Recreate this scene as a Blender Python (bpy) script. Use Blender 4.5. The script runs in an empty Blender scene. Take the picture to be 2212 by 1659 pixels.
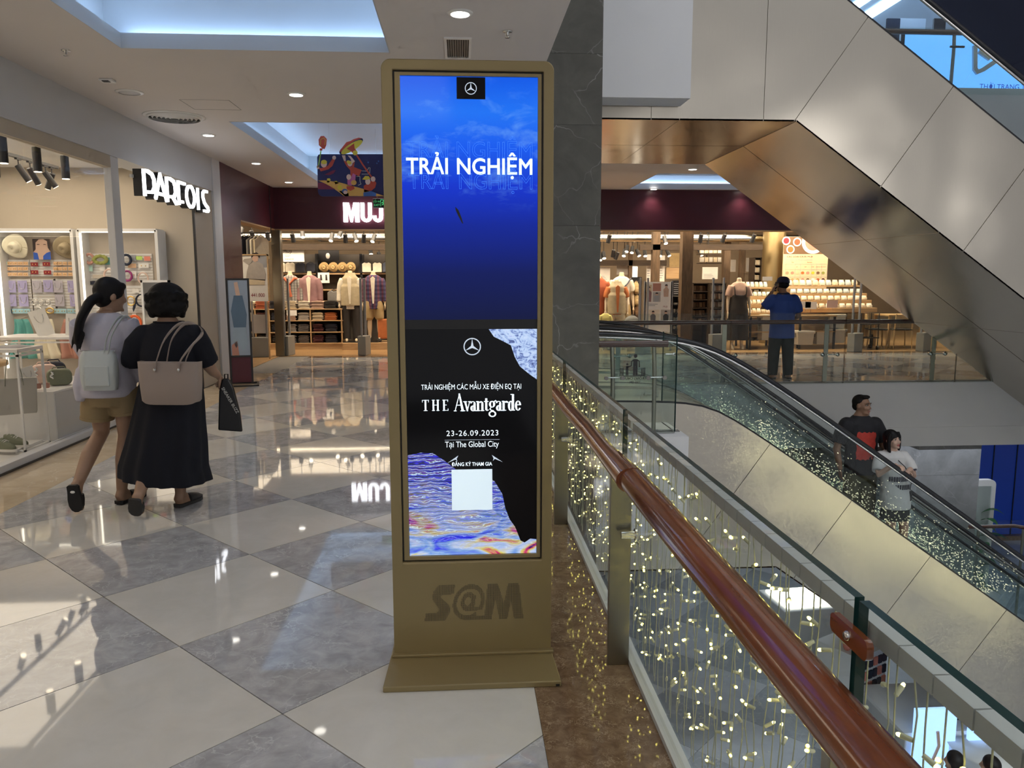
import bpy, bmesh, math, random
import numpy as np
from mathutils import Vector, Matrix, Euler
random.seed(7)
SC = bpy.context.scene
COL = SC.collection
PI = math.pi
R_ = math.radians
# ------------------------------------------------------------------ camera
# X = across the corridor (right), Y = along the corridor, Z = up, metres
FPX = 1677.7
_p, _y, _r = R_(7.753), R_(3.7155), R_(-0.0923)
_F = Vector((math.sin(_y) * math.cos(_p), math.cos(_y) * math.cos(_p), -math.sin(_p)))
_Rt = Vector((math.cos(_y), -math.sin(_y), 0))
_U = _Rt.cross(_F)
_Rt, _U = _Rt * math.cos(_r) + _U * math.sin(_r), _U * math.cos(_r) - _Rt * math.sin(_r)
CAM = Vector((0, 0, 1.575))
cd = bpy.data.cameras.new('camera')
cd.sensor_width = 36
cd.lens = FPX / 2212 * 36
cd.clip_start = 0.05
cd.clip_end = 200
cam = bpy.data.objects.new('camera', cd)
COL.objects.link(cam)
m = Matrix.Identity(4)
for i in range(3):
    m[i][0], m[i][1], m[i][2], m[i][3] = _Rt[i], _U[i], -_F[i], CAM[i]
cam.matrix_world = m
SC.camera = cam
def P(px, py, **k):
    """point of the place seen at a pixel of the 2212x1659 frame, at a known X, Y or Z"""
    d = _F + _Rt * ((px - 1106) / FPX) + _U * ((829.5 - py) / FPX)
    (a, v), = k.items()
    i = 'XYZ'.index(a)
    return CAM + d * ((v - CAM[i]) / d[i])
# ------------------------------------------------------------------ world, exposure
w = bpy.data.worlds.new('mall_ambient')
w.use_nodes = True
SC.world = w
bg = w.node_tree.nodes['Background']
bg.inputs[0].default_value = (0.77, 0.77, 0.79, 1)
bg.inputs[1].default_value = 0.46
SC.view_settings.view_transform = 'Standard'
SC.view_settings.look = 'None'
SC.view_settings.gamma = 1
SC.view_settings.exposure = 0.0
SC.view_settings.use_curve_mapping = False
SC.cycles.transparent_max_bounces = 28
SC.cycles.max_bounces = 6
SC.cycles.diffuse_bounces = 3
SC.cycles.glossy_bounces = 4
SC.cycles.adaptive_threshold = 0.09
SC.cycles.use_light_tree = False
SC.cycles.adaptive_min_samples = 12
SC.cycles.sample_clamp_indirect = 6.0
SC.cycles.use_denoising = True
def area(name, loc, size, energy, col=(1, 1, 1), rot=(0, 0, 0), sy=None):
    l = bpy.data.lights.new(name, 'AREA')
    l.energy = energy; l.color = col; l.size = size
    if sy: l.shape = 'RECTANGLE'; l.size_y = sy
    o = bpy.data.objects.new(name, l); COL.objects.link(o)
    o.location = loc; o.rotation_euler = rot
    return o
def spot(name, loc, energy, col=(1, .9, .78), ang=100, blend=.7, rot=(0, 0, 0), r=.06, parent=None):
    l = bpy.data.lights.new(name, 'SPOT')
    l.energy = energy; l.color = col; l.spot_size = R_(ang); l.spot_blend = blend; l.shadow_soft_size = r
    o = bpy.data.objects.new(name, l); COL.objects.link(o)
    o.location = loc; o.rotation_euler = rot; o.parent = parent
    return o
WARM = (1, .80, .56)
# shop ceilings: the light of their track lights and ceiling panels
area('clothes_shop_light', (-3.0, 17.0, 3.2), 5.5, 240, WARM, (R_(32), 0, 0), sy=.8)
area('clothes_shop_light', (-5.2, 14.4, 3.2), 1.6, 45, WARM, (R_(32), 0, 0), sy=.6)
area('clothes_shop_light', (-4.2, 19.5, 3.3), 4.5, 110, WARM, sy=3.0)
area('clothes_shop_light', (0.0, 19.5, 3.3), 4.0, 60, WARM, sy=3.0)
area('clothes_shop_light', (4.5, 16.8, 3.2), 6.5, 320, WARM, (R_(32), 0, 0), sy=.8)
area('clothes_shop_light', (4.5, 19.6, 3.3), 5.5, 180, WARM, sy=3.4)
area('clothes_shop_light', (9.8, 17.4, 3.2), 5.0, 190, WARM, (R_(20), 0, 0), sy=1.5)
area('accessory_shop_light', (-5.6, 9.3, 3.05), 2.6, 80, (1, .85, .66), sy=3.6)
area('accessory_shop_light', (-6.2, 5.2, 3.05), 2.6, 65, (1, .85, .66), sy=3.6)
# atrium: light of the floors above and below
area('atrium_light', (5.5, 5.0, 9.5), 7.0, 260, (.86, .92, 1), sy=6.0)
area('atrium_light', (7.5, 14.0, -1.45), 6.0, 110, (.80, .88, 1), sy=4.0)
area('atrium_light', (4.5, 3.5, -1.3), 5.0, 170, (.86, .92, 1), sy=5.0)
area('gallery_fill', (6.5, -1.5, 3.0), 6.0, 120, (1, .97, .95), (R_(62), 0, 0), sy=1.6)  # added fill lamp without a fixture: brightens escalator cladding, slab edge and riders
area('upper_gallery_light', (7.0, 14.5, 8.2), 8.0, 110, (.75, .86, 1), sy=4.0)
area('corridor_light', (-1.6, -1.2, 3.3), 3.0, 30, (1, .94, .86), sy=3.0)
# ------------------------------------------------------------------ mesh helpers
class MB:
    def __init__(s):
        s.v, s.f, s.m, s.sm = [], [], [], []
    def add(s, vs, fs, mi=0, smooth=False):
        b = len(s.v)
        s.v += [tuple(v) for v in vs]
        s.f += [tuple(i + b for i in f) for f in fs]
        s.m += [mi] * len(fs)
        s.sm += [smooth] * len(fs)
        return s
    def box(s, x0, x1, y0, y1, z0, z1, mi=0):
        return s.add([(x0, y0, z0), (x1, y0, z0), (x1, y1, z0), (x0, y1, z0), (x0, y0, z1), (x1, y0, z1), (x1, y1, z1), (x0, y1, z1)],
                     [(0, 3, 2, 1), (4, 5, 6, 7), (0, 1, 5, 4), (1, 2, 6, 5), (2, 3, 7, 6), (3, 0, 4, 7)], mi)
    def cbox(s, c, sx, sy, sz, mi=0):
        return s.box(c[0] - sx / 2, c[0] + sx / 2, c[1] - sy / 2, c[1] + sy / 2, c[2] - sz / 2, c[2] + sz / 2, mi)
    def tube(s, pts, r, n=8, mi=0, closed=False, up=None, caps=True):
        """r: number, list, or list of (ra, rb) with ra along 'up'-cross and rb along up"""
        pts = [Vector(p) for p in pts]
        N = len(pts)
        rr = r if isinstance(r, list) else [r] * N
        rings, prev = [], None
        for i, p in enumerate(pts):
            if closed: t = pts[(i + 1) % N] - pts[i - 1]
            else: t = pts[min(i + 1, N - 1)] - pts[max(i - 1, 0)]
            t.normalize()
            if up is not None: a = Vector(up).cross(t)
            elif prev is not None: a = prev - t * prev.dot(t)
            else: a = t.orthogonal()
            if a.length < 1e-6: a = t.orthogonal()
            a.normalize()
            b = t.cross(a)
            prev = a
            ra, rb = rr[i] if isinstance(rr[i], (tuple, list)) else (rr[i], rr[i])
            rings.append([p + a * (ra * math.cos(2 * PI * k / n)) + b * (rb * math.sin(2 * PI * k / n)) for k in range(n)])
        return s.skin(rings, closed, caps, mi)
    def skin(s, rings, closed=False, caps=True, mi=0, smooth=True):
        n = len(rings[0]); N = len(rings)
        vs = [v for r in rings for v in r]
        fs = []
        for i in range(N if closed else N - 1):
            j = (i + 1) % N
            for k in range(n):
                l = (k + 1) % n
                fs.append((i * n + k, i * n + l, j * n + l, j * n + k))
        s.add(vs, fs, mi, smooth)
        if caps and not closed:
            s.add(rings[0], [tuple(range(n))[::-1]], mi)
            s.add(rings[-1], [tuple(range(n))], mi)
        return s
    def cyl(s, p0, p1, r0, r1=None, n=16, mi=0):
        return s.tube([p0, p1], [r0, r0 if r1 is None else r1], n, mi)
    def lathe(s, prof, c=(0, 0, 0), n=24, mi=0, ax='z', sx=1, sy=1, caps=True):
        rings = []
        for r, z in prof:
            ring = []
            for k in range(n):
                a = 2 * PI * k / n
                x, y = max(r, 1e-5) * math.cos(a) * sx, max(r, 1e-5) * math.sin(a) * sy
                v = (x, y, z) if ax == 'z' else ((x, z, y) if ax == 'y' else (z, x, y))
                ring.append((c[0] + v[0], c[1] + v[1], c[2] + v[2]))
            rings.append(ring)
        return s.skin(rings, mi=mi, caps=caps)
    def prism(s, poly, a, b, ax='y', mi=0):
        """poly in the plane normal to ax, extruded from a to b along ax"""
        n = len(poly)
        def pt(u, v, d): return (u, d, v) if ax == 'y' else ((u, v, d) if ax == 'z' else (d, u, v))
        vs = [pt(u, v, a) for u, v in poly] + [pt(u, v, b) for u, v in poly]
        fs = [tuple(range(n)), tuple(range(2 * n - 1, n - 1, -1))] + [(i, i + n, (i + 1) % n + n, (i + 1) % n) for i in range(n)]
        return s.add(vs, fs, mi)
    def ell(s, c, r, n=16, m=10, mi=0, mat=None):
        rings = []
        for j in range(1, m):
            t = PI * j / m
            ring = []
            for k in range(n):
                a = 2 * PI * k / n
                v = Vector((r[0] * math.sin(t) * math.cos(a), r[1] * math.sin(t) * math.sin(a), -r[2] * math.cos(t)))
                if mat: v = mat @ v
                ring.append(Vector(c) + v)
            rings.append(ring)
        return s.skin(rings, mi=mi)
    def rings(s, rs, n=24, mi=0, fn=None):
        """stacked horizontal ellipses (x, y, z, rx, ry[, rot])"""
        out = []
        for q in rs:
            x, y, z, rx, ry = q[:5]
            ro = q[5] if len(q) > 5 else 0
            ring = []
            for k in range(n):
                a = 2 * PI * k / n
                g = fn(a, z) if fn else 1
                u, v = rx * g * math.cos(a), ry * g * math.sin(a)
                ring.append((x + u * math.cos(ro) - v * math.sin(ro), y + u * math.sin(ro) + v * math.cos(ro), z))
            out.append(ring)
        return s.skin(out, mi=mi)
    def sheet(s, fn, nu, nv, mi=0, smooth=True):
        vs = [fn(i / nu, j / nv) for j in range(nv + 1) for i in range(nu + 1)]
        fs = [(j * (nu + 1) + i, j * (nu + 1) + i + 1, (j + 1) * (nu + 1) + i + 1, (j + 1) * (nu + 1) + i) for j in range(nv) for i in range(nu)]
        return s.add(vs, fs, mi, smooth)
    def xf(s, M, start=0):
        for i in range(start, len(s.v)):
            s.v[i] = tuple(M @ Vector(s.v[i]))
        return s
    def mesh(s, name, mats):
        me = bpy.data.meshes.new(name)
        me.from_pydata(s.v, [], s.f)
        for mt in (mats if isinstance(mats, (list, tuple)) else [mats]):
            me.materials.append(M(mt) if isinstance(mt, str) else mt)
        me.polygons.foreach_set('material_index', s.m)
        me.polygons.foreach_set('use_smooth', s.sm)
        me.update()
        return me
    def build(s, name, mats, parent=None, bevel=0, seg=2, loc=None):
        o = bpy.data.objects.new(name, s.mesh(name, mats))
        COL.objects.link(o)
        if parent: o.parent = parent
        if loc: o.location = loc
        if bevel:
            b = o.modifiers.new('bevel', 'BEVEL'); b.width = bevel; b.segments = seg; b.limit_method = 'ANGLE'; b.angle_limit = R_(50)
        return o
    def blob(s, name, mats, parent=None, voxel=.01, smooth=4, dec=None, disp=None):
        """one continuous surface grown round all the shapes of this builder"""
        o = bpy.data.objects.new('tmp', s.mesh('tmp', mats))
        COL.objects.link(o)
        md = o.modifiers.new('r', 'REMESH'); md.mode = 'VOXEL'; md.voxel_size = voxel; md.use_smooth_shade = True
        if smooth:
            sm = o.modifiers.new('s', 'SMOOTH'); sm.factor = .5; sm.iterations = smooth
        dg = bpy.context.evaluated_depsgraph_get()
        me = bpy.data.meshes.new_from_object(o.evaluated_get(dg))
        bpy.data.objects.remove(o)
        me.name = name
        for p in me.polygons: p.use_smooth = True
        o = bpy.data.objects.new(name, me)
        COL.objects.link(o)
        if parent: o.parent = parent
        return o
def tag(o, label, cat=None, group=None, kind=None):
    if label: o['label'] = label
    if cat: o['category'] = cat
    if group: o['group'] = group
    if kind: o['kind'] = kind
    return o
def thing(name, label, cat, loc=(0, 0, 0), rz=0, group=None, kind=None):
    o = bpy.data.objects.new(name, None)
    COL.objects.link(o)
    o.empty_display_size = .05
    o.location = loc
    o.rotation_euler = (0, 0, rz)
    return tag(o, label, cat, group, kind)
def struct(o, label, cat): return tag(o, label, cat, None, 'structure')
def inst(name, me, loc=(0, 0, 0), parent=None, rot=(0, 0, 0), sc=(1, 1, 1)):
    o = bpy.data.objects.new(name, me)
    COL.objects.link(o)
    o.location = loc; o.rotation_euler = rot; o.scale = sc
    if parent: o.parent = parent
    return o
def copy_tree(o, loc=None, rz=None, label=None):
    c = o.copy(); COL.objects.link(c)
    if loc is not None: c.location = loc
    if rz is not None: c.rotation_euler = (0, 0, rz)
    if label: c['label'] = label
    for ch in o.children:
        d = ch.copy(); COL.objects.link(d); d.parent = c
        for g in ch.children:
            e = g.copy(); COL.objects.link(e); e.parent = d
    return c
def arc(c, r, a0, a1, n, plane='xz'):
    return [(c[0] + r * math.cos(a0 + (a1 - a0) * i / n), c[1] + r * math.sin(a0 + (a1 - a0) * i / n)) for i in range(n + 1)]
def rrect(x0, x1, z0, z1, r, n=5):
    return arc((x1 - r, z0 + r), r, -PI / 2, 0, n) + arc((x1 - r, z1 - r), r, 0, PI / 2, n) + arc((x0 + r, z1 - r), r, PI / 2, PI, n) + arc((x0 + r, z0 + r), r, PI, 1.5 * PI, n)
def crv(pts, k=5):
    """smooth curve through points (Catmull-Rom)"""
    p = [Vector(q) for q in pts]; out = []
    for i in range(len(p) - 1):
        a, b, c, d = p[max(i - 1, 0)], p[i], p[i + 1], p[min(i + 2, len(p) - 1)]
        for j in range(k):
            t = j / k
            out.append(.5 * ((2 * b) + (c - a) * t + (2 * a - 5 * b + 4 * c - d) * t * t + (3 * b - a - 3 * c + d) * t ** 3))
    return out + [p[-1]]
def text(name, body, mat, parent, loc, size=.1, width=None, rot=(PI / 2, 0, 0), align='CENTER', ext=0, off=0, outline=0, sx=1, shear=0, space=1):
    cu = bpy.data.curves.new(name, 'FONT')
    cu.body = body; cu.size = size; cu.align_x = align; cu.extrude = ext; cu.offset = off; cu.shear = shear; cu.space_character = space
    cu.resolution_u = 4
    if outline:
        cu.fill_mode = 'NONE'; cu.bevel_depth = outline; cu.bevel_resolution = 0
    t = bpy.data.objects.new('t', cu)
    me = bpy.data.meshes.new_from_object(t)
    bpy.data.objects.remove(t); bpy.data.curves.remove(cu)
    me.name = name
    me.materials.clear(); me.materials.append(M(mat))
    o = bpy.data.objects.new(name, me); COL.objects.link(o)
    if parent: o.parent = parent
    o.location = loc; o.rotation_euler = rot
    if width:
        xs = [v.co.x for v in me.vertices]
        k = width / max(1e-6, max(xs) - min(xs))
        o.scale = (k, 1, 1)
    else: o.scale = (sx, 1, 1)
    return o
def stroke(mb, pts, w, y0, y1, mi=0, closed=False, mi_side=None, cap=True):
    """a flat band of width w along a polyline in the xz plane, extruded from y0 to y1"""
    P2 = [Vector((p[0], p[1])) for p in pts]
    N = len(P2)
    L, Rr = [], []
    for i in range(N):
        if closed: t = (P2[(i + 1) % N] - P2[i]).normalized() + (P2[i] - P2[i - 1]).normalized()
        else:
            t = Vector((0, 0))
            if i < N - 1: t += (P2[i + 1] - P2[i]).normalized()
            if i > 0: t += (P2[i] - P2[i - 1]).normalized()
        t.normalize()
        nrm = Vector((-t.y, t.x))
        k = 1.0
        if 0 < i < N - 1 or closed:
            d = (P2[(i + 1) % N] - P2[i]).normalized()
            k = 1 / max(.5, abs(nrm.dot(Vector((-d.y, d.x)))))
        L.append(P2[i] + nrm * w / 2 * k); Rr.append(P2[i] - nrm * w / 2 * k)
    for i in range(N if closed else N - 1):
        j = (i + 1) % N
        q = [L[i], L[j], Rr[j], Rr[i]]
        vs = [(p.x, y0, p.y) for p in q] + [(p.x, y1, p.y) for p in q]
        mb.add(vs, [(0, 1, 2, 3), (7, 6, 5, 4)], mi)
        mb.add(vs, [(0, 4, 5, 1), (2, 6, 7, 3), (1, 5, 6, 2), (3, 7, 4, 0)], mi if mi_side is None else mi_side)
    return mb
# ------------------------------------------------------------------ materials
MATS = {}
def M(n): return MATS[n]
def new(name):
    mt = bpy.data.materials.new(name); mt.use_nodes = True
    MATS[name] = mt
    nt = mt.node_tree
    return mt, nt, nt.nodes['Principled BSDF']
def nd(nt, t, **kw):
    n = nt.nodes.new(t)
    for k, v in kw.items():
        if k in n.inputs: n.inputs[k].default_value = v
        else: setattr(n, k, v)
    return n
def c4(c): return (c[0], c[1], c[2], 1)
def coord(nt, scale=1.0, rnd=0, sep=(1, 1, 1)):
    g = nd(nt, 'ShaderNodeNewGeometry')
    mp = nd(nt, 'ShaderNodeMapping')
    mp.inputs['Scale'].default_value = (scale * sep[0], scale * sep[1], scale * sep[2])
    nt.links.new(g.outputs['Position'], mp.inputs['Vector'])
    if rnd:
        oi = nd(nt, 'ShaderNodeObjectInfo')
        mu = nd(nt, 'ShaderNodeMath', operation='MULTIPLY'); mu.inputs[1].default_value = rnd
        nt.links.new(oi.outputs['Random'], mu.inputs[0])
        nt.links.new(mu.outputs[0], mp.inputs['Location'])
    return mp.outputs['Vector']
def ramp(nt, fac, stops):
    r = nd(nt, 'ShaderNodeValToRGB')
    e = r.color_ramp.elements
    while len(e) > 1: e.remove(e[0])
    e[0].position = stops[0][0]; e[0].color = c4(stops[0][1])
    for p, c in stops[1:]:
        x = e.new(p); x.color = c4(c)
    nt.links.new(fac, r.inputs['Fac'])
    return r.outputs['Color']
def mix(nt, fac, a, b, mode='MIX'):
    n = nd(nt, 'ShaderNodeMix', data_type='RGBA', blend_type=mode)
    def put(sock, v):
        if hasattr(v, 'links') or hasattr(v, 'is_linked'): nt.links.new(v, sock)
        else: sock.default_value = v if isinstance(v, (int, float)) else c4(v)
    put(n.inputs[0], fac); put(n.inputs[6], a); put(n.inputs[7], b)
    return n.outputs[2]
def noise(nt, vec, scale, detail=3, rough=.5, dist=0):
    n = nd(nt, 'ShaderNodeTexNoise')
    n.inputs['Scale'].default_value = scale; n.inputs['Detail'].default_value = detail; n.inputs['Roughness'].default_value = rough
    n.inputs['Distortion'].default_value = dist
    nt.links.new(vec, n.inputs['Vector'])
    return n.outputs['Fac']
def bump(nt, b, h, strength, dist=.01):
    n = nd(nt, 'ShaderNodeBump'); n.inputs['Strength'].default_value = strength; n.inputs['Distance'].default_value = dist
    nt.links.new(h, n.inputs['Height']); nt.links.new(n.outputs[0], b.inputs['Normal'])
def plain(name, col, rough=.5, metal=0, var=.12, vs=6, bmp=0, bs=40, spec=None, sheen=0, sep=(1, 1, 1)):
    mt, nt, b = new(name)
    v = coord(nt, 1, sep=sep)
    f = noise(nt, v, vs)
    nt.links.new(mix(nt, f, tuple(c * (1 - var) for c in col), tuple(min(1, c * (1 + var)) for c in col)), b.inputs['Base Color'])
    b.inputs['Roughness'].default_value = rough; b.inputs['Metallic'].default_value = metal
    if spec is not None: b.inputs['Specular IOR Level'].default_value = spec
    if sheen: b.inputs['Sheen Weight'].default_value = sheen
    if bmp: bump(nt, b, noise(nt, v, bs, 2), bmp, .004)
    return mt
def emit(name, col, strength, sample=True, base=None):
    mt, nt, b = new(name)
    b.inputs['Emission Color'].default_value = c4(col)
    b.inputs['Emission Strength'].default_value = strength
    b.inputs['Base Color'].default_value = c4(base or col); b.inputs['Roughness'].default_value = .4
    if not sample: mt.cycles.emission_sampling = 'NONE'
    return mt
def stone(name, base, dark, vein, scale=2.2, rough=.07, rnd=60, vw=.03, veins=True, clouds=(.35, .7)):
    mt, nt, b = new(name)
    v = coord(nt, 1, rnd)
    f = noise(nt, v, scale * 2.2, 6, .62, .6)
    c = ramp(nt, f, [(clouds[0], dark), (clouds[1], base)])
    if veins:
        # thin crooked veins: distorted cell borders
        n2 = nd(nt, 'ShaderNodeTexNoise'); n2.inputs['Scale'].default_value = scale * 1.6; n2.inputs['Detail'].default_value = 4
        nt.links.new(v, n2.inputs['Vector'])
        ad = nd(nt, 'ShaderNodeVectorMath', operation='MULTIPLY_ADD')
        nt.links.new(n2.outputs['Color'], ad.inputs[0]); ad.inputs[1].default_value = (.55, .55, .55); nt.links.new(v, ad.inputs[2])
        vo = nd(nt, 'ShaderNodeTexVoronoi', feature='DISTANCE_TO_EDGE'); vo.inputs['Scale'].default_value = scale * 1.5
        nt.links.new(ad.outputs[0], vo.inputs['Vector'])
        e = ramp(nt, vo.outputs['Distance'], [(0, (1, 1, 1)), (vw, (0, 0, 0))])
        brk = ramp(nt, noise(nt, v, scale * 1.3, 3), [(.42, (0, 0, 0)), (.62, (1, 1, 1))])
        k = mix(nt, 1.0, e, brk, 'MULTIPLY')
        c = mix(nt, k, c, vein)
    nt.links.new(c, b.inputs['Base Color'])
    b.inputs['Roughness'].default_value = rough
    b.inputs['Specular IOR Level'].default_value = .55
    return mt
def wood(name, a, bcol, rough=.35, scale=3, sep=(1, 1, 8), coat=0):
    mt, nt, b = new(name)
    v = coord(nt, scale, 20, sep)
    f = noise(nt, v, 3, 5, .6, .5)
    nt.links.new(ramp(nt, f, [(.3, a), (.7, bcol)]), b.inputs['Base Color'])
    b.inputs['Roughness'].default_value = rough
    b.inputs['Coat Weight'].default_value = coat; b.inputs['Coat Roughness'].default_value = .08
    return mt
def glass(name, tint=(.90, .955, .94), refl=1.0, ior=1.45):
    mt = bpy.data.materials.new(name); mt.use_nodes = True
    MATS[name] = mt
    nt = mt.node_tree
    for n in list(nt.nodes): nt.nodes.remove(n)
    out = nd(nt, 'ShaderNodeOutputMaterial')
    tr = nd(nt, 'ShaderNodeBsdfTransparent')
    tr.inputs['Color'].default_value = c4(tint)
    gl = nd(nt, 'ShaderNodeBsdfGlossy'); gl.inputs['Roughness'].default_value = .0
    fr = nd(nt, 'ShaderNodeFresnel')
    gb = nd(nt, 'ShaderNodeNewGeometry')          # both faces of a pane reflect alike
    mr = nd(nt, 'ShaderNodeMapRange'); mr.inputs[3].default_value = ior; mr.inputs[4].default_value = 1 / ior
    nt.links.new(gb.outputs['Backfacing'], mr.inputs[0]); nt.links.new(mr.outputs[0], fr.inputs['IOR'])
    mu = nd(nt, 'ShaderNodeMath', operation='MULTIPLY'); mu.inputs[1].default_value = refl
    nt.links.new(fr.outputs[0], mu.inputs[0])
    mx = nd(nt, 'ShaderNodeMixShader')
    nt.links.new(mu.outputs[0], mx.inputs[0]); nt.links.new(tr.outputs[0], mx.inputs[1]); nt.links.new(gl.outputs[0], mx.inputs[2])
    nt.links.new(mx.outputs[0], out.inputs[0])
    return mt
def steel(name, col, rough, wave=.25, wscale=1.0, var=.06):
    mt, nt, b = new(name)
    v = coord(nt, 1)
    f = noise(nt, coord(nt, 1, sep=(60, 60, 1.5)), 3, 2)
    nt.links.new(mix(nt, f, tuple(c * (1 - var) for c in col), col), b.inputs['Base Color'])
    b.inputs['Metallic'].default_value = 1; b.inputs['Roughness'].default_value = rough
    if wave: bump(nt, b, noise(nt, v, wscale, 1), wave, .12)
    return mt
def checks(name, a, b_, c_, sx=.04, rough=.8):
    """woven plaid: two crossed bands"""
    mt, nt, b = new(name)
    tc = nd(nt, 'ShaderNodeTexCoord')
    def band(ax):
        sp = nd(nt, 'ShaderNodeSeparateXYZ'); nt.links.new(tc.outputs['Object'], sp.inputs[0])
        mu = nd(nt, 'ShaderNodeMath', operation='MULTIPLY'); mu.inputs[1].default_value = 1 / sx
        nt.links.new(sp.outputs[ax], mu.inputs[0])
        fr = nd(nt, 'ShaderNodeMath', operation='FRACT'); nt.links.new(mu.outputs[0], fr.inputs[0])
        gt = nd(nt, 'ShaderNodeMath', operation='GREATER_THAN'); gt.inputs[1].default_value = .5
        nt.links.new(fr.outputs[0], gt.inputs[0])
        return gt.outputs[0]
    k = mix(nt, band(0), a, b_)
    nt.links.new(mix(nt, band(2), k, c_, 'MULTIPLY'), b.inputs['Base Color'])
    b.inputs['Roughness'].default_value = rough
    return mt
plain('ceiling_paint', (.68, .635, .61), .9, var=.03, vs=1.2)
plain('cove_paint', (.56, .56, .57), .9, var=.02)
plain('white_paint', (.66, .66, .67), .75, var=.03, vs=2, bmp=.05, bs=8)
plain('white_gloss', (.78, .77, .75), .3, var=.02)
plain('cream_wall', (.50, .435, .345), .7, var=.05, vs=2)
plain('grey_fascia', (.56, .56, .56), .45, var=.05, vs=1.5)
plain('grout', (.16, .15, .14), .6)
stone('tile_grey', (.47, .47, .485), (.31, .31, .325), (.53, .53, .545), 4.2, .035, vw=.045)
stone('tile_cream', (.60, .58, .54), (.55, .53, .49), (.62, .6, .56), 2.5, .035, veins=False)
stone('border_beige', (.58, .47, .33), (.47, .37, .25), (.70, .6, .45), 2.0, .04, vw=.02)
stone('border_brown', (.25, .165, .10), (.135, .08, .045), (.40, .30, .20), 9.0, .04, vw=.06)
stone('pillar_stone', (.115, .112, .095), (.075, .073, .062), (.25, .245, .23), 1.3, .08, rnd=30, vw=.010)
stone('lower_tile', (.55, .58, .62), (.47, .5, .54), (.6, .62, .66), 2.0, .12, veins=False)
stone('lower_tile_dark', (.38, .42, .46), (.3, .33, .37), (.5, .52, .56), 2.0, .12)
stone('column_stone', (.30, .30, .30), (.22, .22, .22), (.34, .34, .34), 1.2, .15, vw=.012)
glass('glass', (.93, .965, .955), .55); glass('shop_glass', (.985, .985, .98), .35)
glass('escalator_glass', (.93, .965, .96), .9)
plain('glass_edge', (.008, .032, .030), .25, var=.2, spec=.25)
steel('cladding', (.60, .555, .48), .30, .6, .8)
steel('soffit_steel', (.58, .53, .45), .20, .12, .9)
steel('brushed_steel', (.30, .28, .23), .30, .05, 3)
plain('soffit_dark_reflection', (.035, .045, .10), .28, metal=.5, var=.2, vs=.6)  # dark navy stands in for the dim surroundings the soffit steel reflects
steel('chrome', (.75, .74, .72), .12, 0)
steel('gold_paint', (.40, .305, .155), .42, .0)
plain('gold_body', (.31, .24, .12), .36, metal=.45, var=.04, vs=2, bmp=.03, bs=300)
plain('black_rubber', (.012, .012, .016), .3, var=.3)
plain('black_metal', (.015, .015, .017), .4, var=.3)
plain('dark_plastic', (.02, .02, .022), .45, var=.2)
plain('grey_plastic', (.22, .215, .20), .45, var=.06)
plain('step_metal', (.20, .20, .20), .45, metal=.8)
wood('rail_wood', (.115, .026, .006), (.22, .062, .015), .2, 2.2, (3, .35, 3), coat=.6)
wood('dark_rail', (.07, .025, .018), (.12, .04, .026), .25, 2, (.4, 3, 3), coat=.4)
wood('shop_wood', (.42, .27, .13), (.55, .37, .2), .5, 2, (.5, 4, 4))
wood('beam_wood', (.024, .014, .007), (.055, .032, .016), .6, 2, (.6, 4, 4))
wood('post_wood', (.06, .036, .018), (.13, .08, .042), .6, 2, (4, 4, .7))
wood('table_wood', (.46, .29, .13), (.6, .4, .2), .4, 2, (.6, 4, 4))
plain('maroon', (.075, .012, .022), .38, var=.12, vs=1.5)
plain('dark_ceiling', (.085, .068, .05), .8, var=.2)
plain('shop_wall', (.26, .205, .145), .8, var=.1)
plain('shop_dark', (.05, .042, .035), .7, var=.2)
emit('cove_led', (.42, .66, 1.0), 17)
emit('lamp_disc', (1, .95, .86), 9, False)
emit('lamp_warm', (1, .84, .60), 11, False)
emit('sign_white', (.93, .95, 1.0), 4.0)
emit('shelf_led', (1, .93, .78), 4.0)
emit('fairy', (1.0, .80, .18), 13, False)
emit('green_sign', (.10, .60, .22), .6)
emit('blue_panel', (.15, .45, 1.0), 1.1)
emit('soft_blue', (.35, .55, 1.0), 1.6)
plain('fairy_wire', (.50, .50, .36), .5, var=.1)
plain('fairy_cap', (.62, .60, .42), .4, var=.1)
plain('trunking', (.50, .51, .50), .5, var=.05)
# ------------------------------------------------------------------ the setting
ZC = 3.375          # corridor ceiling
XS = -3.72          # shop front on the left
XG = .69            # glass edge of the corridor
YM = 16.15          # clothes shop front
YF = 11.45          # far edge of the void
STO = 5.12          # storey
# floor: slab + real tiles at 45 degrees, .8 m
S8 = .8228 * 1.575 / 1.62
OX, OY = -.6856 * 1.575 / 1.62, 2.7739 * 1.575 / 1.62
def clip(poly, regs):
    x0, x1, y0, y1 = regs
    for ax, v, sg in ((0, x0, 1), (0, x1, -1), (1, y0, 1), (1, y1, -1)):
        out = []
        for i in range(len(poly)):
            a, b = poly[i], poly[(i + 1) % len(poly)]
            da, db = (a[ax] - v) * sg, (b[ax] - v) * sg
            if da >= 0: out.append(a)
            if da * db < 0:
                t = da / (da - db)
                out.append((a[0] + (b[0] - a[0]) * t, a[1] + (b[1] - a[1]) * t))
        poly = out
        if len(poly) < 3: return None
    return poly
def area2(p): return abs(sum(p[i][0] * p[(i + 1) % len(p)][1] - p[(i + 1) % len(p)][0] * p[i][1] for i in range(len(p)))) / 2
fl = MB()
fl.box(XS - 3.4, .70, -4, YM + .05, -.9, -.012).box(.70, 2.27, 7.86, 11.5, -.9, -.012).box(.70, 14, 11.4, YM + .05, -1.0, -.012)
floor = struct(fl.build('floor', 'grout'), 'polished stone mall floor of grey and cream diagonal tiles', 'floor')
full = {}
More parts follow.
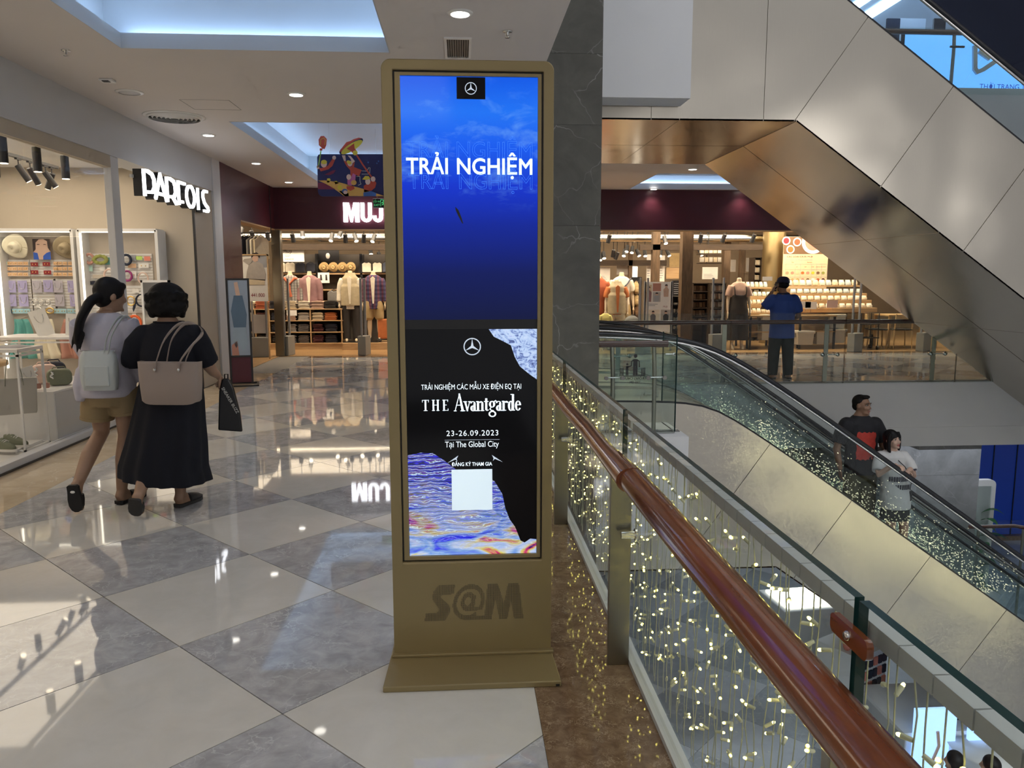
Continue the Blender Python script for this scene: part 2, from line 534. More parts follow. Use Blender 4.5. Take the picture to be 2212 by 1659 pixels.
def checker(region, parent):
    k = S8 / math.sqrt(2)
    for i in range(-60, 60):
        for j in range(-60, 60):
            cx, cy = OX + k * (j - i), OY + k * (i + j)
            if cx + k < region[0] or cx - k > region[1] or cy + 2 * k < region[2] or cy > region[3]: continue
            q = .0032
            poly = [(cx, cy + q), (cx + k - q, cy + k), (cx, cy + 2 * k - q), (cx - k + q, cy + k)]
            c = clip(poly, region)
            if not c or area2(c) < .004: continue
            mt = 'tile_grey' if (i + j) % 2 == 0 else 'tile_cream'
            if abs(area2(c) - area2(poly)) < 1e-6:
                if mt not in full: full[mt] = MB().prism([(x - cx, y - cy) for x, y in poly], -.012, 0, 'z').mesh('tile', mt)
                inst('tile', full[mt], (cx, cy, 0), parent)
            else: MB().prism(c, -.012, 0, 'z').build('tile', mt, parent)
checker((-3.13, .267, -1.5, 15.75), floor)
checker((.70, 2.25, 7.9, 11.4), floor)
checker((.70, 13.5, 11.5, 15.75), floor)
def slabs(x0, x1, y0, y1, n, mt, along='y', name='border_stone'):
    for i in range(n):
        if along == 'y': a, b = y0 + (y1 - y0) * i / n, y0 + (y1 - y0) * (i + 1) / n; MB().box(x0 + .0015, x1 - .0015, a + .0015, b - .0015, -.012, 0).build(name, mt, floor)
        else: a, b = x0 + (x1 - x0) * i / n, x0 + (x1 - x0) * (i + 1) / n; MB().box(a + .0015, b - .0015, y0 + .0015, y1 - .0015, -.012, 0).build(name, mt, floor)
slabs(-3.72, -3.13, -1.2, 13.2, 18, 'border_beige')
slabs(.267, .69, -.67, 8.0, 9, 'border_brown')
slabs(-3.1, 13.4, 15.75, 16.12, 26, 'border_brown', 'x')
# kerb of pale metal along the glass
k = MB(); k.box(.672, .70, -1.2, 7.1, 0, .022)
struct(k.build('trim_1', 'trunking'), 'pale metal kerb strip along the foot of the glass balustrade', 'trim')
# clothes shop floor
mt, nt, b = new('shop_floor')
br = nd(nt, 'ShaderNodeTexBrick')
br.inputs['Scale'].default_value = 1; br.inputs['Brick Width'].default_value = 1.1; br.inputs['Row Height'].default_value = .13; br.inputs['Mortar Size'].default_value = .004
br.inputs['Color1'].default_value = (.42, .26, .12, 1); br.inputs['Color2'].default_value = (.31, .185, .085, 1); br.inputs['Mortar'].default_value = (.12, .07, .03, 1)
nt.links.new(coord(nt), br.inputs['Vector']); nt.links.new(br.outputs['Color'], b.inputs['Base Color'])
b.inputs['Roughness'].default_value = .28
fs = MB().box(-9, 14, YM - .02, 24, -.2, .0).box(-9, -3.74, 12.9, YM, -.2, 0)
struct(fs.build('floor_clothes_shop', 'shop_floor'), 'brown wooden plank floor of the clothes shop', 'floor')
# ---- ceiling with three light coves
CV = [(-2.65, -.55, 2.6, 6.59), (-2.66, -.55, 9.5, 15.2), (3.43, 9.2, 13.68, 16.0)]
ce = MB()
def ceil_with_holes(x0, x1, y0, y1, holes, z):
    xs = sorted({x0, x1, *[h[0] for h in holes], *[h[1] for h in holes]})
    ys = sorted({y0, y1, *[h[2] for h in holes], *[h[3] for h in holes]})
    for i in range(len(xs) - 1):
        for j in range(len(ys) - 1):
            mx, my = (xs[i] + xs[i + 1]) / 2, (ys[j] + ys[j + 1]) / 2
            if any(h[0] < mx < h[1] and h[2] < my < h[3] for h in holes): continue
            ce.box(xs[i], xs[i + 1], ys[j], ys[j + 1], z, z + .10)
ceil_with_holes(XS - .05, .735, -3, YM + .02, CV[:2], ZC)
ceil_with_holes(.735, 14, 11.9, YM + .02, CV[2:], ZC)
ceiling = struct(ce.build('ceiling', 'ceiling_paint'), 'flat painted corridor ceiling with lit recessed coves', 'ceiling')
for (x0, x1, y0, y1) in CV:
    c = MB()
    d, zt, zl = .20, ZC + .50, ZC + .112
    c.box(x0 - d, x1 + d, y0 - d, y1 + d, zt, zt + .03)
    c.box(x0 - d - .03, x0 - d, y0 - d, y1 + d, zl - .03, zt).box(x1 + d, x1 + d + .03, y0 - d, y1 + d, zl - .03, zt)
    c.box(x0 - d, x1 + d, y0 - d - .03, y0 - d, zl - .03, zt).box(x0 - d, x1 + d, y1 + d, y1 + d + .03, zl - .03, zt)
    c.build('cove_ceiling', 'cove_paint', ceiling)
    c = MB()
    e, i_ = .006, .004
    c.box(x0, x0 + e, y0, y1, ZC - .004, zl).box(x1 - e, x1, y0, y1, ZC - .004, zl)
    c.box(x0 + e, x1 - e, y0, y0 + e, ZC - .004, zl).box(x0 + e, x1 - e, y1 - e, y1, ZC - .004, zl)
    c.build('cove_lip', 'cove_paint', ceiling)
    c = MB()
    for bx in ((x0 - .17, x0 - .14, y0, y1), (x1 + .14, x1 + .17, y0, y1), (x0, x1, y0 - .17, y0 - .14), (x0, x1, y1 + .14, y1 + .17)):
        c.box(*bx, ZC + .101, ZC + .125)
    c.build('led_strip', 'cove_led', ceiling)
# ceiling access hatch: thin joint
h = MB()
hx0, hx1, hy0, hy1 = -2.83, -2.34, 8.39, 8.85
for bx in ((hx0, hx1, hy0 - .003, hy0 + .003), (hx0, hx1, hy1 - .003, hy1 + .003), (hx0 - .003, hx0 + .003, hy0, hy1), (hx1 - .003, hx1 + .003, hy0, hy1)):
    h.box(*bx, ZC - .0012, ZC + .01)
h.build('hatch_joint', 'grout', ceiling)
# ---- left wall: accessory shop fascia (grey), jambs
wl = MB().box(XS - .30, XS, -3, 12.25, 2.885, ZC)
struct(wl.build('wall_left', 'grey_fascia'), 'smooth grey fascia band above the accessory shop front', 'wall')
wj = MB().box(XS - .34, XS - .02, 11.42, 12.38, 0, 2.885)
struct(wj.build('wall_shop_end', 'cream_wall'), 'cream end wall beside the accessory shop entrance', 'wall')
tr = MB().box(XS - .10, XS + .012, 12.25, 12.62, 0, ZC)
struct(tr.build('trim_2', 'white_paint', bevel=.004), 'pale metal corner strip between accessory shop and maroon wall', 'trim')
MB().box(XS - .04, XS - .012, 11.40, 11.43, 0, 2.6).build('trim_joint', 'black_metal', bpy.data.objects['wall_shop_end'])
# maroon clothes shop front
mw = MB()
mw.box(XS - .25, XS, 12.62, 13.70, 0, ZC)                   # side pier
mw.box(XS - .25, XS, 13.70, YM + .1, 2.565, ZC)             # side header
mw.box(XS, 14, YM, YM + .25, 2.565, ZC)                     # front header
struct(mw.build('wall_maroon_front', 'maroon'), 'dark maroon fascia band of the clothes shop', 'wall')
sf = MB().box(XS - .25, XS, 13.72, YM, 2.54, 2.564).box(XS, 14, YM, YM + .25, 2.54, 2.564)
struct(sf.build('trim_3', 'shop_wood'), 'thin pale wooden strip under the maroon fascia', 'trim')
st = MB().box(-3.80, -3.62, YM - .02, YM + .16, 0, 2.54)
struct(st.build('trim_4', 'brushed_steel', bevel=.006), 'grey metal corner post of the clothes shop front', 'trim')
# clothes shop shell
sh = MB().box(-9.1, -9, 12.9, 24, 0, 4).box(-9, 14, 24, 24.1, 0, 4).box(14, 14.1, YM, 24, 0, 4).box(-9, XS - .25, 12.8, 12.9, 0, 4)
struct(sh.build('wall_clothes_shop', 'shop_wall'), 'brown back and side walls of the clothes shop', 'wall')
sc_ = MB().box(-9, 14, YM + .25, 24, 3.75, 3.85).box(-9, XS - .25, 12.9, YM + .25, 3.75, 3.85)
struct(sc_.build('ceiling_clothes_shop', 'dark_ceiling'), 'dark open ceiling of the clothes shop', 'ceiling')
# accessory shop shell
a = MB().box(-9.0, XS - .34, 11.42, 11.55, 0, 3.3).box(-9.1, -9.0, -3, 11.5, 0, 3.3)
struct(a.build('wall_accessory_shop', 'cream_wall'), 'warm cream back wall of the accessory shop', 'wall')
a = MB().box(-9.0, XS - .30, -3, 11.5, 3.10, 3.2)
struct(a.build('ceiling_accessory_shop', 'white_gloss'), 'pale ceiling of the accessory shop', 'ceiling')
a = MB().box(-9.0, XS - .05, -3, 11.5, -.1, .055)
struct(a.build('floor_accessory_shop', 'white_gloss'), 'pale raised floor inside the accessory shop', 'floor')
# ---- stone pillar
pil = MB()
pillar = struct(pil.box(.78, 1.272, 7.18, 8.02, -5.2, 12).build('pillar', 'grout'), 'dark grey marble pillar between kiosk and escalators', 'pillar')
zs = [-5.2, -3.4, -1.6, -.25, .51, 2.05, 2.94, 3.55, 5.0, 7, 9, 12]
for z0, z1 in zip(zs[:-1], zs[1:]):
    MB().box(.77, 1.28, 7.17, 8.03, z0 + .001, z1 - .001).build('stone_panel', 'pillar_stone', pillar)
# ---- slab edges round the void
s = MB().box(.70, .735, -3, 7.86, -1.0, -.012)
struct(s.build('wall_void_side', 'white_paint'), 'white slab edge below the near glass balustrade', 'wall')
s = MB().box(.74, 2.29, 7.60, 7.9, -1.05, -.02)
struct(s.build('wall_void_landing', 'white_paint'), 'white slab edge below the escalator landing', 'wall')
s = MB().box(2.2, 14, YF - .06, YF + .1, -.60, -.014).box(2.2, 14, YF - .052, YF + .1, -.72, -.60).box(2.2, 14, YF - .06, YF + .1, -1.02, -.72)
struct(s.build('wall_void_far', 'white_paint'), 'white slab edge band across the void below the far balustrade', 'wall')
s = MB().box(1.28, 2.295, 7.9, 8.27, 3.345, 7.0)
struct(s.build('wall_upper_block', 'white_paint'), 'white painted bulkhead block beside the marble pillar', 'wall')
s = MB().box(-4, .735, -3, 7.9, 3.9, 5.0).box(.735, 14, 14.1, YM + 8, ZC + .45, 4.98).box(.735, 2.29, 8.27, 16, 4.0, 5.0)
struct(s.build('floor_upper', 'white_paint'), 'white slab of the floor above', 'floor')
# ------------------------------------------------------------------ escalators (run down to the right, 35 degrees)
K35 = .70
def soft(x, r): return (math.sqrt(x * x + r * r) + x) / 2
X1, X2 = 2.73, 2.73 + STO / K35
def prof(X, z0, r=.35): return z0 - K35 * soft(X - X1, r) + K35 * soft(X - X2, r)
def deckz(X): return prof(X, .25, .30)
def railz(X): return prof(X, 1.0, .55)
SOF = [0.0]                      # the lower pair has a shallower truss
def sofz(X):
    return SOF[0] - 1.905 - K35 * max(0, min(X, 12.1) - 3.556)
XEND = 12.2
def side_panel(top0, top1, y0, y1, dz, parent, xa, xb, vert0=False, vert1=False, mt='cladding'):
    """one cladding sheet between two seams, edges at deck X = xa..xb; seams square to the slope unless vertical"""
    g = .003
    def seam(x, vert):
        if vert: return x, x
        # foot of the seam on the soffit line, square to the slope
        z = deckz(x); t = 0
        for _ in range(30):
            fx, fz = x - .573 * t, z - .819 * t
            t += (fz - sofz(fx)) * .9
        return x, x - .573 * t
    a, af = seam(xa + g, vert0); b, bf = seam(xb - g, vert1)
    N = 12
    us = [i / N for i in range(N + 1)]
    if af < 3.556 < bf:
        k = min(range(1, N), key=lambda i: abs(af + (bf - af) * us[i] - 3.556)); us[k] = (3.556 - af) / (bf - af)
    mb = MB()
    for y in (y0, y1):
        mb.add([(a + (b - a) * u, y, deckz(a + (b - a) * u) + dz) for u in us] + [(af + (bf - af) * u, y, sofz(af + (bf - af) * u) + dz) for u in us],
               [(i, i + 1, N + 2 + i, N + 1 + i) if y == y1 else (i + 1, i, N + 1 + i, N + 2 + i) for i in range(N)])
    n = 2 * (N + 1)
    rim = list(range(N + 1)) + list(range(n - 1, N, -1))
    mb.add(list(mb.v), [(rim[i], rim[(i + 1) % n], rim[(i + 1) % n] + n, rim[i] + n) for i in range(n)])
    return mb.build('cladding_panel', mt, parent)
def escalator(label, Yn, dz, seam0, near=True, steps=True, rails=True, xl=.95, wdt=1.56, soff=True, mt_s='soffit_steel'):
    SOF[0] = .2 if dz == 0 else 0.0
    t = thing('escalator', label, 'escalator', (X1, Yn + wdt / 2, dz), group='escalators crossing the void')
    def put(o): o.location = (-X1, -(Yn + wdt / 2), -dz); return o
    Yf = Yn + wdt
    # body core
    xs = [xl + (XEND - xl) * i / 60 for i in range(61)]
    core = [(x, deckz(x) + dz - .02) for x in xs] + [(x, sofz(x) + dz + .015) for x in reversed(xs)]
    put(MB().prism(core, Yn + .012, Yf - .002).build('truss', 'brushed_steel', t))
    if near:
        seams = [xl, 2.0, 3.2] if seam0 > 4 else [xl, 2.1]
        for i in range(len(seams) - 1): put(side_panel(0, 0, Yn, Yn + .012, dz, t, seams[i], seams[i + 1], True, True))
        x = seam0
        put(side_panel(0, 0, Yn, Yn + .012, dz, t, seams[-1], x, True, False))
        while x + .98 < XEND - .4:
            put(side_panel(0, 0, Yn, Yn + .012, dz, t, x, x + .98))
            x += .98
    if soff:
        g = .004
        for a, b in ((xl, 2.3), (2.3, 3.556)):
            put(MB().box(a + g, b - g * .2, Yn, Yf - g, dz - 1.905 + SOF[0], dz - 1.89 + SOF[0]).build('soffit_panel', mt_s, t))
        x = 3.556
        while x < 12.0:
            x2 = min(x + 1.65, 12.1)
            q = [(x + g, sofz(x + g) + dz), (x2, sofz(x2) + dz), (x2, sofz(x2) + dz + .018), (x + g, sofz(x + g) + dz + .018)]
            put(MB().prism(q, Yn, Yf - g).build('soffit_panel', mt_s, t))
            x = x2
    for Y, yo in ((Yn + .18, -1), (Yf - .18, 1)):
        # outer deck cap, steel skirt
        def strip(fn, y0, y1, h, name, mt, zz=0):
            r = [[(x, y0, fn(x) + dz + zz), (x, y1, fn(x) + dz + zz), (x, y1, fn(x) + dz + zz + h), (x, y0, fn(x) + dz + zz + h)] for x in xs]
            return put(MB().skin(r, smooth=False, mi=0).build(name, mt, t))
        strip(deckz, min(Y + .16 * yo, Y - .16 * yo), max(Y + .16 * yo, Y - .16 * yo), .018, 'deck_cap', 'brushed_steel', -.012)
        strip(deckz, Y + .17 * yo - .012, Y + .17 * yo + .012, .02, 'deck_edge', 'black_rubber', -.008)
        # glass panels with seams square to the slope
        x = xl + .1
        while x < XEND - .8:
            x2 = x + (1.15 if x < 2 else 1.06)
            def top(u):
                k = min(1, max(0, (u - 2.2) / .9)); k2 = min(1, max(0, (u - X2 + .4) / .9))
                return u + .33 * k * (1 - k2)
            N = 5
            g = .004
            lo = [(u, deckz(u) + dz) for u in [x + g + (x2 - x - 2 * g) * i / N for i in range(N + 1)]]
            hi = [(top(u), railz(top(u)) + dz - .03) for u, _ in reversed(lo)]
            put(MB().prism(lo + hi, Y - .005, Y + .005).build('glass_panel', 'escalator_glass', t))
            x = x2
        if rails:
            pts = [(x, Y, railz(x) + dz) for x in [xl + .02 + (XEND - xl) * i / 70 for i in range(71)]]
            nw = [(xl + .02 - .36 * math.sin(a), Y, dz + .64 + .36 * math.cos(a)) for a in [R_(q) for q in range(160, 0, -20)]]
            put(MB().tube(nw + pts, [(.042, .027)] * (len(nw) + len(pts)), 10, up=(0, 0, 1)).build('handrail', 'black_rubber', t))
            put(MB().tube([(x, Y, railz(x) + dz - .034) for x in xs], [(.018, .016)] * len(xs), 6, up=(0, 0, 1)).build('rail_track', 'chrome', t))
        # inner skirt down to the steps
        yi = Y - yo * .165
        r = [[(x, yi - .006, deckz(x) + dz - .45), (x, yi + .006, deckz(x) + dz - .45), (x, yi + .006, deckz(x) + dz - .01), (x, yi - .006, deckz(x) + dz - .01)] for x in xs]
        put(MB().skin(r, smooth=False).build('skirt', 'brushed_steel', t))
    if steps:
        # tread line lies one metre under the handrail
        sm = MB()
        sm.box(0, .405, Yn + .36, Yf - .36, -.04, 0).box(0, .012, Yn + .36, Yf - .36, -.30, 0)
        for kk in range(10):
            yk = Yn + .37 + (wdt - .74) * kk / 10
            sm.box(.005, .40, yk, yk + .03, 0, .006, 1)
        me = sm.mesh('step', ['step_metal', 'black_metal'])
        x = 1.2
        while x < XEND - .6:
            inst('step', me, (x - X1, -(Yn + wdt / 2), railz(x + .2) - 1.0), t)
            x += .405
    return t
escalator('steel-clad escalator nearest below, carrying a man and a woman', 8.3, 0, 3.43)
escalator('escalator just behind the one carrying two people, next to far balustrade', 9.87, 0, 3.43, near=False)
escalator('large steel-clad escalator overhead with long glass side, near one of two', 8.3, STO, 4.278, steps=False)
escalator('escalator overhead seen from below, behind the nearer overhead one', 9.87, STO, 4.278, near=False, steps=False)
escalator('dark underside of the topmost escalator at the upper right corner', 8.3, 2 * STO - .05, 4.278, near=True, steps=False, rails=False, wdt=3.9, mt_s='soffit_dark_reflection')
# ------------------------------------------------------------------ glass balustrades
def pane(mb, x0, x1, y0, y1, z0, z1):
    """box with clear faces and dark green edges"""
    b = len(mb.m)
    mb.box(x0, x1, y0, y1, z0, z1)
    thin_x = (x1 - x0) < (y1 - y0)
    for i, f in enumerate((4, 4, 0, 1, 0, 1)):
        edge = i in (0, 1) or (thin_x and i in (2, 4)) or (not thin_x and i in (3, 5))
        mb.m[b + i] = 1 if edge else 0
    return mb
GL = ['glass', 'glass_edge']
nb = thing('glass_balustrade', 'glass balustrade with fat red-brown wooden handrail along the corridor edge', 'balustrade', (.68, 3.2, 0))
def loc_nb(o, t=nb): o.location = tuple(-c for c in t.location); return o
ys = [-.70, 1.245, 3.205, 5.165, 7.12]
for i in range(4):
    loc_nb(pane(MB(), XG - .009, XG + .009, ys[i] + .008, ys[i + 1] - .008, .015, 1.022).build('glass_pane', GL, nb))
rr = [(.05, .043)]
pts = [(.595, y, .872) for y in (-.9, 0, .7, 1.4, 2.1, 2.62)]
loc_nb(MB().tube(pts, rr * 6, 24, up=(0, 0, 1)).build('handrail', 'rail_wood', nb))
pts = [(.590 + (.012 if y > 3.1 else 0), y, .872 - .03 * min(1, (y - 2.6) / 1.5)) for y in (2.62, 2.72, 3.1, 3.6, 4.2, 5.4, 6.9)]
loc_nb(MB().tube(pts, [(.056, .045), (.053, .044)] + [(.042, .038)] * 5, 24, up=(0, 0, 1)).build('handrail', 'rail_wood', nb))
for y in (1.14, 2.985, 4.83, 6.7):
    loc_nb(MB().box(.585, .672, y - .014, y + .014, 0, .84).build('post', 'brushed_steel', nb, bevel=.003))
    q = loc_nb(MB().cyl((.62, y - .06, .57), (.682, y - .06, .57), .016, n=14).cyl((.675, y - .06, .57), (.683, y - .06, .57), .024, n=16).build('bracket', 'chrome', nb))
    loc_nb(MB().cyl((.628, y, .835), (.60, y, .86), .012, n=10).build('rail_support', 'chrome', nb))
# small red-brown clip holding two panes
cl = loc_nb(MB().prism(rrect(-.065, .065, -.018, .018, .012), -.006, .006).xf(Matrix.Translation((XG - .016, 1.245, .955)) @ Matrix.Rotation(PI / 2, 4, 'Z')).build('pane_clip', 'rail_wood', nb))
loc_nb(MB().lathe([(.0, -.004), (.007, -.004), (.009, 0), (.009, .003)], (XG - .024, 1.245, .955), 14, ax='x').build('clip_screw', 'chrome', nb))
# second short run across the landing (with the family sign)
lb = thing('glass_balustrade', 'short glass balustrade with family pictogram beside the marble pillar', 'balustrade', (1.75, 7.78, 0))
def loc_lb(o): o.location = tuple(-c for c in lb.location); return o
loc_lb(pane(MB(), 1.29, 2.19, 7.77, 7.788, -.01, 1.0).build('glass_pane', GL, lb))
loc_lb(pane(MB(), 2.185, 2.20, 7.78, 8.32, .0, 1.0).build('glass_pane', GL, lb))
loc_lb(MB().tube([(1.285, 7.86, .905), (2.12, 7.86, .905)], [(.03, .034)] * 2, 16, up=(0, 0, 1)).build('handrail', 'dark_rail', lb))
for x in (1.55, 1.985):
    loc_lb(MB().tube([(x, 7.84, 0), (x, 7.85, .6), (x - .012, 7.86, .88)], [(.022, .008)] * 3, 8, up=(0, 1, 0)).build('post', 'brushed_steel', lb))
    for dx in (-.085, .085):
        loc_lb(MB().cyl((x + dx, 7.75, .565), (x + dx, 7.772, .565), .021, n=16).build('disc_clamp', 'grey_plastic', lb))
    loc_lb(MB().cyl((x - .085, 7.80, .565), (x + .085, 7.80, .565), .007, n=8).build('clamp_bar', 'chrome', lb))
loc_lb(MB().cyl((2.09, 7.83, .80), (2.185, 7.83, .80), .008, n=8).cyl((2.165, 7.83, .80), (2.185, 7.83, .80), .018, n=12).build('bracket', 'chrome', lb))
dec = MB()
def fig(mb, cx, z0, h):
    y0, y1 = 7.7676, 7.7692
    r = h * .085
    mb.prism([(cx + r * math.cos(a), z0 + h - r + r * math.sin(a)) for a in [2 * PI * i / 20 for i in range(20)]], y0, y1)
    w = h * .105
    mb.prism([(cx - w, z0 + h * .44), (cx + w, z0 + h * .44), (cx + w, z0 + h * .73), (cx + w * .8, z0 + h * .77), (cx - w * .8, z0 + h * .77), (cx - w, z0 + h * .73)], y0, y1)
    for sgn in (-1, 1): mb.prism([(cx + sgn * w * .1, z0), (cx + sgn * w, z0), (cx + sgn * w, z0 + h * .46), (cx + sgn * w * .1, z0 + h * .46)][::sgn], y0, y1)
cx = 1.765
fig(dec, cx, .592, .215); fig(dec, cx - .085, .592, .125)
stroke(dec, [(cx - .018, .750), (cx - .038, .735), (cx - .043, .69), (cx - .09, .672)], .011, 7.7676, 7.7692)
stroke(dec, [(cx + .018, .750), (cx + .038, .735), (cx + .042, .675)], .011, 7.7676, 7.7692)
stroke(dec, [(cx - .125, .665), (cx - .125, .585), (cx + .065, .585), (cx + .065, .665)], .008, 7.7676, 7.7692)
for dx in (-.155, -.139, .080, .097): stroke(dec, [(cx + dx, .582), (cx + dx, .668)], .009, 7.7676, 7.7692)
loc_lb(dec.build('pictogram', 'black_metal', lb))
o = text('sign_lettering', 'TRÔNG CHỪNG', 'black_metal', lb, (1.745 - 1.75, 7.7685 - 7.78, .548), .036, rot=(PI / 2, 0, PI))
o = text('sign_lettering', 'TRẺ EM', 'black_metal', lb, (1.765 - 1.75, 7.7685 - 7.78, .508), .034, rot=(PI / 2, 0, PI))
# far balustrade
fb = thing('glass_balustrade', 'long glass balustrade with dark handrail across the void before the clothes shop', 'balustrade', (6, YF, 0))
def loc_fb(o): o.location = tuple(-c for c in fb.location); return o
xs_ = [2.25, 4.02, 5.79, 7.56, 9.33, 11.1, 12.9]
for i in range(len(xs_) - 1):
    loc_fb(pane(MB(), xs_[i] + .006, xs_[i + 1] - .006, YF - .08, YF - .068, -.02, 1.05).build('glass_pane', GL, fb))
loc_fb(MB().tube([(1.3, YF - .02, .915), (13, YF - .02, .915)], [(.035, .033)] * 2, 16, up=(0, 0, 1)).build('handrail', 'dark_rail', fb))
for x in (2.33, 3.94, 5.52, 7.22, 8.9, 10.6):
    loc_fb(MB().box(x - .035, x + .035, YF - .03, YF - .016, 0, .88).build('post', 'brushed_steel', fb, bevel=.003))
    loc_fb(MB().cyl((x - .06, YF - .045, .42), (x + .17, YF - .045, .42), .008, n=8).lathe([(0, -.02), (.03, -.02), (.03, .02), (0, .02)], (x + .17, YF - .045, .42), 12, ax='y').lathe([(0, -.02), (.03, -.02), (.03, .02), (0, .02)], (x - .06, YF - .045, .42), 12, ax='y').build('bracket', 'chrome', fb))
# ------------------------------------------------------------------ advertising kiosk
ks = thing('digital_signage_kiosk', 'tall gold double-screen advertising kiosk standing beside the glass balustrade', 'kiosk', (.035, 3.1, 0))
kx, ky = .035, 3.08
def kl(o): o.location = (-kx, -3.1, 0); return o
hw = .327
# base: low plinth, flat foot with sloping sides
b0 = MB()
b0.prism([(-.315, 2.817), (.374, 2.817), (.355, 3.32), (-.297, 3.32)], 0, .024, 'z')
kl(b0.build('foot_plate', 'gold_body', ks, bevel=.004))
kl(MB().box(.352, .3665, 2.8155, 2.818, .003, .012).build('foot_label', 'black_metal', ks))
# body shell: front skin is a rounded rectangle frame with a recess
def frame_ring(outer, inner, y0, y1, name, mt, bev=0):
    mb = MB(); n = len(outer)
    vs = [(x, y0, z) for x, z in outer] + [(x, y0, z) for x, z in inner] + [(x, y1, z) for x, z in outer] + [(x, y1, z) for x, z in inner]
    fs = []
    for i in range(n):
        j = (i + 1) % n
        fs += [(i, j, n + j, n + i), (2 * n + j, 2 * n + i, 3 * n + i, 3 * n + j), (j, i, 2 * n + i, 2 * n + j), (n + i, n + j, 3 * n + j, 3 * n + i)]
    mb.add(vs, fs)
    return kl(mb.build(name, mt, ks, bevel=bev))
zt = 2.392
def outline(x0, x1, z0, z1, rt, rb):
    return arc((x1 - rb, z0 + rb), rb, -PI / 2, 0, 6) + arc((x1 - rt, z1 - rt), rt, 0, PI / 2, 6) + arc((x0 + rt, z1 - rt), rt, PI / 2, PI, 6) + arc((x0 + rb, z0 + rb), rb, PI, 1.5 * PI, 6)
ox0, ox1 = kx - hw, kx + hw
ix0, ix1, iz0, iz1 = -.249, .321, .424, 2.352
frame_ring(outline(ox0, ox1, .026, zt, .035, .003), outline(ix0, ix1, iz0, iz1, .004, .004), ky - .012, ky + .085, 'shell', 'gold_body', .006)
kl(MB().prism(outline(ox0 + .006, ox1 - .006, .03, zt - .008, .03, .003), ky + .07, ky + .1).build('back_cover', 'gold_body', ks))
kl(MB().box(ox0 - .008, ox1 + .008, ky - .035, ky - .004, .024, .036).build('foot_flange', 'gold_body', ks, bevel=.003))
# black joint and inner bezel
g = .0055
frame_ring(outline(ix0 + .0005, ix1 - .0005, iz0 + .0005, iz1 - .0005, .004, .004), outline(ix0 + g, ix1 - g, iz0 + g, iz1 - g, .003, .003), ky + .004, ky + .03, 'joint', 'black_metal')
sx0, sx1 = -.222, .301
s1z0, s1z1, s2z0, s2z1 = 1.413, 2.334, .446, 1.376
frame_ring(outline(ix0 + g, ix1 - g, iz0 + g, iz1 - g, .003, .003), outline(sx0, sx1, s2z0, s1z1, .002, .002), ky - .004, ky + .03, 'inner_bezel', 'gold_body', .002)
# screens
def screen_mat(name):
    mt, nt, b = new(name)
    b.inputs['Base Color'].default_value = (.004, .004, .006, 1)
    b.inputs['Roughness'].default_value = .09
    b.inputs['Specular IOR Level'].default_value = .35
    b.inputs['Emission Strength'].default_value = 1
    mt.cycles.emission_sampling = 'NONE'
    return mt, nt, b
def sep_pos(nt):
    g = nd(nt, 'ShaderNodeNewGeometry'); s = nd(nt, 'ShaderNodeSeparateXYZ'); nt.links.new(g.outputs['Position'], s.inputs[0])
    return s
def maprange(nt, v, a, b, c=0, d=1):
    n = nd(nt, 'ShaderNodeMapRange'); n.inputs[1].default_value = a; n.inputs[2].default_value = b; n.inputs[3].default_value = c; n.inputs[4].default_value = d
    nt.links.new(v, n.inputs[0]); return n.outputs[0]
mt, nt, b = screen_mat('screen_sky')
s = sep_pos(nt)
f = maprange(nt, s.outputs[2], s1z0, s1z1)
c = ramp(nt, f, [(0, (.0, .0035, .045)), (.2, (.0, .006, .10)), (.40, (.0, .015, .30)), (.56, (.001, .03, .60)), (.72, (.003, .10, .85)), (.86, (.012, .17, .90)), (1, (.003, .10, .80))])
cl1 = ramp(nt, noise(nt, coord(nt, 1, sep=(1.0, 1, 2.2)), 7, 5, .6, .4), [(.52, (0, 0, 0)), (.78, (1, 1, 1))])
hi = ramp(nt, f, [(.45, (0, 0, 0)), (.62, (.75, .75, .75)), (.9, (.5, .5, .5)), (1, (.2, .2, .2))])
k = mix(nt, 1.0, cl1, hi, 'MULTIPLY')
nt.links.new(mix(nt, k, c, (.16, .42, .95)), b.inputs['Emission Color'])
b.inputs['Emission Strength'].default_value = 1.0
mt, nt, b = screen_mat('screen_black')
b.inputs['Emission Strength'].default_value = 0.0
mt, nt, b = screen_mat('screen_paint')
s = sep_pos(nt)
v = coord(nt, 1, sep=(1, 1, 2.6))
n1 = nd(nt, 'ShaderNodeTexNoise'); n1.inputs['Scale'].default_value = 5; n1.inputs['Detail'].default_value = 3; n1.inputs['Distortion'].default_value = 1.2
nt.links.new(v, n1.inputs['Vector'])
wv = nd(nt, 'ShaderNodeTexWave', wave_type='BANDS', bands_direction='Z'); wv.inputs['Scale'].default_value = 6.5; wv.inputs['Distortion'].default_value = 9; wv.inputs['Detail'].default_value = 4; wv.inputs['Detail Scale'].default_value = 1.6
nt.links.new(v, wv.inputs['Vector'])
c = ramp(nt, wv.outputs['Fac'], [(0, (.005, .004, .03)), (.22, (.03, .01, .5)), (.42, (.02, .02, .85)), (.55, (.05, .03, .25)), (.68, (.45, .62, .85)), (.82, (.6, .75, .95)), (.92, (.02, .02, .06)), (1, (.12, .03, .4))])
c2 = ramp(nt, n1.outputs['Fac'], [(.35, (.02, .03, .9)), (.47, (.25, .45, .8)), (.55, (.6, .7, .9)), (.62, (.75, .65, .1)), (.68, (.7, .05, .12)), (.75, (.02, .01, .1))])
low = ramp(nt, maprange(nt, s.outputs[2], .446, .80), [(0, (.9, .9, .9)), (.35, (.45, .45, .45)), (1, (.05, .05, .05))])
nt.links.new(mix(nt, low, c, c2), b.inputs['Emission Color'])
mt, nt, b = screen_mat('screen_ice')
v = coord(nt, 1, sep=(1, 1, 1.6))
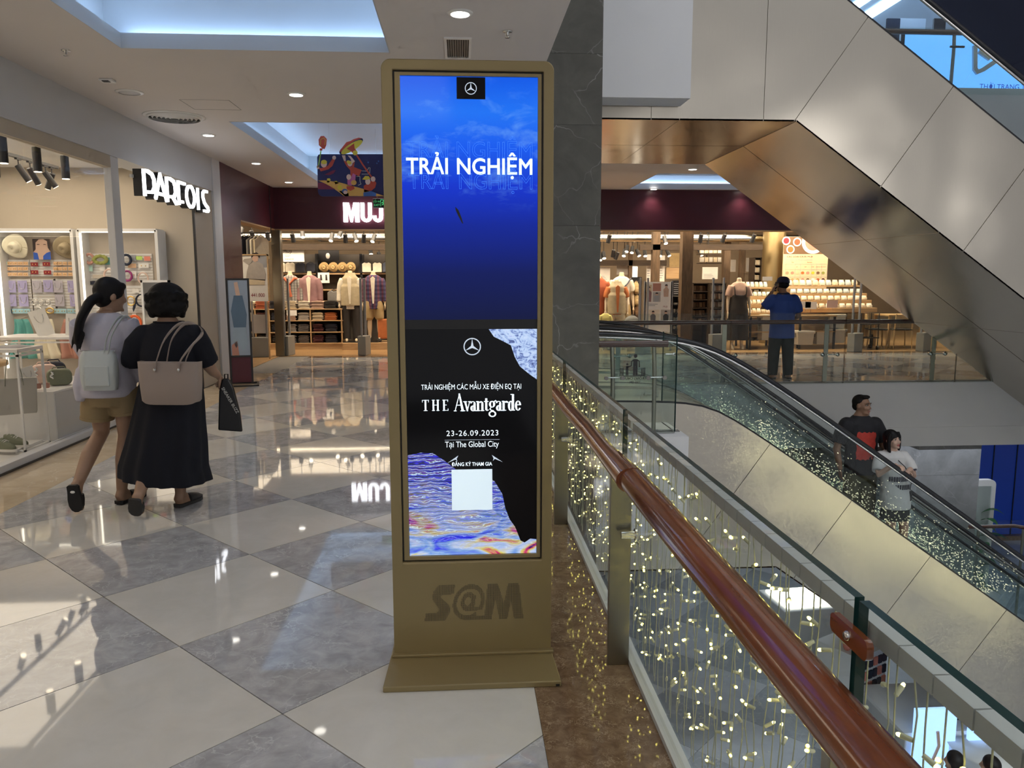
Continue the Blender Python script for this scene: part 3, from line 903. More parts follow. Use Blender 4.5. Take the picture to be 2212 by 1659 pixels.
c = ramp(nt, noise(nt, v, 26, 5, .65, 2.2), [(.3, (.02, .03, .12)), (.42, (.2, .28, .6)), (.5, (.45, .6, .9)), (.62, (.62, .75, .98)), (.72, (.35, .42, .85)), (.8, (.08, .06, .4))])
nt.links.new(c, b.inputs['Emission Color'])
emit('screen_text', (.72, .90, 1.0), .95, False); emit('screen_white', (.80, .92, 1.0), 1.0, False)
emit('screen_pale', (.62, .74, .82), .8, False); emit('screen_ghost', (.05, .22, .9), .8, False); emit('screen_silver', (.55, .64, .75), .75, False)
s1 = kl(MB().box(sx0, sx1, ky + .006, ky + .02, s1z0, s1z1).build('screen', 'screen_sky', ks))
tag(s1, 'upper screen with white lettering on a blue sky')
s2 = kl(MB().box(sx0, sx1, ky + .006, ky + .02, s2z0, s2z1).build('screen', 'screen_black', ks))
tag(s2, 'lower screen with event poster on black')
kl(MB().box(sx0, sx1, ky + .004, ky + .02, s2z1, s1z0).build('screen_gap', 'black_metal', ks))
yt = ky + .0048
def kt(body, mat, x0, x1, z, size, parent=s1, **kw):
    return text('lettering', body, mat, parent, ((x0 + x1) / 2, yt, z), size, x1 - x0, **kw)
for wd, xa, xb in (('TRẢI', -.203, -.043), ('NGHIỆM', -.011, .281)):
    kt(wd, 'screen_text', xa, xb, 1.974, .085); kt(wd, 'screen_text', xa, xb, 1.974, .085, outline=.0017)
    kt(wd, 'screen_ghost', xa, xb, 2.036, .085, outline=.0007); kt(wd, 'screen_ghost', xa + .008, xb, 1.918, .085, outline=.0007)
def star(parent, cx, cz, r, mat, y):
    mb = MB()
    n = 40
    ring = [(cx + r * .94 * math.cos(2 * PI * i / n), cz + r * .94 * math.sin(2 * PI * i / n)) for i in range(n)]
    stroke(mb, ring, r * .12, y, y + .0008, closed=True)
    for a in (90, 210, 330):
        t = R_(a)
        tip = (cx + r * .93 * math.cos(t), cz + r * .93 * math.sin(t))
        w = r * .16
        sd = [(cx + w * math.cos(t + R_(60)) , cz + w * math.sin(t + R_(60))), (cx + w * math.cos(t - R_(60)), cz + w * math.sin(t - R_(60)))]
        mb.prism([tip, sd[0], (cx, cz), sd[1]], y, y + .0008)
    return mb.build('star_emblem', mat, parent)
MB().box(-.009, .100, yt - .0006, yt + .0005, 2.252, s1z1 - .002).build('emblem_panel', 'screen_black', s1)
star(s1, .045, 2.291, .0225, 'screen_silver', yt - .002)
# a small dark car seen from above in the blue
mb = MB(); a = R_(68)
mb.prism([(-.0035 + .03 * (u) * math.cos(a) - vv * math.sin(a), 1.818 + .03 * u * -math.sin(a) + vv * .4) for u, vv in ((-1.1, .004), (-.6, .008), (.2, .007), (1.1, .003), (1.15, -.002), (.2, -.006), (-.8, -.006))], yt - .0004, yt + .0004)
mb.build('car_picture', 'black_metal', s1)
# lower poster
def poly_on(pts, mat, name, parent=s2, dy=0): return MB().prism(pts, yt - .0003 - dy, yt + .0006 - dy).build(name, mat, parent)
poly_on([(sx1 - .001, s2z1 - .001), (.108, s2z1 - .001), (.128, 1.345), (.162, 1.328), (.196, 1.310), (.212, 1.262), (.232, 1.225), (.268, 1.195), (sx1 - .001, 1.172)], 'screen_ice', 'ice_picture')
poly_on([(sx0 + .001, s2z0 + .001), (sx1 - .001, s2z0 + .001), (sx1 - .001, .505), (.275, .508), (.252, .492), (.235, .50), (.212, .56), (.190, .592), (.172, .64), (.160, .70), (.128, .755), (.062, .79), (.0, .79), (-.04, .815), (-.075, .845), (-.12, .875), (-.17, .878), (sx0 + .001, .868)], 'screen_paint', 'paint_picture')
star(s2, .042, 1.306, .0345, 'screen_silver', yt - .001)
kt('TRẢI NGHIỆM CÁC MẪU XE ĐIỆN EQ TẠI', 'screen_white', -.162, .238, 1.1345, .030, s2)
kt('23-26.09.2023', 'screen_white', -.064, .145, .945, .032, s2, space=1.15)
MB().box(-.072, .150, yt, yt + .0004, .9275, .9285).build('rule', 'screen_silver', s2)
kt('Tại The Global City', 'screen_white', -.071, .146, .8985, .034, s2)
kt('ĐĂNG KÝ THAM GIA', 'screen_white', -.045, .119, .8205, .021, s2, off=.0003)
# the code square is left blank
MB().box(-.046, .119, yt - .0016, yt - .0006, .636, .806).build('blank_square', 'screen_pale', s2)
for x, z, sg in ((-.032, .848, -1), (.132, .848, 1)):
    poly_on([(x - .014 * sg, z + .016), (x + .002 * sg, z + .005), (x + .030 * sg, z - .014), (x - .002 * sg, z + .0), (x - .01 * sg, z - .008), (x - .007 * sg, z + .002)], 'screen_silver', 'sparkle')
# serif word drawn letter by letter: thick stems, thin hairlines, slab serifs
def serif_word(word, x0, x1, z0, h, parent, mat):
    mb = MB(); x = 0
    y0, y1 = yt, yt + .0005
    T, t = .15, .045
    def R(a, b, c, d): mb.prism([(a, c), (b, c), (b, d), (a, d)], y0, y1)
    def para(a, b, c, d, e, f_): mb.prism([(a, c), (b, c), (e, d), (f_, d)], y0, y1)
    def bowl(cx, cz, rx, rz, th=T, tn=t, a0=0, a1=360):
        n = 28
        o = [(cx + rx * math.cos(R_(a0 + (a1 - a0) * i / n)), cz + rz * math.sin(R_(a0 + (a1 - a0) * i / n))) for i in range(n + 1)]
        q = [(cx + (rx - th) * math.cos(R_(a0 + (a1 - a0) * i / n)), cz + (rz - tn) * math.sin(R_(a0 + (a1 - a0) * i / n))) for i in range(n + 1)]
        for i in range(n): mb.prism([o[i], o[i + 1], q[i + 1], q[i]], y0, y1)
    X = .62
    for ch in word:
        if ch == 'T': R(x + .22, x + .22 + T, 0, 1); R(x, x + .59, 1 - t, 1); R(x, x + t, .78, 1); R(x + .59 - t, x + .59, .78, 1); R(x + .12, x + .47, 0, t); x += .59
        elif ch == 'H': R(x + .06, x + .06 + T, 0, 1); R(x + .46, x + .46 + T, 0, 1); R(x + .1, x + .5, .5, .5 + t); [R(x + a, x + a + .27, c, c + t) for a in (0, .40) for c in (0, 1 - t)]; x += .67
        elif ch == 'E': R(x + .06, x + .06 + T, 0, 1); R(x, x + .52, 0, t); R(x, x + .50, 1 - t, 1); R(x + .1, x + .38, .5, .5 + t); R(x + .52 - t, x + .52, 0, .2); R(x + .50 - t, x + .50, .8, 1); x += .54
        elif ch == 'A': para(x + .02, x + .08, 0, 1.12, x + .40, x + .34); para(x + .50, x + .68, 0, 1.12, x + .40, x + .30); R(x + .14, x + .54, .36, .36 + t); R(x - .04, x + .16, 0, t); R(x + .42, x + .76, 0, t); x += .66
        elif ch == 'v': para(x + .20, x + .30, 0, X, x + .16, x + .02); para(x + .20, x + .27, 0, X, x + .44, x + .38); R(x - .04, x + .22, X - t, X); R(x + .30, x + .52, X - t, X); x += .43
        elif ch == 'a': R(x + .24, x + .24 + T, 0, .5); bowl(x + .2, .17, .18, .18); bowl(x + .2, .47, .19, .15, .1, t, 20, 170); R(x + .36, x + .46, 0, t); x += .45
        elif ch == 'n': R(x + .03, x + .03 + T, 0, X); R(x + .33, x + .33 + T, 0, .44); bowl(x + .31, .44, .17, .18, .14, t, 0, 150); R(x - .03, x + .24, 0, t); R(x + .27, x + .54, 0, t); R(x - .03, x + .1, X - t, X); x += .52
        elif ch == 't': R(x + .08, x + .08 + T, .1, .8); R(x, x + .32, X - t, X); bowl(x + .22, .13, .14, .13, .12, t, 180, 330); x += .31
        elif ch == 'g': bowl(x + .25, .42, .22, .21); bowl(x + .27, -.20, .27, .20, .11, .07); stroke(mb, [(x + .18, .22), (x + .10, .12), (x + .18, .04), (x + .36, .0)], .06, y0, y1); stroke(mb, [(x + .38, .58), (x + .50, .64), (x + .56, .58)], .07, y0, y1); x += .50
        elif ch == 'r': R(x + .03, x + .03 + T, 0, X); bowl(x + .30, .46, .15, .16, .1, .1, 20, 150); R(x - .03, x + .28, 0, t); R(x - .03, x + .1, X - t, X); x += .38
        elif ch == 'd': R(x + .30, x + .30 + T, 0, 1.05); bowl(x + .22, .30, .20, .32); R(x + .20, x + .34, 1.05 - t, 1.05); R(x + .40, x + .52, 0, t); x += .50
        elif ch == 'e': bowl(x + .23, .31, .22, .32, T, t, 10, 330); R(x + .1, x + .44, .34, .34 + t); x += .46
        elif ch == ' ': x += .3
        if ch in 'TH': x += .28
    kx_, kz_ = (x1 - x0) / x, h
    mb.xf(Matrix(((kx_, 0, 0, x0), (0, 1, 0, 0), (0, 0, kz_, z0), (0, 0, 0, 1))))
    return mb.build('lettering', mat, parent)
serif_word('THE', -.160, -.055, 1.049, .044, s2, 'screen_white')
serif_word('Avantgarde', -.032, .238, 1.046, .064, s2, 'screen_white')
# perforated logo on the lower shell: rows of small dark slots
lg = MB()
S_POLY = [(.3125, 1), (.298, .743), (.178, .716), (.163, .65), (.25, .43), (.264, .27), (.21, .01), (0, 0), (.014, .216), (.125, .23), (.154, .324), (.082, .595), (.091, .81), (.144, .987)]
M_POLY = [(.60, 0), (.672, 0), (.715, .55), (.755, 0), (.835, 0), (.872, .5), (.905, 0), (1.0, 0), (.95, 1), (.845, 1), (.80, .45), (.74, 1), (.635, 1)]
def in_poly(u, v, p):
    c = False
    for i in range(len(p)):
        (x1_, y1_), (x2_, y2_) = p[i], p[i - 1]
        if (y1_ > v) != (y2_ > v) and u < (x2_ - x1_) * (v - y1_) / (y2_ - y1_) + x1_: c = not c
    return c
def inside(u, v):
    # letters S @ M of the punched logo in a unit box
    if in_poly(u, v, S_POLY) or in_poly(u, v, M_POLY): return True
    sl = u - .06 * (v - .5)
    d = math.hypot((sl - .447) * 3.15, v - .5)
    if .375 < d < .50 and not (sl > .54 and v < .28): return True
    if v < .125 and .44 < sl < .66: return True
    di = math.hypot((sl - .437) * 3.9, (v - .52) * 1.02)
    return .12 < di < .27 or (.468 < sl < .51 and .26 < v < .70) or (.26 < v < .37 and .45 < sl < .55)
lg_box = 0
x0, x1, z0, z1 = -.165, .246, .170, .325
nx, nz = 96, 36
for j in range(nz):
    for i in range(nx):
        u, v = (i + .5) / nx, (j + .5) / nz
        if inside(u, v):
            cx, cz = x0 + (x1 - x0) * u, z0 + (z1 - z0) * v
            y = ky - .0128
            lg.add([(cx - .0012, y, cz - .0015), (cx + .0008, y, cz - .0015), (cx + .0012, y, cz + .0015), (cx - .0008, y, cz + .0015)], [(0, 1, 2, 3)])
o = kl(lg.build('perforated_logo', 'black_metal', ks))
tag(o, 'punched slot lettering', kind='stuff')
# ------------------------------------------------------------------ ceiling fittings
def downlight(x, y, label, z=ZC, e=30, r=.075, col=(1, .93, .82), ang=115):
    t = thing('downlight', label, 'light', (x, y, z), group='round recessed ceiling lights')
    MB().lathe([(r * .86, -.012), (r * 1.12, -.010), (r * 1.2, -.002), (r * 1.2, .0)], n=28, caps=False).build('trim_ring', 'white_gloss', t)
    MB().lathe([(0, -.0135), (r * .85, -.0135), (r * .85, -.011), (0, -.011)], n=28).build('diffuser', 'lamp_disc', t)
    spot('downlight_lamp', (0, 0, -.03), e, col, ang, .8, parent=t, r=.07)
    return t
downlight(.013, 5.62, 'bright round ceiling light directly above the kiosk', e=34)
downlight(-1.60, 8.08, 'round ceiling light between the two lit ceiling coves', e=34)
downlight(-3.16, 10.36, 'round ceiling light above the white shop sign letters', e=26)
downlight(-3.19, 12.78, 'round ceiling light at the start of the maroon wall', e=26)
downlight(-3.21, 15.2, 'small round ceiling light deepest along the maroon wall', e=26)
downlight(3.87, 13.08, 'round ceiling light just below the copper-coloured soffit', e=30)
downlight(3.94, 16.0, 'round ceiling light close to maroon band, left of the pair', e=22)
downlight(5.80, 16.0, 'round ceiling light close to maroon band, right of the pair', e=22)
for x, y, lb_ in ((-.2, 1.2, 'round ceiling light overhead on the right, above the picture'), (-3.1, 4.2, 'round ceiling light over the left shop window, above the picture'), (-3.1, .8, 'round ceiling light overhead at the far left, above the picture'),
                  (.1, 8.9, 'round ceiling light hidden behind the kiosk top'), (.2, 12.5, 'round ceiling light hidden behind the kiosk screen'), (7.9, 13.1, 'round ceiling light hidden behind the overhead escalator'), (-1.6, 1.3, 'round ceiling light overhead in the middle, above the picture')):
    downlight(x, y, lb_, e=34)
def sprinkler(x, y, label, z=ZC):
    t = thing('sprinkler', label, 'sprinkler', (x, y, z), group='fire sprinklers on the ceiling')
    MB().lathe([(.032, 0), (.036, -.004), (.030, -.008), (.012, -.009), (.010, -.03), (0, -.03)], n=20).build('rose', 'chrome', t)
    MB().lathe([(0, -.042), (.02, -.042), (.02, -.045), (0, -.045)], n=14).cyl((0, 0, -.03), (0, 0, -.043), .004, n=8).build('deflector', 'chrome', t)
sprinkler(-3.11, 6.68, 'small metal fire sprinkler on the ceiling at the far left')
sprinkler(.36, 6.0, 'small dark fire sprinkler on the ceiling right of the vent')
sprinkler(-1.49, 9.98, 'fire sprinkler inside the further ceiling cove', ZC + .50)
t = thing('smoke_detector', 'small square ceiling detector left of the round speaker', 'detector', (-3.197, 7.61, ZC))
MB().box(-.06, .06, -.05, .05, -.022, 0).build('body', 'white_gloss', t, bevel=.008)
MB().box(-.03, .03, -.051, .0, -.026, -.02).build('sensor', 'black_metal', t)
t = thing('ceiling_speaker', 'round white ceiling speaker beside the round air diffuser', 'speaker', (-3.197, 8.09, ZC))
MB().lathe([(0, -.008), (.10, -.008), (.10, -.003), (.104, -.002)], n=32).build('grille', 'white_paint', t)
MB().lathe([(.10, -.011), (.125, -.008), (.13, 0), (.10, 0)], n=32, caps=False).build('rim', 'white_gloss', t)
t = thing('air_diffuser', 'round ribbed white air diffuser on the ceiling', 'vent', (-3.18, 9.24, ZC))
for i, r in enumerate((.28, .235, .19, .145, .10, .055)):
    MB().lathe([(r - .012, -.030), (r - .008, -.030), (r + .016, -.006), (r + .012, -.004)], n=40, caps=False).build('ring_blade', 'white_gloss', t)
MB().lathe([(.285, -.008), (.31, -.012), (.33, -.004), (.33, 0), (.285, 0)], n=40, caps=False).build('collar', 'white_gloss', t)
MB().lathe([(0, -.002), (.29, -.002), (.29, 0), (0, 0)], n=40).build('backing', 'dark_plastic', t)
t = thing('air_vent', 'square louvred air vent in the ceiling above the kiosk', 'vent', (-.005, 6.43, ZC))
MB().box(-.09, .09, -.25, .25, -.002, 0).build('backing', 'black_metal', t)
f = MB()
for bx in ((-.105, .105, -.27, -.245), (-.105, .105, .245, .27), (-.105, -.085, -.245, .245), (.085, .105, -.245, .245)): f.box(*bx, -.012, 0)
f.build('frame', 'white_gloss', t)
lv = MB().box(-.004, .004, -.245, .245, -.011, -.001).mesh('louvre', 'grey_plastic')
for i in range(9): inst('louvre', lv, (-.072 + .018 * i, 0, 0), t)
# ------------------------------------------------------------------ accessory shop front
sg = thing('shop_sign', 'row of white lit letters over the accessory shop entrance', 'sign', (-3.60, 9.375, 2.52))
GLY = {
    'P': [[(0, 0), (0, .97), (.12, 1), (.27, .93), (.33, .75), (.33, .42), (.26, .22), (.08, .18)]],
    'A': [[(0, 0), (.20, 1), (.40, 0)], [(.09, .24), (.31, .24)]],
    'R': [[(0, 0), (0, .97), (.12, 1), (.27, .93), (.32, .72), (.32, .45), (.26, .28), (.06, .24)], [(.2, .26), (.34, 0)]],
    'F': [[(0, 0), (0, .98), (.28, .98)], [(.04, .16), (.16, .16)]],
    'O': [[(.19 + .17 * math.cos(a), .5 + .47 * math.sin(a)) for a in [2 * PI * i / 28 for i in range(28)]]],
    'I': [[(0, 0), (0, 1)]],
    'S': [[(.26, .97), (.12, .97), (.05, .86), (.04, .66), (.10, .42), (.18, .30), (.26, .22), (.28, .10), (.24, .03), (.06, .03)]],
}
hL = .295
for ch, yy in zip('PARFOIS', (0, .315, .70, 1.10, 1.375, 1.845, 2.02)):
    lt = MB()
    for st_ in GLY[ch]:
        pts = [(yy + .02 + u * .90, v * hL) for u, v in st_]
        closed = ch == 'O'
        stroke(lt, pts, .034, 0, .03, 0, closed); stroke(lt, pts, .036, .03, .13, 1, closed)
    o = lt.xf(Matrix.Rotation(PI / 2, 4, 'Z')).build('letter', ['sign_white', 'black_metal'], sg)
    o.data.name = 'letter_' + ch
sgb = MB().box(-.145, -.12, -.05, 2.42, .20, .235)
sgb.build('sign_rail', 'grey_fascia', sg)
# glazing of the shop front
def glazing(name, label, y0, y1, z0, z1, x=XS - .06):
    t = thing(name, label, 'window', (x, (y0 + y1) / 2, z0), kind='structure')
    MB().box(-.006, .006, -(y1 - y0) / 2, (y1 - y0) / 2, 0, z1 - z0).build('pane', 'shop_glass', t)
    return t
glazing('window_1', 'tall clear shop window pane nearest, at the left edge', 4.4, 7.22, .075, 2.76)
glazing('window_2', 'tall clear shop window pane next to the grey door post', 7.235, 8.84, .075, 2.76)
fr = MB().box(XS - .10, XS - .02, 8.84, 9.03, .0, 2.885)
struct(fr.build('trim_5', 'white_paint', bevel=.004), 'pale grey door post at the end of the shop window', 'trim')
fr = MB().box(XS - .10, XS - .02, -3, 8.84, 2.76, 2.885)
struct(fr.build('trim_6', 'cream_wall'), 'pale head frame above the shop window', 'trim')
fr = MB().box(XS - .10, XS - .0, -3, 8.84, 0, .075)
struct(fr.build('trim_7', 'white_paint', bevel=.004), 'white sill along the foot of the shop window', 'trim')
fr = MB().box(XS + .0005, XS + .012, -3, 8.86, 0.0, .018)
struct(fr.build('baseboard_left', 'black_metal'), 'dark line at the foot of the shop window', 'baseboard')
# track lights in the shop window
tk = thing('light_track', 'black light track with three cylinder spots in the shop window', 'light', (-4.3, 7.6, 2.99))
MB().box(-.02, .02, -2.0, 1.95, -.018, .018).build('track', 'black_metal', tk)
def track_head(parent, p, d, L=.20, r=.038, lamp=True, mats='dark_plastic', e=0):
    p = Vector(p); d = Vector(d).normalized()
    q = p + Vector((0, 0, -.11))
    MB().box(p.x - .015, p.x + .015, p.y - .05, p.y + .05, p.z - .035, p.z - .005).cyl(p + Vector((0, 0, -.03)), q, .008, n=8).build('stem', 'black_metal', parent)
    a, b_ = q - d * L * .1, q + d * L
    h = MB().cyl(a, b_, r, n=18).build('lamp_head', mats, parent)
    MB().cyl(b_ - d * .002, b_ + d * .003, r * .86, n=18).build('lamp_face', 'lamp_warm' if lamp else 'dark_plastic', h)
for y in (.25, .85, 1.42): track_head(tk, (0, y, 0), (0, 0, -1), .22, .042)
tk2 = thing('light_track', 'black light track with angled spots deeper in the accessory shop', 'light', (-5.15, 9.2, 2.99))
MB().box(-.02, .02, -2.2, 1.4, -.018, .018).build('track', 'black_metal', tk2)
for y, d in ((-.35, (.5, -.4, -1)), (.05, (-.3, .5, -1)), (.5, (.5, .3, -1)), (.75, (.25, .5, -1)), (1.1, (.5, .4, -1)), (1.25, (-.5, .2, -1))): track_head(tk2, (0, y, 0), d, .19, .036)
for x, y, lb_ in ((-4.5, 10.2, 'small round ceiling spot inside the accessory shop near the sign'), (-4.25, 9.5, 'small round ceiling spot just inside the accessory shop doorway')):
    t = thing('downlight', lb_, 'light', (x, y, 3.10), group='round recessed ceiling lights')
    MB().lathe([(0, -.012), (.055, -.012), (.06, -.004), (.06, 0)], n=20).build('diffuser', 'lamp_warm', t)
# ---- back wall display
plain('lilac', (.42, .38, .62), .6); plain('lilac_grey', (.47, .44, .50), .6); plain('peach', (.78, .50, .30), .6); plain('mint', (.45, .66, .58), .6)
plain('card_red', (.28, .02, .03), .5); plain('card_blue', (.38, .62, .70), .5); plain('cream_felt', (.74, .68, .52), .8, bmp=.1); plain('tan_felt', (.36, .29, .18), .8, bmp=.1)
plain('card_white', (.80, .78, .74), .6); plain('silver', (.7, .7, .68), .2, metal=1); plain('gold', (.75, .52, .2), .25, metal=1)
plain('olive', (.25, .27, .06), .7); plain('teal', (.10, .36, .33), .6); plain('lime', (.5, .72, .15), .5); plain('coral', (.75, .25, .18), .6); plain('rose', (.45, .22, .17), .7)
plain('magenta', (.28, .03, .16), .5); plain('blue_gem', (.03, .03, .35), .2); plain('navy', (.012, .018, .04), .75, bmp=.2, bs=200); plain('orange', (.75, .13, .03), .6)
plain('blush', (.70, .50, .42), .6); plain('khaki_green', (.16, .18, .12), .6); plain('grey_leather', (.42, .40, .35), .5, bmp=.06, bs=150)
plain('skin_print', (.62, .42, .32), .7); plain('print_blue', (.02, .10, .50), .6); plain('print_dark', (.03, .02, .02), .7); plain('print_grey', (.34, .35, .38), .7)
YW = 11.40
def shelf_unit(label, x0, x1, z1):
    t = thing('display_bay', label, 'shelf', ((x0 + x1) / 2, YW, .055))
    w_ = (x1 - x0) / 2
    MB().box(-w_, w_, -.01, .015, 0, z1).build('back_panel', 'shop_beige', t)
    for sx in (-1, 1): MB().box(sx * w_ - .02, sx * w_ + .02, -.30, .0, 0, z1 + .02).build('side_panel', 'white_gloss', t)
    MB().box(-w_, w_, -.30, 0, z1, z1 + .04).build('top_panel', 'white_gloss', t)
    MB().box(-w_ + .022, -w_ + .036, -.28, -.26, .3, z1 - .02).build('led_strip', 'shelf_led', t)
    MB().box(-w_ + .04, w_ - .04, -.28, -.26, z1 - .012, z1 - .001).build('led_strip', 'shelf_led', t)
    return t
plain('shop_beige', (.52, .45, .37), .7)
u1 = shelf_unit('left lit display bay with two wide-brim hats and jewellery cards', -6.30, -5.28, 2.16)
u2 = shelf_unit('right lit display bay hung with headbands and hair clips', -5.20, -4.16, 2.16)
def W(px, py, Y=YW - .06): return P(px, py, Y=Y)
def slatwall(parent, x0, x1, z0, z1, root):
    MB().box(x0 - root.location.x, x1 - root.location.x, -.035, -.012, z0 - .055, z1 - .055).build('peg_panel', 'white_gloss', parent)
    n = int((z1 - z0) / .04)
    me = MB().box(0, x1 - x0, -.040, -.034, 0, .006).mesh('slat', 'shop_beige')
    for i in range(n): inst('slat', me, (x0 - root.location.x, 0, z0 - .055 + .02 + i * .04), parent)
for (a, b_, c_, d_) in ((12, 62, 561, 597), (64, 114, 561, 597), (116, 170, 561, 597), (13, 66, 603, 676), (70, 118, 603, 676), (119, 171, 603, 676)):
    p0, p1 = W(a, d_), W(b_, c_); slatwall(u1, p0.x, p1.x, p0.z, p1.z, u1)
for (a, b_, c_, d_) in ((190, 326, 548, 606), (190, 316, 617, 676)):
    p0, p1 = W(a, d_), W(b_, c_); slatwall(u2, p0.x, p1.x, p0.z, p1.z, u2)
def hat(px, py, r, mt, band, label, cat_group, Y=YW - .16, tilt=.25, roll=0.0):
    c = W(px, py, Y)
    t = thing('hat', label, 'hat', c, 0, cat_group)
    mm = Matrix.Rotation(roll, 4, 'Y') @ Matrix.Rotation(PI / 2 + tilt, 4, 'X')
    br_ = MB()
    def brim(u, v):
        a = 2 * PI * u; q = r * (.45 + .55 * v)
        return (q * math.cos(a), q * math.sin(a) * .97, .018 * math.cos(2 * a) * v * v * 2 - .01 * v)
    br_.sheet(brim, 36, 5)
    o = br_.xf(mm).build('brim', mt, t)
    sl = o.modifiers.new('s', 'SOLIDIFY'); sl.thickness = .004
    cr = MB()
    def crown(u, v):
        a = 2 * PI * u
        prof_ = [(.50, 0), (.49, .25), (.46, .5), (.40, .72), (.28, .80), (.10, .70), (.0, .68)]
        k = v * 6; i = min(5, int(k)); f_ = k - i
        q = prof_[i][0] * (1 - f_) + prof_[i + 1][0] * f_; z = prof_[i][1] * (1 - f_) + prof_[i + 1][1] * f_
        pinch = 1 - .16 * math.exp(-((a - PI / 2) ** 2) / .3) * v - .16 * math.exp(-((a - PI / 2 - .0) ** 2) / .3) * 0
        return (r * q * math.cos(a) * .92 * (1 - .12 * v * abs(math.sin(a))), r * q * math.sin(a) * pinch, r * z * .85 + .01 * math.sin(a) * v)
    cr.sheet(crown, 32, 12)
    cr.xf(mm).build('crown', mt, t)
    MB().lathe([(r * .505, .004), (r * .505, .045), (r * .49, .045)], n=32, sx=.93, sy=.98).xf(mm).build('hat_band', band, t)
    return t
hat(34, 533, .172, 'cream_felt', 'cream_felt', 'cream wide-brim hat on the wall at the far left', None, roll=.15)
hat(142, 535, .165, 'tan_felt', 'tan_felt', 'olive tan wide-brim hat on the wall right of the portrait', None, roll=.2)
# portrait poster (flat print)
c = W(90, 538.5, YW - .10)
pt = thing('portrait_poster', 'small portrait poster with blue clothing between the two hats', 'poster', c)
MB().box(-.115, .115, 0, .012, -.14, .14).build('board', 'skin_print', pt)
for nm, mt_, poly in (('print_hair', 'print_dark', [(-.115, .14), (-.115, -.04), (-.08, .0), (-.075, .09), (-.03, .135), (.03, .14)]), ('print_hair', 'print_dark', [(.03, .14), (.08, .11), (.085, .02), (.115, -.03), (.115, .14)]),
                      ('print_dress', 'print_blue', [(-.115, -.04), (-.06, -.05), (-.045, -.14), (-.115, -.14)]), ('print_dress', 'print_blue', [(.01, -.14), (.015, -.09), (.06, -.05), (.115, -.03), (.115, -.14)])):
    MB().prism(poly, -.002, -.0005).build(nm, mt_, pt)
for x in (-.04, .045): MB().prism([(x - .02, .062), (x + .02, .062), (x + .012, .07), (x - .012, .07)], -.003, -.001).build('print_eye', 'print_dark', pt)
def card(px, py, w_, h_, mt_, name, label, cat, group, ring=None, Y=YW - .075):
    c = W(px, py, Y)
    t = thing(name, label, cat, c, 0, group)
    MB().box(-w_ / 2, w_ / 2, 0, .003, -h_ / 2, h_ / 2).build('card', mt_, t)
    MB().cyl((0, .0, h_ * .42), (0, .035, h_ * .46), .003, n=6).build('hook', 'silver', t)
    if ring == 'chain':
        pts = [(w_ * .32 * math.sin(a), -.004, h_ * .38 - h_ * .62 * (1 - math.cos(a)) / 2 * 1.1) for a in [PI * (i / 10 - .5) * 1.1 + 0 for i in range(11)]]
        pts = [(w_ * .33 * math.cos(R_(180 + 18 * i)), -.004, h_ * .30 + h_ * .55 * math.sin(R_(180 + 18 * i))) for i in range(11)]
        MB().tube(pts, .0035, 6).build('necklace', 'silver', t)
    elif ring == 'studs':
        for sx in (-1, 1): MB().ell((sx * w_ * .2, -.005, 0), (.007, .005, .009), 8, 6).build('earring', 'gold', t)
    return t
ROW3, COL4 = ('top', 'middle', 'bottom'), ('first', 'second', 'third', 'fourth')
for r_, y in enumerate((569, 580.5, 592.5)):
    for q_, x in enumerate((21, 32, 43.5, 55)): card(x, y, .066, .05, 'peach', 'earring_card', 'peach earring card on pegboard under cream hat, %s row, %s from left' % (ROW3[r_], COL4[q_]), 'earrings', 'peach earring cards, left pegboard', 'studs')
    for q_, x in enumerate((120, 129, 140, 152)): card(x, y, .062, .05, 'peach', 'earring_card', 'peach earring card on pegboard under tan hat, %s row, %s from left' % (ROW3[r_], COL4[q_]), 'earrings', 'peach earring cards, right pegboard', 'studs')
    card(13.5, y, .03, .05, 'mint', 'earring_card', 'narrow mint earring card at left edge under cream hat, %s row' % ROW3[r_], 'earrings', 'mint earring cards, left edge')
    card(163.5, y, .05, .055, 'mint', 'earring_card', 'mint earring card at right edge under tan hat, %s row' % ROW3[r_], 'earrings', 'mint earring cards, right edge')
for x, y, p_ in ((74, 571, 'upper left'), (100, 570.5, 'upper right'), (74.5, 588, 'lower left'), (102.5, 588.5, 'lower right')):
    card(x, y, .10, .055, 'card_red', 'bracelet_card', 'dark red jewellery card, %s of the four' % p_, 'bracelet', 'dark red jewellery cards', 'studs')
for x, y, m_, lb_ in ((24, 619, 'lilac', 'lilac necklace card, leftmost of the upper row'), (48.5, 619, 'lilac', 'lilac necklace card, second from left in the upper row'), (80, 619, 'lilac_grey', 'pale striped lilac necklace card in the middle of the upper row'),
                      (104, 618, 'lilac', 'lilac card with a thick white pearl necklace'), (125.5, 619, 'lilac_grey', 'grey lilac card with a long pendant, upper row'), (156, 619, 'lilac', 'lilac necklace card, rightmost of the upper row'),
                      (25, 649, 'lilac', 'lilac necklace card, leftmost of the lower row'), (51, 649, 'lilac', 'lilac necklace card, second from left in the lower row'), (129, 649, 'lilac_grey', 'grey lilac card with layered chain, lower row'), (161, 649, 'lilac', 'lilac necklace card, rightmost of the lower row')):
    card(x, y, .125, .165, m_, 'necklace_card', lb_, 'necklace', 'lilac necklace cards', 'chain')
for q_, x in enumerate((19.5, 31, 45, 58)): card(x, 672, .085, .066, 'card_blue', 'anklet_card', 'pale blue card in bottom left row of hat bay, %s from left' % COL4[q_], 'bracelet', 'pale blue cards, left row', 'studs')
for q_, x in enumerate((123.5, 137, 152, 165)): card(x, 672, .085, .066, 'card_blue', 'anklet_card', 'pale blue card in bottom right row of hat bay, %s from left' % COL4[q_], 'bracelet', 'pale blue cards, right row', 'studs')
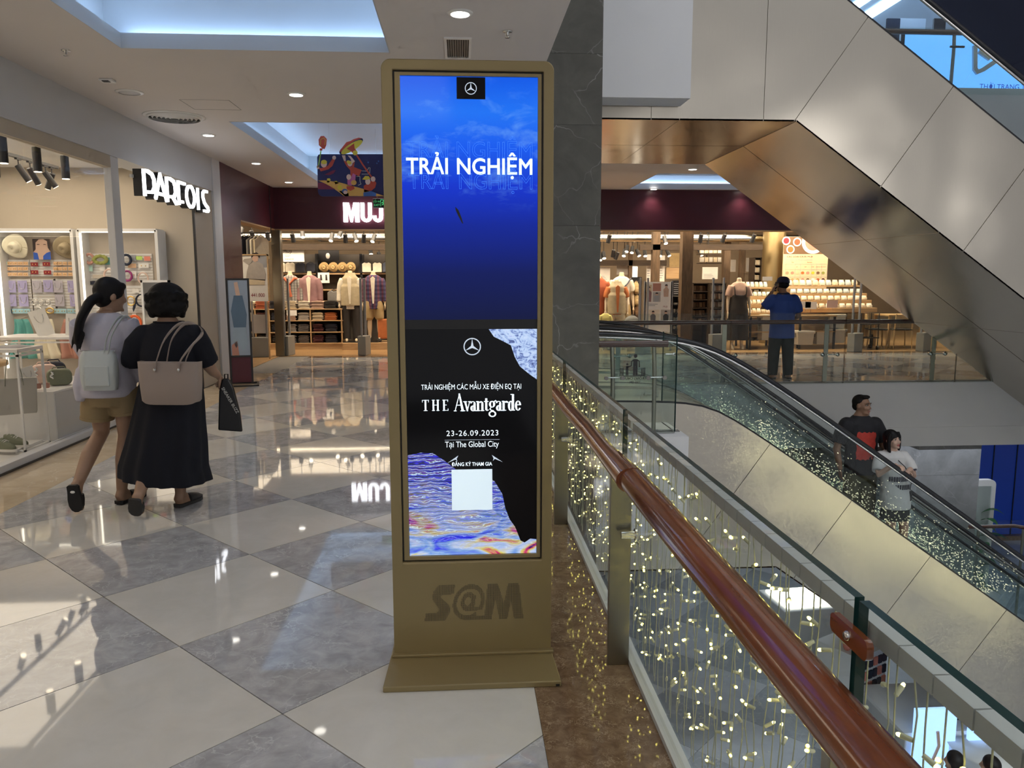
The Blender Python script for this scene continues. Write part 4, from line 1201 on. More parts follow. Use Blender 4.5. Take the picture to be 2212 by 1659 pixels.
def hoop(px, py, r, th, mt_, name, label, cat='headband', bow=None, Y=YW - .11, squash=1.1):
    c = W(px, py, Y)
    t = thing(name, label, cat, c)
    MB().tube([(r * math.cos(a), .0, r * squash * math.sin(a)) for a in [2 * PI * i / 24 for i in range(24)]], [(th * .8, th)] * 24, 8, closed=True).build('hoop', mt_, t)
    MB().box(-.025, .025, -.004, .001, r * .6, r * 1.5).build('tag', 'card_white', t)
    return t
for x, y, lb_ in ((75, 653, 'clear sunglasses-like bracelet on the middle stand, left'), (88, 654, 'silver cuff bracelet in the middle of the hat bay'), (103, 653, 'silver cuff bracelet right of the middle stand')):
    hoop(x, y, .035, .008, 'silver', 'bracelet', lb_, 'bracelet')
for x, lb_ in ((84, 'silver bangle cluster low in the hat bay'), (108, 'golden bangle cluster low in the hat bay')):
    hoop(x, 671, .05, .012, 'gold' if x > 100 else 'silver', 'bangle', lb_, 'bracelet', squash=.7)
hoop(193, 559, .055, .022, 'rose', 'headband', 'padded rose-brown headband at the left of the right bay')
t = thing('hair_scrunchie', 'olive ruffled scrunchie beside the rose-brown headband', 'scrunchie', W(217, 561, YW - .11))
sc1 = MB()
for i in range(12): sc1.ell((.085 * math.cos(i * .524), random.uniform(-.01, .01), .05 * math.sin(i * .524) + .0), (.03, .025, .028), 8, 6)
sc1.blob('ruffle', 'olive', t, .008, 2)
card(236, 564, .12, .10, 'teal', 'hair_wrap', 'teal hair wrap on the wall left of the door post', 'hair wrap', None)
hoop(273, 561, .06, .02, 'navy', 'headband', 'thick black headband right of the door post')
card(286, 557, .10, .08, 'print_grey', 'hair_clip', 'grey hair wrap on the top row of the right bay', 'hair clip', None)
card(300, 557.5, .09, .05, 'lime', 'hair_clip', 'lime green hair clip on the top row', 'hair clip', None)
card(318, 558.5, .085, .06, 'coral', 'hair_clip', 'coral hair clip at the end of the top row', 'hair clip', None)
card(285, 574, .11, .06, 'peach', 'hair_clip', 'peach hair clip on the second row of the right bay', 'hair clip', None)
card(310, 574, .14, .06, 'card_white', 'brooch_card', 'white card with blue gem brooch', 'brooch', None, 'studs')
card(286.5, 593.5, .10, .10, 'card_white', 'brooch_card', 'square white card with a small bow', 'hair clip', None, 'studs')
hoop(309, 601, .068, .010, 'blush', 'headband', 'thin pearl headband hanging lowest on the upper panel')
hoop(236.5, 594, .07, .014, 'blush', 'headband', 'pale pink hoop headband left of the door post')
hoop(275, 596, .06, .018, 'magenta', 'headband', 'dark magenta headband right of the door post')
card(198, 611, .10, .05, 'navy', 'hair_clip', 'navy hair clip on the left of the right bay', 'hair clip', None)
card(193, 580, .09, .08, 'mint', 'hair_clip', 'mint green hair clip under the rose-brown headband', 'hair clip', None)
card(221, 579, .07, .08, 'card_white', 'hair_clip', 'white tagged hair tie under the olive scrunchie', 'hair clip', None)
card(212, 597, .15, .05, 'shop_beige', 'hair_clip', 'beige hair bow on the third row', 'hair clip', None)
hb = hoop(306, 649, .075, .012, 'navy', 'headband', 'black ribbon headband low on the right bay')
MB().prism([(-.10, .02), (-.05, .05), (-.09, -.10), (-.12, -.16), (-.13, -.12)], -.006, .0).build('ribbon_tail', 'navy', hb)
hoop(283, 650, .055, .012, 'gold', 'headband', 'golden hoop earrings low on the right bay', 'earrings')
card(293, 628, .09, .06, 'card_white', 'hair_clip', 'white hair clip card on the lower panel', 'hair clip', None)
hoop(291, 697, .085, .022, 'orange', 'headband', 'bright orange headband between the two women')
t = thing('mirror', 'small framed mirror behind the woman in black', 'mirror', W(338, 655, YW - .5))
MB().box(-.17, .17, 0, .02, -.30, .28).build('glass_plate', 'chrome', t)
f = MB()
for bx in ((-.19, -.165, -.32, .31), (.165, .19, -.32, .31), (-.19, .19, .28, .31), (-.19, .19, -.32, -.30)): f.box(bx[0], bx[1], -.01, .03, bx[2], bx[3])
f.build('frame', 'white_gloss', t); MB().cyl((0, .01, -1.28), (0, .01, -.3), .012, n=8).lathe([(0, -1.28), (.14, -1.28), (.13, -1.26), (0, -1.26)], n=20).build('stand', 'white_gloss', t)
# left neighbour shelf at the picture edge
t = thing('display_bay', 'narrow shelf bay cut by the left picture edge', 'shelf', (-6.72, YW, .055))
MB().box(-.3, .34, -.01, .015, 0, 2.2).build('back_panel', 'shop_beige', t)
for z in (.8, 1.15, 1.5): MB().box(-.3, .34, -.28, 0, z, z + .03).build('shelf_board', 'white_gloss', t)
# ---- display tables in the window
def wire_table(label, x0, x1, y0, y1, z1, z0=.056, bar=.018):
    t = thing('display_table', label, 'table', ((x0 + x1) / 2, (y0 + y1) / 2, z0))
    a, b_ = (x1 - x0) / 2, (y1 - y0) / 2
    H = z1 - z0
    MB().box(-a, a, -b_, b_, H - .03, H).build('table_top', 'white_gloss', t, bevel=.003)
    for sx in (-1, 1):
        for sy in (-1, 1): MB().box(sx * a - (bar if sx > 0 else 0), sx * a + (0 if sx > 0 else bar), sy * b_ - (bar if sy > 0 else 0), sy * b_ + (0 if sy > 0 else bar), 0, H - .03).build('leg', 'white_gloss', t)
    f = MB()
    for bx in ((-a, a, -b_, -b_ + bar), (-a, a, b_ - bar, b_), (-a, -a + bar, -b_, b_), (a - bar, a, -b_, b_)): f.box(*bx, 0, bar); f.box(*bx, H - .05 - bar, H - .05)
    f.build('frame', 'white_gloss', t)
    return t
wire_table('white wire-frame table nearest, at the left edge of the shop window', -5.0, -3.86, 7.0, 7.42, .97)
wire_table('white wire-frame table behind the bag plinth', -5.1, -3.98, 8.75, 9.3, .95)
t = thing('display_plinth', 'white box plinth with small bags behind the shop window', 'plinth', (-4.25, 8.1, .056))
MB().box(-.5, .42, -.62, .62, 0, .47).build('box', 'white_gloss', t, bevel=.003)
MB().box(.4205, .423, -.6, .6, .01, .45).build('side_panel', 'grey_fascia', t)
t = thing('display_plinth', 'wooden display table with shoes at the left edge', 'table', (-5.3, 8.3, .056))
MB().lathe([(0, 0), (.42, 0), (.42, .60), (.55, .62), (.55, .66), (0, .66)], n=40).build('drum', 'table_wood', t)
t = thing('shoe_platform', 'low white platform under the wire table', 'plinth', (-4.4, 7.2, .056))
MB().box(-.55, .48, -.25, .2, .0, .03).build('board', 'white_gloss', t)
t = thing('wooden_block', 'pale wooden block on the window floor at the left edge', 'block', (-3.98, 6.35, .056))
MB().box(-.12, .1, -.1, .1, 0, .13).build('body', 'table_wood', t, bevel=.006)
def tote(label, loc, w_, h_, d_, mt_, handle, strap=None, rz=0):
    t = thing('tote_bag', label, 'bag', loc, rz)
    bd = MB()
    rs = []
    for k, z in enumerate((0, .02, h_ * .5, h_)):
        e = 1 if z > 0 else .96
        tw = w_ * (1 + .10 * z / h_); td = d_ * (1 - .25 * z / h_)
        rs.append([(x, y, z) for x, y in ((-tw / 2 * e, -td / 2), (tw / 2 * e, -td / 2), (tw / 2 * e, td / 2), (-tw / 2 * e, td / 2))])
    bd.skin(rs, smooth=False)
    bd.build('bag_body', mt_, t, bevel=.012)
    for sy in (-1, 1):
        pts = [(-w_ * .22 + w_ * .44 * u, sy * d_ * .36 * (1 - .5 * math.sin(PI * u)), h_ * .8 + (handle + .2 * h_) * math.sin(PI * u) ** .7) for u in [i / 16 for i in range(17)]]
        MB().tube(pts, [(.003, .009)] * 17, 6, up=(0, 1, 0)).build('handle', strap or mt_, t)
    return t
tote('tall pale grey tote bag hanging in the shop window', (-4.02, 7.2, .37), .32, .32, .09, 'grey_leather', .24, 'khaki_green', .5)
def box_bag(label, loc, w_, h_, d_, mt_, rz=0):
    t = thing('box_bag', label, 'bag', loc, rz)
    MB().prism(rrect(-w_ / 2, w_ / 2, 0, h_, min(h_, w_) * .38, 8), -d_ / 2, d_ / 2).build('bag_body', mt_, t, bevel=.015)
    MB().tube([(-w_ * .3, 0, h_ * .93), (-w_ * .2, 0, h_ * 1.12), (w_ * .2, 0, h_ * 1.12), (w_ * .3, 0, h_ * .93)], .006, 8).build('handle', mt_, t)
    ch = MB()
    for i in range(8): ch.ell((-w_ * .3 + .012 * math.sin(i), -d_ / 2 - .006, h_ * (.85 - .05 * i)), (.009, .006, .012), 8, 5)
    ch.build('chain_charm', 'silver', t)
    return t
box_bag('small dark green box bag on the white plinth', (-4.0, 7.95, .53), .22, .16, .12, 'khaki_green', .5)
box_bag('small blush pink box bag behind the green one', (-4.22, 8.1, .53), .24, .19, .12, 'blush', .5)
box_bag('small black box bag at the back of the plinth', (-4.3, 8.45, .53), .22, .18, .12, 'navy', .5)
def standup_card(label, loc, w_, h_, rz, ry):
    t = thing('display_card', label, 'card', loc, rz)
    o = MB().box(-w_ / 2, w_ / 2, -.004, .004, 0, h_).xf(Matrix.Rotation(ry, 4, 'Y')).build('card', 'card_white', t)
    MB().tube([(w_ * .25 * math.cos(R_(180 + 18 * i)), -.006, h_ * .8 + h_ * .3 * math.sin(R_(180 + 18 * i))) for i in range(11)], .003, 6).xf(Matrix.Rotation(ry, 4, 'Y')).build('necklace', 'silver', t)
standup_card('tilted white necklace card on the bag plinth', (-4.08, 7.62, .535), .12, .22, .5, -.25)
standup_card('large tilted white necklace card on the rear wire table', (-4.6, 8.95, .95), .17, .30, .3, -.3)
standup_card('narrow white earring card on the rear wire table', (-4.36, 9.0, .95), .12, .24, .3, .08)
t = thing('sunglasses', 'tortoiseshell sunglasses on the edge of the plinth', 'sunglasses', (-3.98, 7.58, .545), .6)
for sx in (-1, 1):
    MB().prism(rrect(sx * .035 - .03, sx * .035 + .03, -.0, .05, .015), -.003, .003).build('lens', 'rose', t)
    MB().tube([(sx * .065, 0, .04), (sx * .068, .08, .04), (sx * .066, .13, .02)], .004, 6).build('temple', 'tan_felt', t)
def sneaker(label, loc, rz):
    t = thing('sneaker', label, 'shoe', loc, rz)
    up_ = MB()
    up_.rings([(0, 0, .02, .042, .13), (0, 0, .045, .042, .13), (0, .02, .07, .036, .10), (0, .05, .095, .032, .06), (0, .06, .11, .028, .045)], 24)
    up_.blob('upper', 'khaki_green', t, .008, 2)
    MB().rings([(0, 0, 0, .044, .138), (0, 0, .022, .046, .14)], 24).build('sole', 'card_white', t)
    for i in range(5): MB().tube([(-.025, -.03 + i * .022, .082 + i * .006), (0, -.028 + i * .022, .092 + i * .006), (.025, -.03 + i * .022, .082 + i * .006)], .004, 5).build('lace', 'card_white', t)
sneaker('green-grey sneaker with white laces, front one under the wire table', (-4.0, 6.93, .087), 1.2)
sneaker('green-grey sneaker, rear one under the wire table', (-4.0, 7.1, .087), 1.35)
def folded(label, loc, w_, d_, h_, mt_, rz=0, name='folded_scarf', cat='scarf', group=None):
    t = thing(name, label, cat, loc, rz, group)
    def fn(u, v):
        x = (u - .5) * w_; y = (v - .5) * d_
        e = (1 - (2 * abs(u - .5)) ** 6) * (1 - (2 * abs(v - .5)) ** 6)
        return (x, y, h_ * e * (.85 + .15 * math.sin(9 * u + 4 * v)))
    MB().sheet(fn, 14, 10).add([(-w_ / 2, -d_ / 2, 0), (w_ / 2, -d_ / 2, 0), (w_ / 2, d_ / 2, 0), (-w_ / 2, d_ / 2, 0)], [(3, 2, 1, 0)]).build('cloth', mt_, t)
    return t
folded('folded tan scarf on the nearest wire table', (-4.55, 7.25, .97), .4, .25, .06, 'peach')
folded('folded cream scarf on the nearest wire table', (-4.25, 7.22, .97), .3, .24, .04, 'cream_felt')
folded('folded grey scarf at the corner of the nearest wire table', (-4.02, 7.2, .97), .26, .24, .025, 'print_grey')
for i, (px, mt_, lb_) in enumerate(((46, 'teal', 'hanging green patterned scarf under the left hat bay'), (96, 'cream_felt', 'hanging cream scarf under the middle of the hat bay'), (150, 'rose', 'hanging multicoloured scarf beside the white sweater'))):
    c = W(px, 705, YW - .2)
    t = thing('hanging_scarf', lb_, 'scarf', c)
    def fn(u, v, s=i):
        w_ = .09 + .10 * v
        return ((u - .5) * 2 * w_ + .02 * math.sin(6 * v + s), .04 * math.sin(u * 14 + s) * (0.3 + v), .10 - .55 * v)
    o = MB().sheet(fn, 20, 10).build('cloth', mt_, t); sl = o.modifiers.new('s', 'SOLIDIFY'); sl.thickness = .004
    MB().cyl((0, .0, .10), (0, .19, .12), .006, n=8).build('hook', 'silver', t)
# ------------------------------------------------------------------ hanging banner with a lantern parade (flat print), exit sign, standee
plain('banner_navy', (.012, .012, .085), .55); plain('banner_gold', (.66, .36, .08), .55); plain('banner_red', (.48, .06, .03), .55); plain('banner_maroon', (.17, .012, .05), .55)
plain('banner_yellow', (.62, .48, .04), .55); plain('banner_skin', (.66, .45, .36), .6); plain('banner_blue', (.05, .14, .42), .55); plain('banner_green', (.30, .50, .12), .55); plain('banner_pink', (.5, .12, .3), .55); plain('banner_cream', (.7, .66, .5), .55)
BY = 11.6
bn = thing('hanging_banner', 'dark blue hanging banner with painted children carrying lanterns', 'banner', (P(760, 380, Y=BY).x, BY, P(760, 380, Y=BY).z))
sB = (BY / _F.y) / FPX
def bp(u, v):
    """zoom picture coords (1422 x 1659 over a 180 x 210 pixel window) to banner plane"""
    px, py = 670 + u / 7.9, 280 + v / 7.9
    q = P(px, py, Y=BY) - bn.location
    return (q.x, q.z)
_k = 0
def bpoly(pts, mt_, name='painted_shape', layer=1):
    q = [bp(u, v) for u, v in pts]
    a = sum(q[i][0] * q[(i + 1) % len(q)][1] - q[(i + 1) % len(q)][0] * q[i][1] for i in range(len(q)))
    if a < 0: q = q[::-1]
    return MB().prism(q, -.004 - .0012 * layer, 0 if layer else .004).build(name, mt_, bn)
def oval(cu, cv, ru, rv, mt_, layer=1, name='painted_shape', rot=0, n=18):
    return bpoly([(cu + ru * math.cos(a) * math.cos(rot) - rv * math.sin(a) * math.sin(rot), cv + ru * math.cos(a) * math.sin(rot) + rv * math.sin(a) * math.cos(rot)) for a in [2 * PI * i / n for i in range(n)]], mt_, name, layer)
def bline(pts, w_, mt_, layer=2):
    mb = MB(); stroke(mb, [bp(u, v) for u, v in pts], w_, -.004 - .0012 * layer, 0); return mb.build('painted_line', mt_, bn)
bpoly([(175, 420), (1750, 420), (1750, 1140), (200, 1140), (150, 1110), (132, 1060), (120, 470), (140, 430)], 'banner_navy', 'board', 0)
bpoly([(135, 870), (250, 865), (500, 900), (900, 1010), (1270, 1135), (580, 1135), (480, 1060), (330, 960), (220, 905)], 'banner_gold', 'painted_hill')
bpoly([(135, 905), (230, 910), (330, 960), (430, 1020), (135, 1020)], 'banner_maroon', 'painted_hill')
bpoly([(150, 265), (145, 170), (180, 112), (235, 108), (285, 160), (275, 270), (245, 335), (205, 320)], 'banner_red', 'lantern')
bline([(175, 265), (185, 165), (235, 145), (262, 180), (250, 262)], .006, 'banner_yellow', 2)
bpoly([(165, 320), (215, 320), (205, 360), (165, 360)], 'banner_red', 'lantern_neck', 2)
bline([(185, 365), (160, 520), (140, 640)], .016, 'banner_green', 2)
oval(235, 585, 52, 62, 'banner_skin', 2, 'painted_head'); oval(237, 555, 50, 38, 'banner_yellow', 3, 'painted_hair')
bpoly([(150, 650), (190, 660), (300, 620), (340, 560), (380, 500), (430, 505), (380, 620), (310, 680), (180, 715)], 'banner_red', 'painted_jacket')
oval(410, 480, 32, 34, 'banner_skin', 2, 'painted_hand'); oval(135, 640, 24, 34, 'banner_skin', 2, 'painted_hand')
bpoly([(245, 770), (380, 700), (440, 690), (400, 750), (330, 780)], 'banner_maroon', 'painted_coat')
bpoly([(290, 835), (335, 830), (350, 860), (315, 910), (285, 895)], 'banner_yellow', 'painted_boot'); bpoly([(415, 880), (450, 875), (495, 915), (430, 935)], 'banner_yellow', 'painted_boot')
# big umbrella lantern
oval(700, 285, 235, 80, 'banner_navy', 1, 'umbrella_rim', -.56); oval(712, 300, 212, 62, 'banner_yellow', 2, 'umbrella_inside', -.56)
bpoly([(505, 370), (560, 290), (620, 215), (690, 195), (740, 165), (830, 138), (885, 150), (760, 190), (640, 270), (520, 385)], 'banner_red', 'umbrella_cap', 3)
bpoly([(625, 325), (750, 235), (760, 320), (805, 375), (750, 430), (700, 370)], 'banner_red', 'umbrella_hub', 3); oval(768, 398, 42, 42, 'banner_yellow', 4, 'umbrella_collar')
bline([(790, 430), (900, 600), (1070, 840)], .022, 'banner_red', 3)
bpoly([(575, 540), (600, 530), (700, 640), (760, 540), (750, 640), (880, 690), (835, 800), (730, 745), (690, 840), (690, 700), (620, 620)], 'banner_red', 'painted_coat', 2)
bpoly([(540, 440), (600, 440), (610, 540), (580, 540)], 'banner_skin', 'painted_arm', 2); bpoly([(640, 440), (690, 450), (765, 540), (720, 580), (690, 500)], 'banner_skin', 'painted_arm', 2)
oval(680, 580, 42, 48, 'banner_skin', 3, 'painted_head'); oval(665, 560, 45, 30, 'banner_yellow', 4, 'painted_hair', .5)
bpoly([(685, 690), (780, 740), (770, 900), (700, 960), (640, 950), (635, 860), (690, 820)], 'banner_pink', 'painted_dress', 1)
oval(660, 810, 40, 48, 'banner_skin', 3, 'painted_head'); oval(745, 905, 48, 44, 'banner_gold', 3, 'painted_drum'); bpoly([(620, 970), (740, 960), (760, 1010), (690, 1045), (630, 1020)], 'banner_red', 'painted_shorts', 2)
oval(505, 985, 38, 44, 'banner_yellow', 2, 'painted_head'); oval(590, 1050, 46, 40, 'banner_blue', 2, 'painted_hat'); bpoly([(495, 1050), (540, 1045), (600, 1080), (660, 1090), (660, 1135), (590, 1135)], 'banner_green', 'painted_shirt', 1); oval(600, 1070, 34, 32, 'banner_skin', 3, 'painted_head')
bpoly([(890, 850), (940, 790), (1000, 795), (1030, 840), (960, 860)], 'banner_yellow', 'painted_hat', 3); oval(985, 885, 44, 56, 'banner_skin', 2, 'painted_head')
bpoly([(915, 960), (1040, 880), (1090, 860), (1130, 910), (1110, 990), (1050, 1040), (920, 1070)], 'banner_red', 'painted_jacket', 1); oval(1075, 845, 40, 45, 'banner_skin', 4, 'painted_hand')
bpoly([(910, 1075), (1040, 1050), (1130, 1085), (1120, 1135), (910, 1135)], 'banner_blue', 'painted_trousers', 2)
bline([(880, 705), (970, 710), (1000, 650), (1025, 655), (1015, 760), (880, 760)], .005, 'banner_cream', 2); bline([(790, 800), (850, 800), (850, 880), (870, 930), (820, 950)], .005, 'banner_cream', 2)
for u, v in ((990, 560), (1140, 575), (1165, 540)): bpoly([(u, v - 22), (u + 5, v - 5), (u + 20, v), (u + 5, v + 5), (u, v + 22), (u - 5, v + 5), (u - 20, v), (u - 5, v - 5)], 'banner_blue', 'painted_star')
for u in (330, 1500):
    q = bp(u, 420); MB().cyl((q[0], .002, q[1]), (q[0], .002, ZC + .50 - bn.location.z), .0015, n=6).build('wire', 'silver', bn)
# exit sign
c = P(828, 439, Y=12.6)
ex = thing('exit_sign', 'small hanging green exit sign with arrow beside the white shop letters', 'sign', c)
w2 = .155
MB().box(-w2, w2, 0, .03, -.066, .066).build('box', 'black_metal', ex)
MB().box(-w2 - .006, w2 + .006, -.004, .034, .066, .074).box(-w2 - .006, w2 + .006, -.004, .034, -.074, -.066).build('frame', 'white_gloss', ex)
text('lettering', 'EXIT', 'green_sign', ex, (-.10, -.002, -.045), .048)
text('lettering', 'LỐI RA', 'green_sign', ex, (-.10, -.002, .012), .04)
mn = MB()
for bx in ((-.045, -.037, -.05, .055), (.035, .043, -.05, .055), (-.045, .043, .047, .055)): mn.box(bx[0], bx[1], -.003, -.001, bx[2], bx[3])
stroke(mn, [(-.01, .02), (.0, -.005), (-.02, -.03)], .012, -.003, -.001); stroke(mn, [(0, -.005), (.015, -.025), (.012, -.045)], .012, -.003, -.001); stroke(mn, [(-.03, .0), (-.01, .018), (.02, .012), (.03, -.005)], .008, -.003, -.001)
mn.prism([(.005 + .012 * math.cos(a), .035 + .012 * math.sin(a)) for a in [2 * PI * i / 12 for i in range(12)]], -.003, -.001)
mn.build('running_man', 'green_sign', ex)
ar = MB(); stroke(ar, [(.06, 0), (.12, 0)], .012, -.003, -.001); stroke(ar, [(.095, .03), (.122, 0), (.095, -.03)], .012, -.003, -.001); ar.build('arrow', 'green_sign', ex)
MB().cyl((-.1, .015, .07), (-.1, .015, ZC + .50 - c.z), .003, n=6).cyl((.1, .015, .07), (.1, .015, ZC + .50 - c.z), .003, n=6).build('hanger', 'silver', ex)
# ---- standing poster frame by the maroon pier
sd = thing('poster_stand', 'black floor-standing poster frame in front of the maroon wall', 'stand', (-3.28, 11.75, 0), R_(14))
for x in (-.15, .15): MB().box(x - .014, x + .014, -.014, .014, .02, 1.58).build('post', 'black_metal', sd)
f = MB().box(-.15, .15, -.012, .012, 1.555, 1.58).box(-.15, .15, -.012, .012, .42, .445)
f.build('frame', 'black_metal', sd)
MB().box(-.136, .136, -.006, .006, .445, 1.555).build('poster', 'print_sky', sd) if 'print_sky' in MATS else None
plain('print_sky', (.30, .36, .45), .5)
MB().box(-.136, .136, -.006, .006, .445, 1.555).build('poster', 'print_sky', sd)
for poly, mt_ in (([(-.05, 1.52), (.0, 1.53), (.02, 1.40), (.03, 1.33), (-.03, 1.33), (-.04, 1.42)], 'skin_print'), ([(-.06, 1.33), (.06, 1.33), (.11, 1.05), (.09, .86), (-.08, .86), (-.11, 1.1)], 'denim'), ([(-.08, .86), (.09, .86), (.11, .62), (.04, .50), (-.02, .62), (-.06, .55), (-.11, .7)], 'denim_pale'), ([(-.12, .445), (-.02, .445), (-.04, .66), (-.12, .6)], 'rose')):
    if mt_ not in MATS: plain(mt_, (.10, .16, .24) if mt_ == 'denim' else (.30, .38, .46), .8)
    MB().prism(poly, -.009, -.0062).build('print_figure', mt_, sd)
MB().box(-.136, .136, -.004, .004, .04, .42).build('lower_panel', 'maroon', sd)
ft = MB()
for bx in ((-.30, .24, -.22, -.19), (-.30, .24, .17, .20), (-.30, -.27, -.22, .2), (.21, .24, -.22, .2)): ft.box(*bx, 0, .02)
ft.build('foot_frame', 'black_metal', sd)
# ------------------------------------------------------------------ clothes shop
sg = thing('shop_sign', 'four big white lit letters on the maroon band', 'sign', P(743, 480, Y=YM - .02))
u = 1 / FPX * YM / _F.y * 1.0
Hm = (P(743, 438, Y=YM) - P(743, 480, Y=YM)).z
Wm = (P(838, 460, Y=YM) - P(743, 460, Y=YM)).x / 95
def gl(poly): MB().prism([(x * Wm, z * Hm) for x, z in poly], -.06, 0).build('letter', 'sign_white', sg)
gl([(0, 0), (9, 0), (9, .62), (15, .0), (19, 0), (25, .62), (25, 0), (34, 0), (34, 1), (22, 1), (17, .45), (12, 1), (0, 1)])
def cup(x0, x1, t, left=True, hook=False):
    o = arc(((x0 + x1) / 2, .28), 1, PI, 2 * PI, 12); i_ = arc(((x0 + x1) / 2, .30), 1, 2 * PI, PI, 12)
    r = (x1 - x0) / 2; cx = (x0 + x1) / 2
    O = [(cx + r * math.cos(a), .28 - .28 * abs(math.sin(a))) for a in [PI + PI * k / 12 for k in range(13)]]
    I = [(cx + (r - t) * math.cos(a), .30 - .14 * abs(math.sin(a))) for a in [2 * PI - PI * k / 12 for k in range(13)]]
    if hook: return [(x0, .34)] + O + [(x1, 1), (x1 - t, 1)] + I + [(x0 + t, .34)]
    return [(x0, 1)] + O + [(x1, 1), (x1 - t, 1)] + I + [(x0 + t, 1)]
gl(cup(37, 61, 8)); gl(cup(62.5, 85, 8, hook=True)); gl([(88, 0), (97, 0), (97, 1), (88, 1)])
# clothes materials
COLS = dict(cream=(.62, .52, .36), white=(.70, .64, .52), beige=(.50, .42, .30), rust=(.36, .09, .04), navyc=(.02, .022, .035), maroonc=(.075, .02, .025), pinkish=(.52, .36, .28), striped=(.42, .38, .34), check=(.12, .11, .11), mauve=(.26, .145, .15), khaki=(.40, .29, .14), yellowc=(.60, .55, .20), orangec=(.50, .16, .05), dark=(.03, .026, .024), brown=(.16, .09, .045), denimc=(.06, .07, .10), vestc=(.45, .38, .25), hatc=(.58, .40, .18), greyc=(.22, .21, .20))
for k_, c_ in COLS.items(): plain(k_, c_, .85, var=.18, vs=14, bmp=.25, bs=60)
checks('plaid', (.34, .32, .30), (.20, .19, .18), (.75, .75, .75), .06); checks('plaid_purple', (.14, .05, .09), (.05, .05, .12), (.6, .5, .6), .09); checks('stripes', (.40, .37, .34), (.24, .23, .22), (.6, .6, .6), .03)
plain('mannequin', (.66, .54, .38), .5, var=.04)
YS = 17.6
def Q(px, py, Y=YS): return P(px, py, Y=Y)
# ---- long low shelf with folded clothes
zt_, zb_ = Q(650, 667).z, Q(650, 752).z
s0, s1_ = Q(519, 700).x, Q(741, 700).x
sh = thing('clothes_shelf', 'long low wooden shelf unit with folded clothes behind the shop front', 'shelf', ((s0 + s1_) / 2, YS, 0))
cx0 = (s0 + s1_) / 2
lv_ = [Q(650, y).z for y in (667, 692, 717, 741)]
for z in lv_: MB().box(s0 - cx0, s1_ - cx0, -.02, .42, z - .02, z).build('shelf_board', 'shop_wood', sh)
for px in (519, 552, 582, 612, 671, 738):
    x = Q(px, 700).x - cx0; MB().box(x - .012, x + .012, -.015, .42, lv_[3] - .02, lv_[0] - .02).build('divider', 'shop_wood', sh)
MB().box(s0 - cx0, s1_ - cx0 + .05, -.0, .42, 0, lv_[3] - .02).build('plinth', 'shop_wood', sh)
MB().box(s0 - cx0, s1_ - cx0, .42, .44, 0, lv_[0] - .02).build('back_board', 'beam_wood', sh)
def stack(px, w_px, lev, mt_, n, label, Y=YS):
    w_ = w_px / FPX * Y * 1.0
    x = Q(px, 700, Y).x
    t = thing('folded_stack', label, 'clothes', (x, Y + .18, lev), 0, 'stacks of folded clothes')
    hh = min(.034, .19 / n)
    me = None
    for i in range(n):
        k = random.uniform(.93, 1.0)
        mb = MB()
        def fn(u, v, k=k):
            a = (u - .5); e = (1 - (2 * abs(a)) ** 8)
            return (a * w_ * k, -.17 + .3 * v, hh * (.08 + .92 * e) * (.9 + .1 * math.sin(8 * u + i)))
        mb.sheet(fn, 8, 2)
        mb.add([(-w_ * k / 2, -.17, 0), (w_ * k / 2, -.17, 0), (w_ * k / 2, -.17, hh * .08), (0, -.175, hh * .5), (-w_ * k / 2, -.17, hh * .08)], [(0, 1, 2, 3, 4)])
        fr_ = [(-w_ * k / 2 + w_ * k * j / 8, -.17, hh * (.08 + .92 * (1 - (2 * abs(j / 8 - .5)) ** 8)) * .95) for j in range(9)]
        mb.add([(-w_ * k / 2, -.17, 0)] + fr_ + [(w_ * k / 2, -.17, 0)], [tuple(range(11))[::-1]])
        o = mb.build('garment', mt_, t); o.location = (random.uniform(-.008, .008), random.uniform(-.01, .01), i * hh * 1.02)
    return t
ROWS = [('top', lv_[0] + .001, [(538, 26, 'cream', 'cream sweaters'), (565, 26, 'rust', 'rust red sweaters'), (593, 20, 'navyc', 'navy sweaters'), (629, 24, 'beige', 'beige knitwear'), (657, 26, 'white', 'off-white knitwear'), (687, 30, 'pinkish', 'pinkish beige knitwear'), (715, 28, 'dark', 'black knitwear')]),
        ('second', lv_[1] + .001, [(537, 25, 'white', 'white shirts'), (566, 24, 'maroonc', 'maroon shirts'), (594, 16, 'navyc', 'navy shirts'), (629, 22, 'pinkish', 'pale pink shirts'), (656, 26, 'striped', 'grey striped shirts'), (686, 25, 'cream', 'cream shirts'), (714, 27, 'orangec', 'rust orange shirts')]),
        ('third', lv_[2] + .001, [(566, 24, 'maroonc', 'dark maroon trousers'), (594, 16, 'navyc', 'navy trousers'), (630, 20, 'stripes', 'grey striped trousers'), (655, 25, 'check', 'dark checked trousers'), (686, 24, 'maroonc', 'plum trousers'), (714, 28, 'navyc', 'dark navy trousers')]),
        ('bottom', lv_[3] + .001, [(566, 22, 'dark', 'black jeans'), (594, 16, 'dark', 'dark jeans'), (630, 18, 'check', 'checked flannels'), (655, 26, 'check', 'dark checked flannels'), (686, 25, 'maroonc', 'plum jeans'), (714, 27, 'navyc', 'navy jeans')])]
for rn, z, it in ROWS:
    for px, w_, mt_, nm in it: stack(px, w_, z, mt_, 5, 'stack of folded %s on the %s shelf' % (nm, rn))
t = thing('price_card', 'white price card in front of the beige knitwear', 'card', Q(630, 676, YS - .05))
MB().box(-.11, .11, 0, .006, -.06, .06).build('card', 'card_white', t)
copy_tree(sh, (.15, YS, 0), 0, 'low wooden shelf unit hidden from the front by the kiosk')
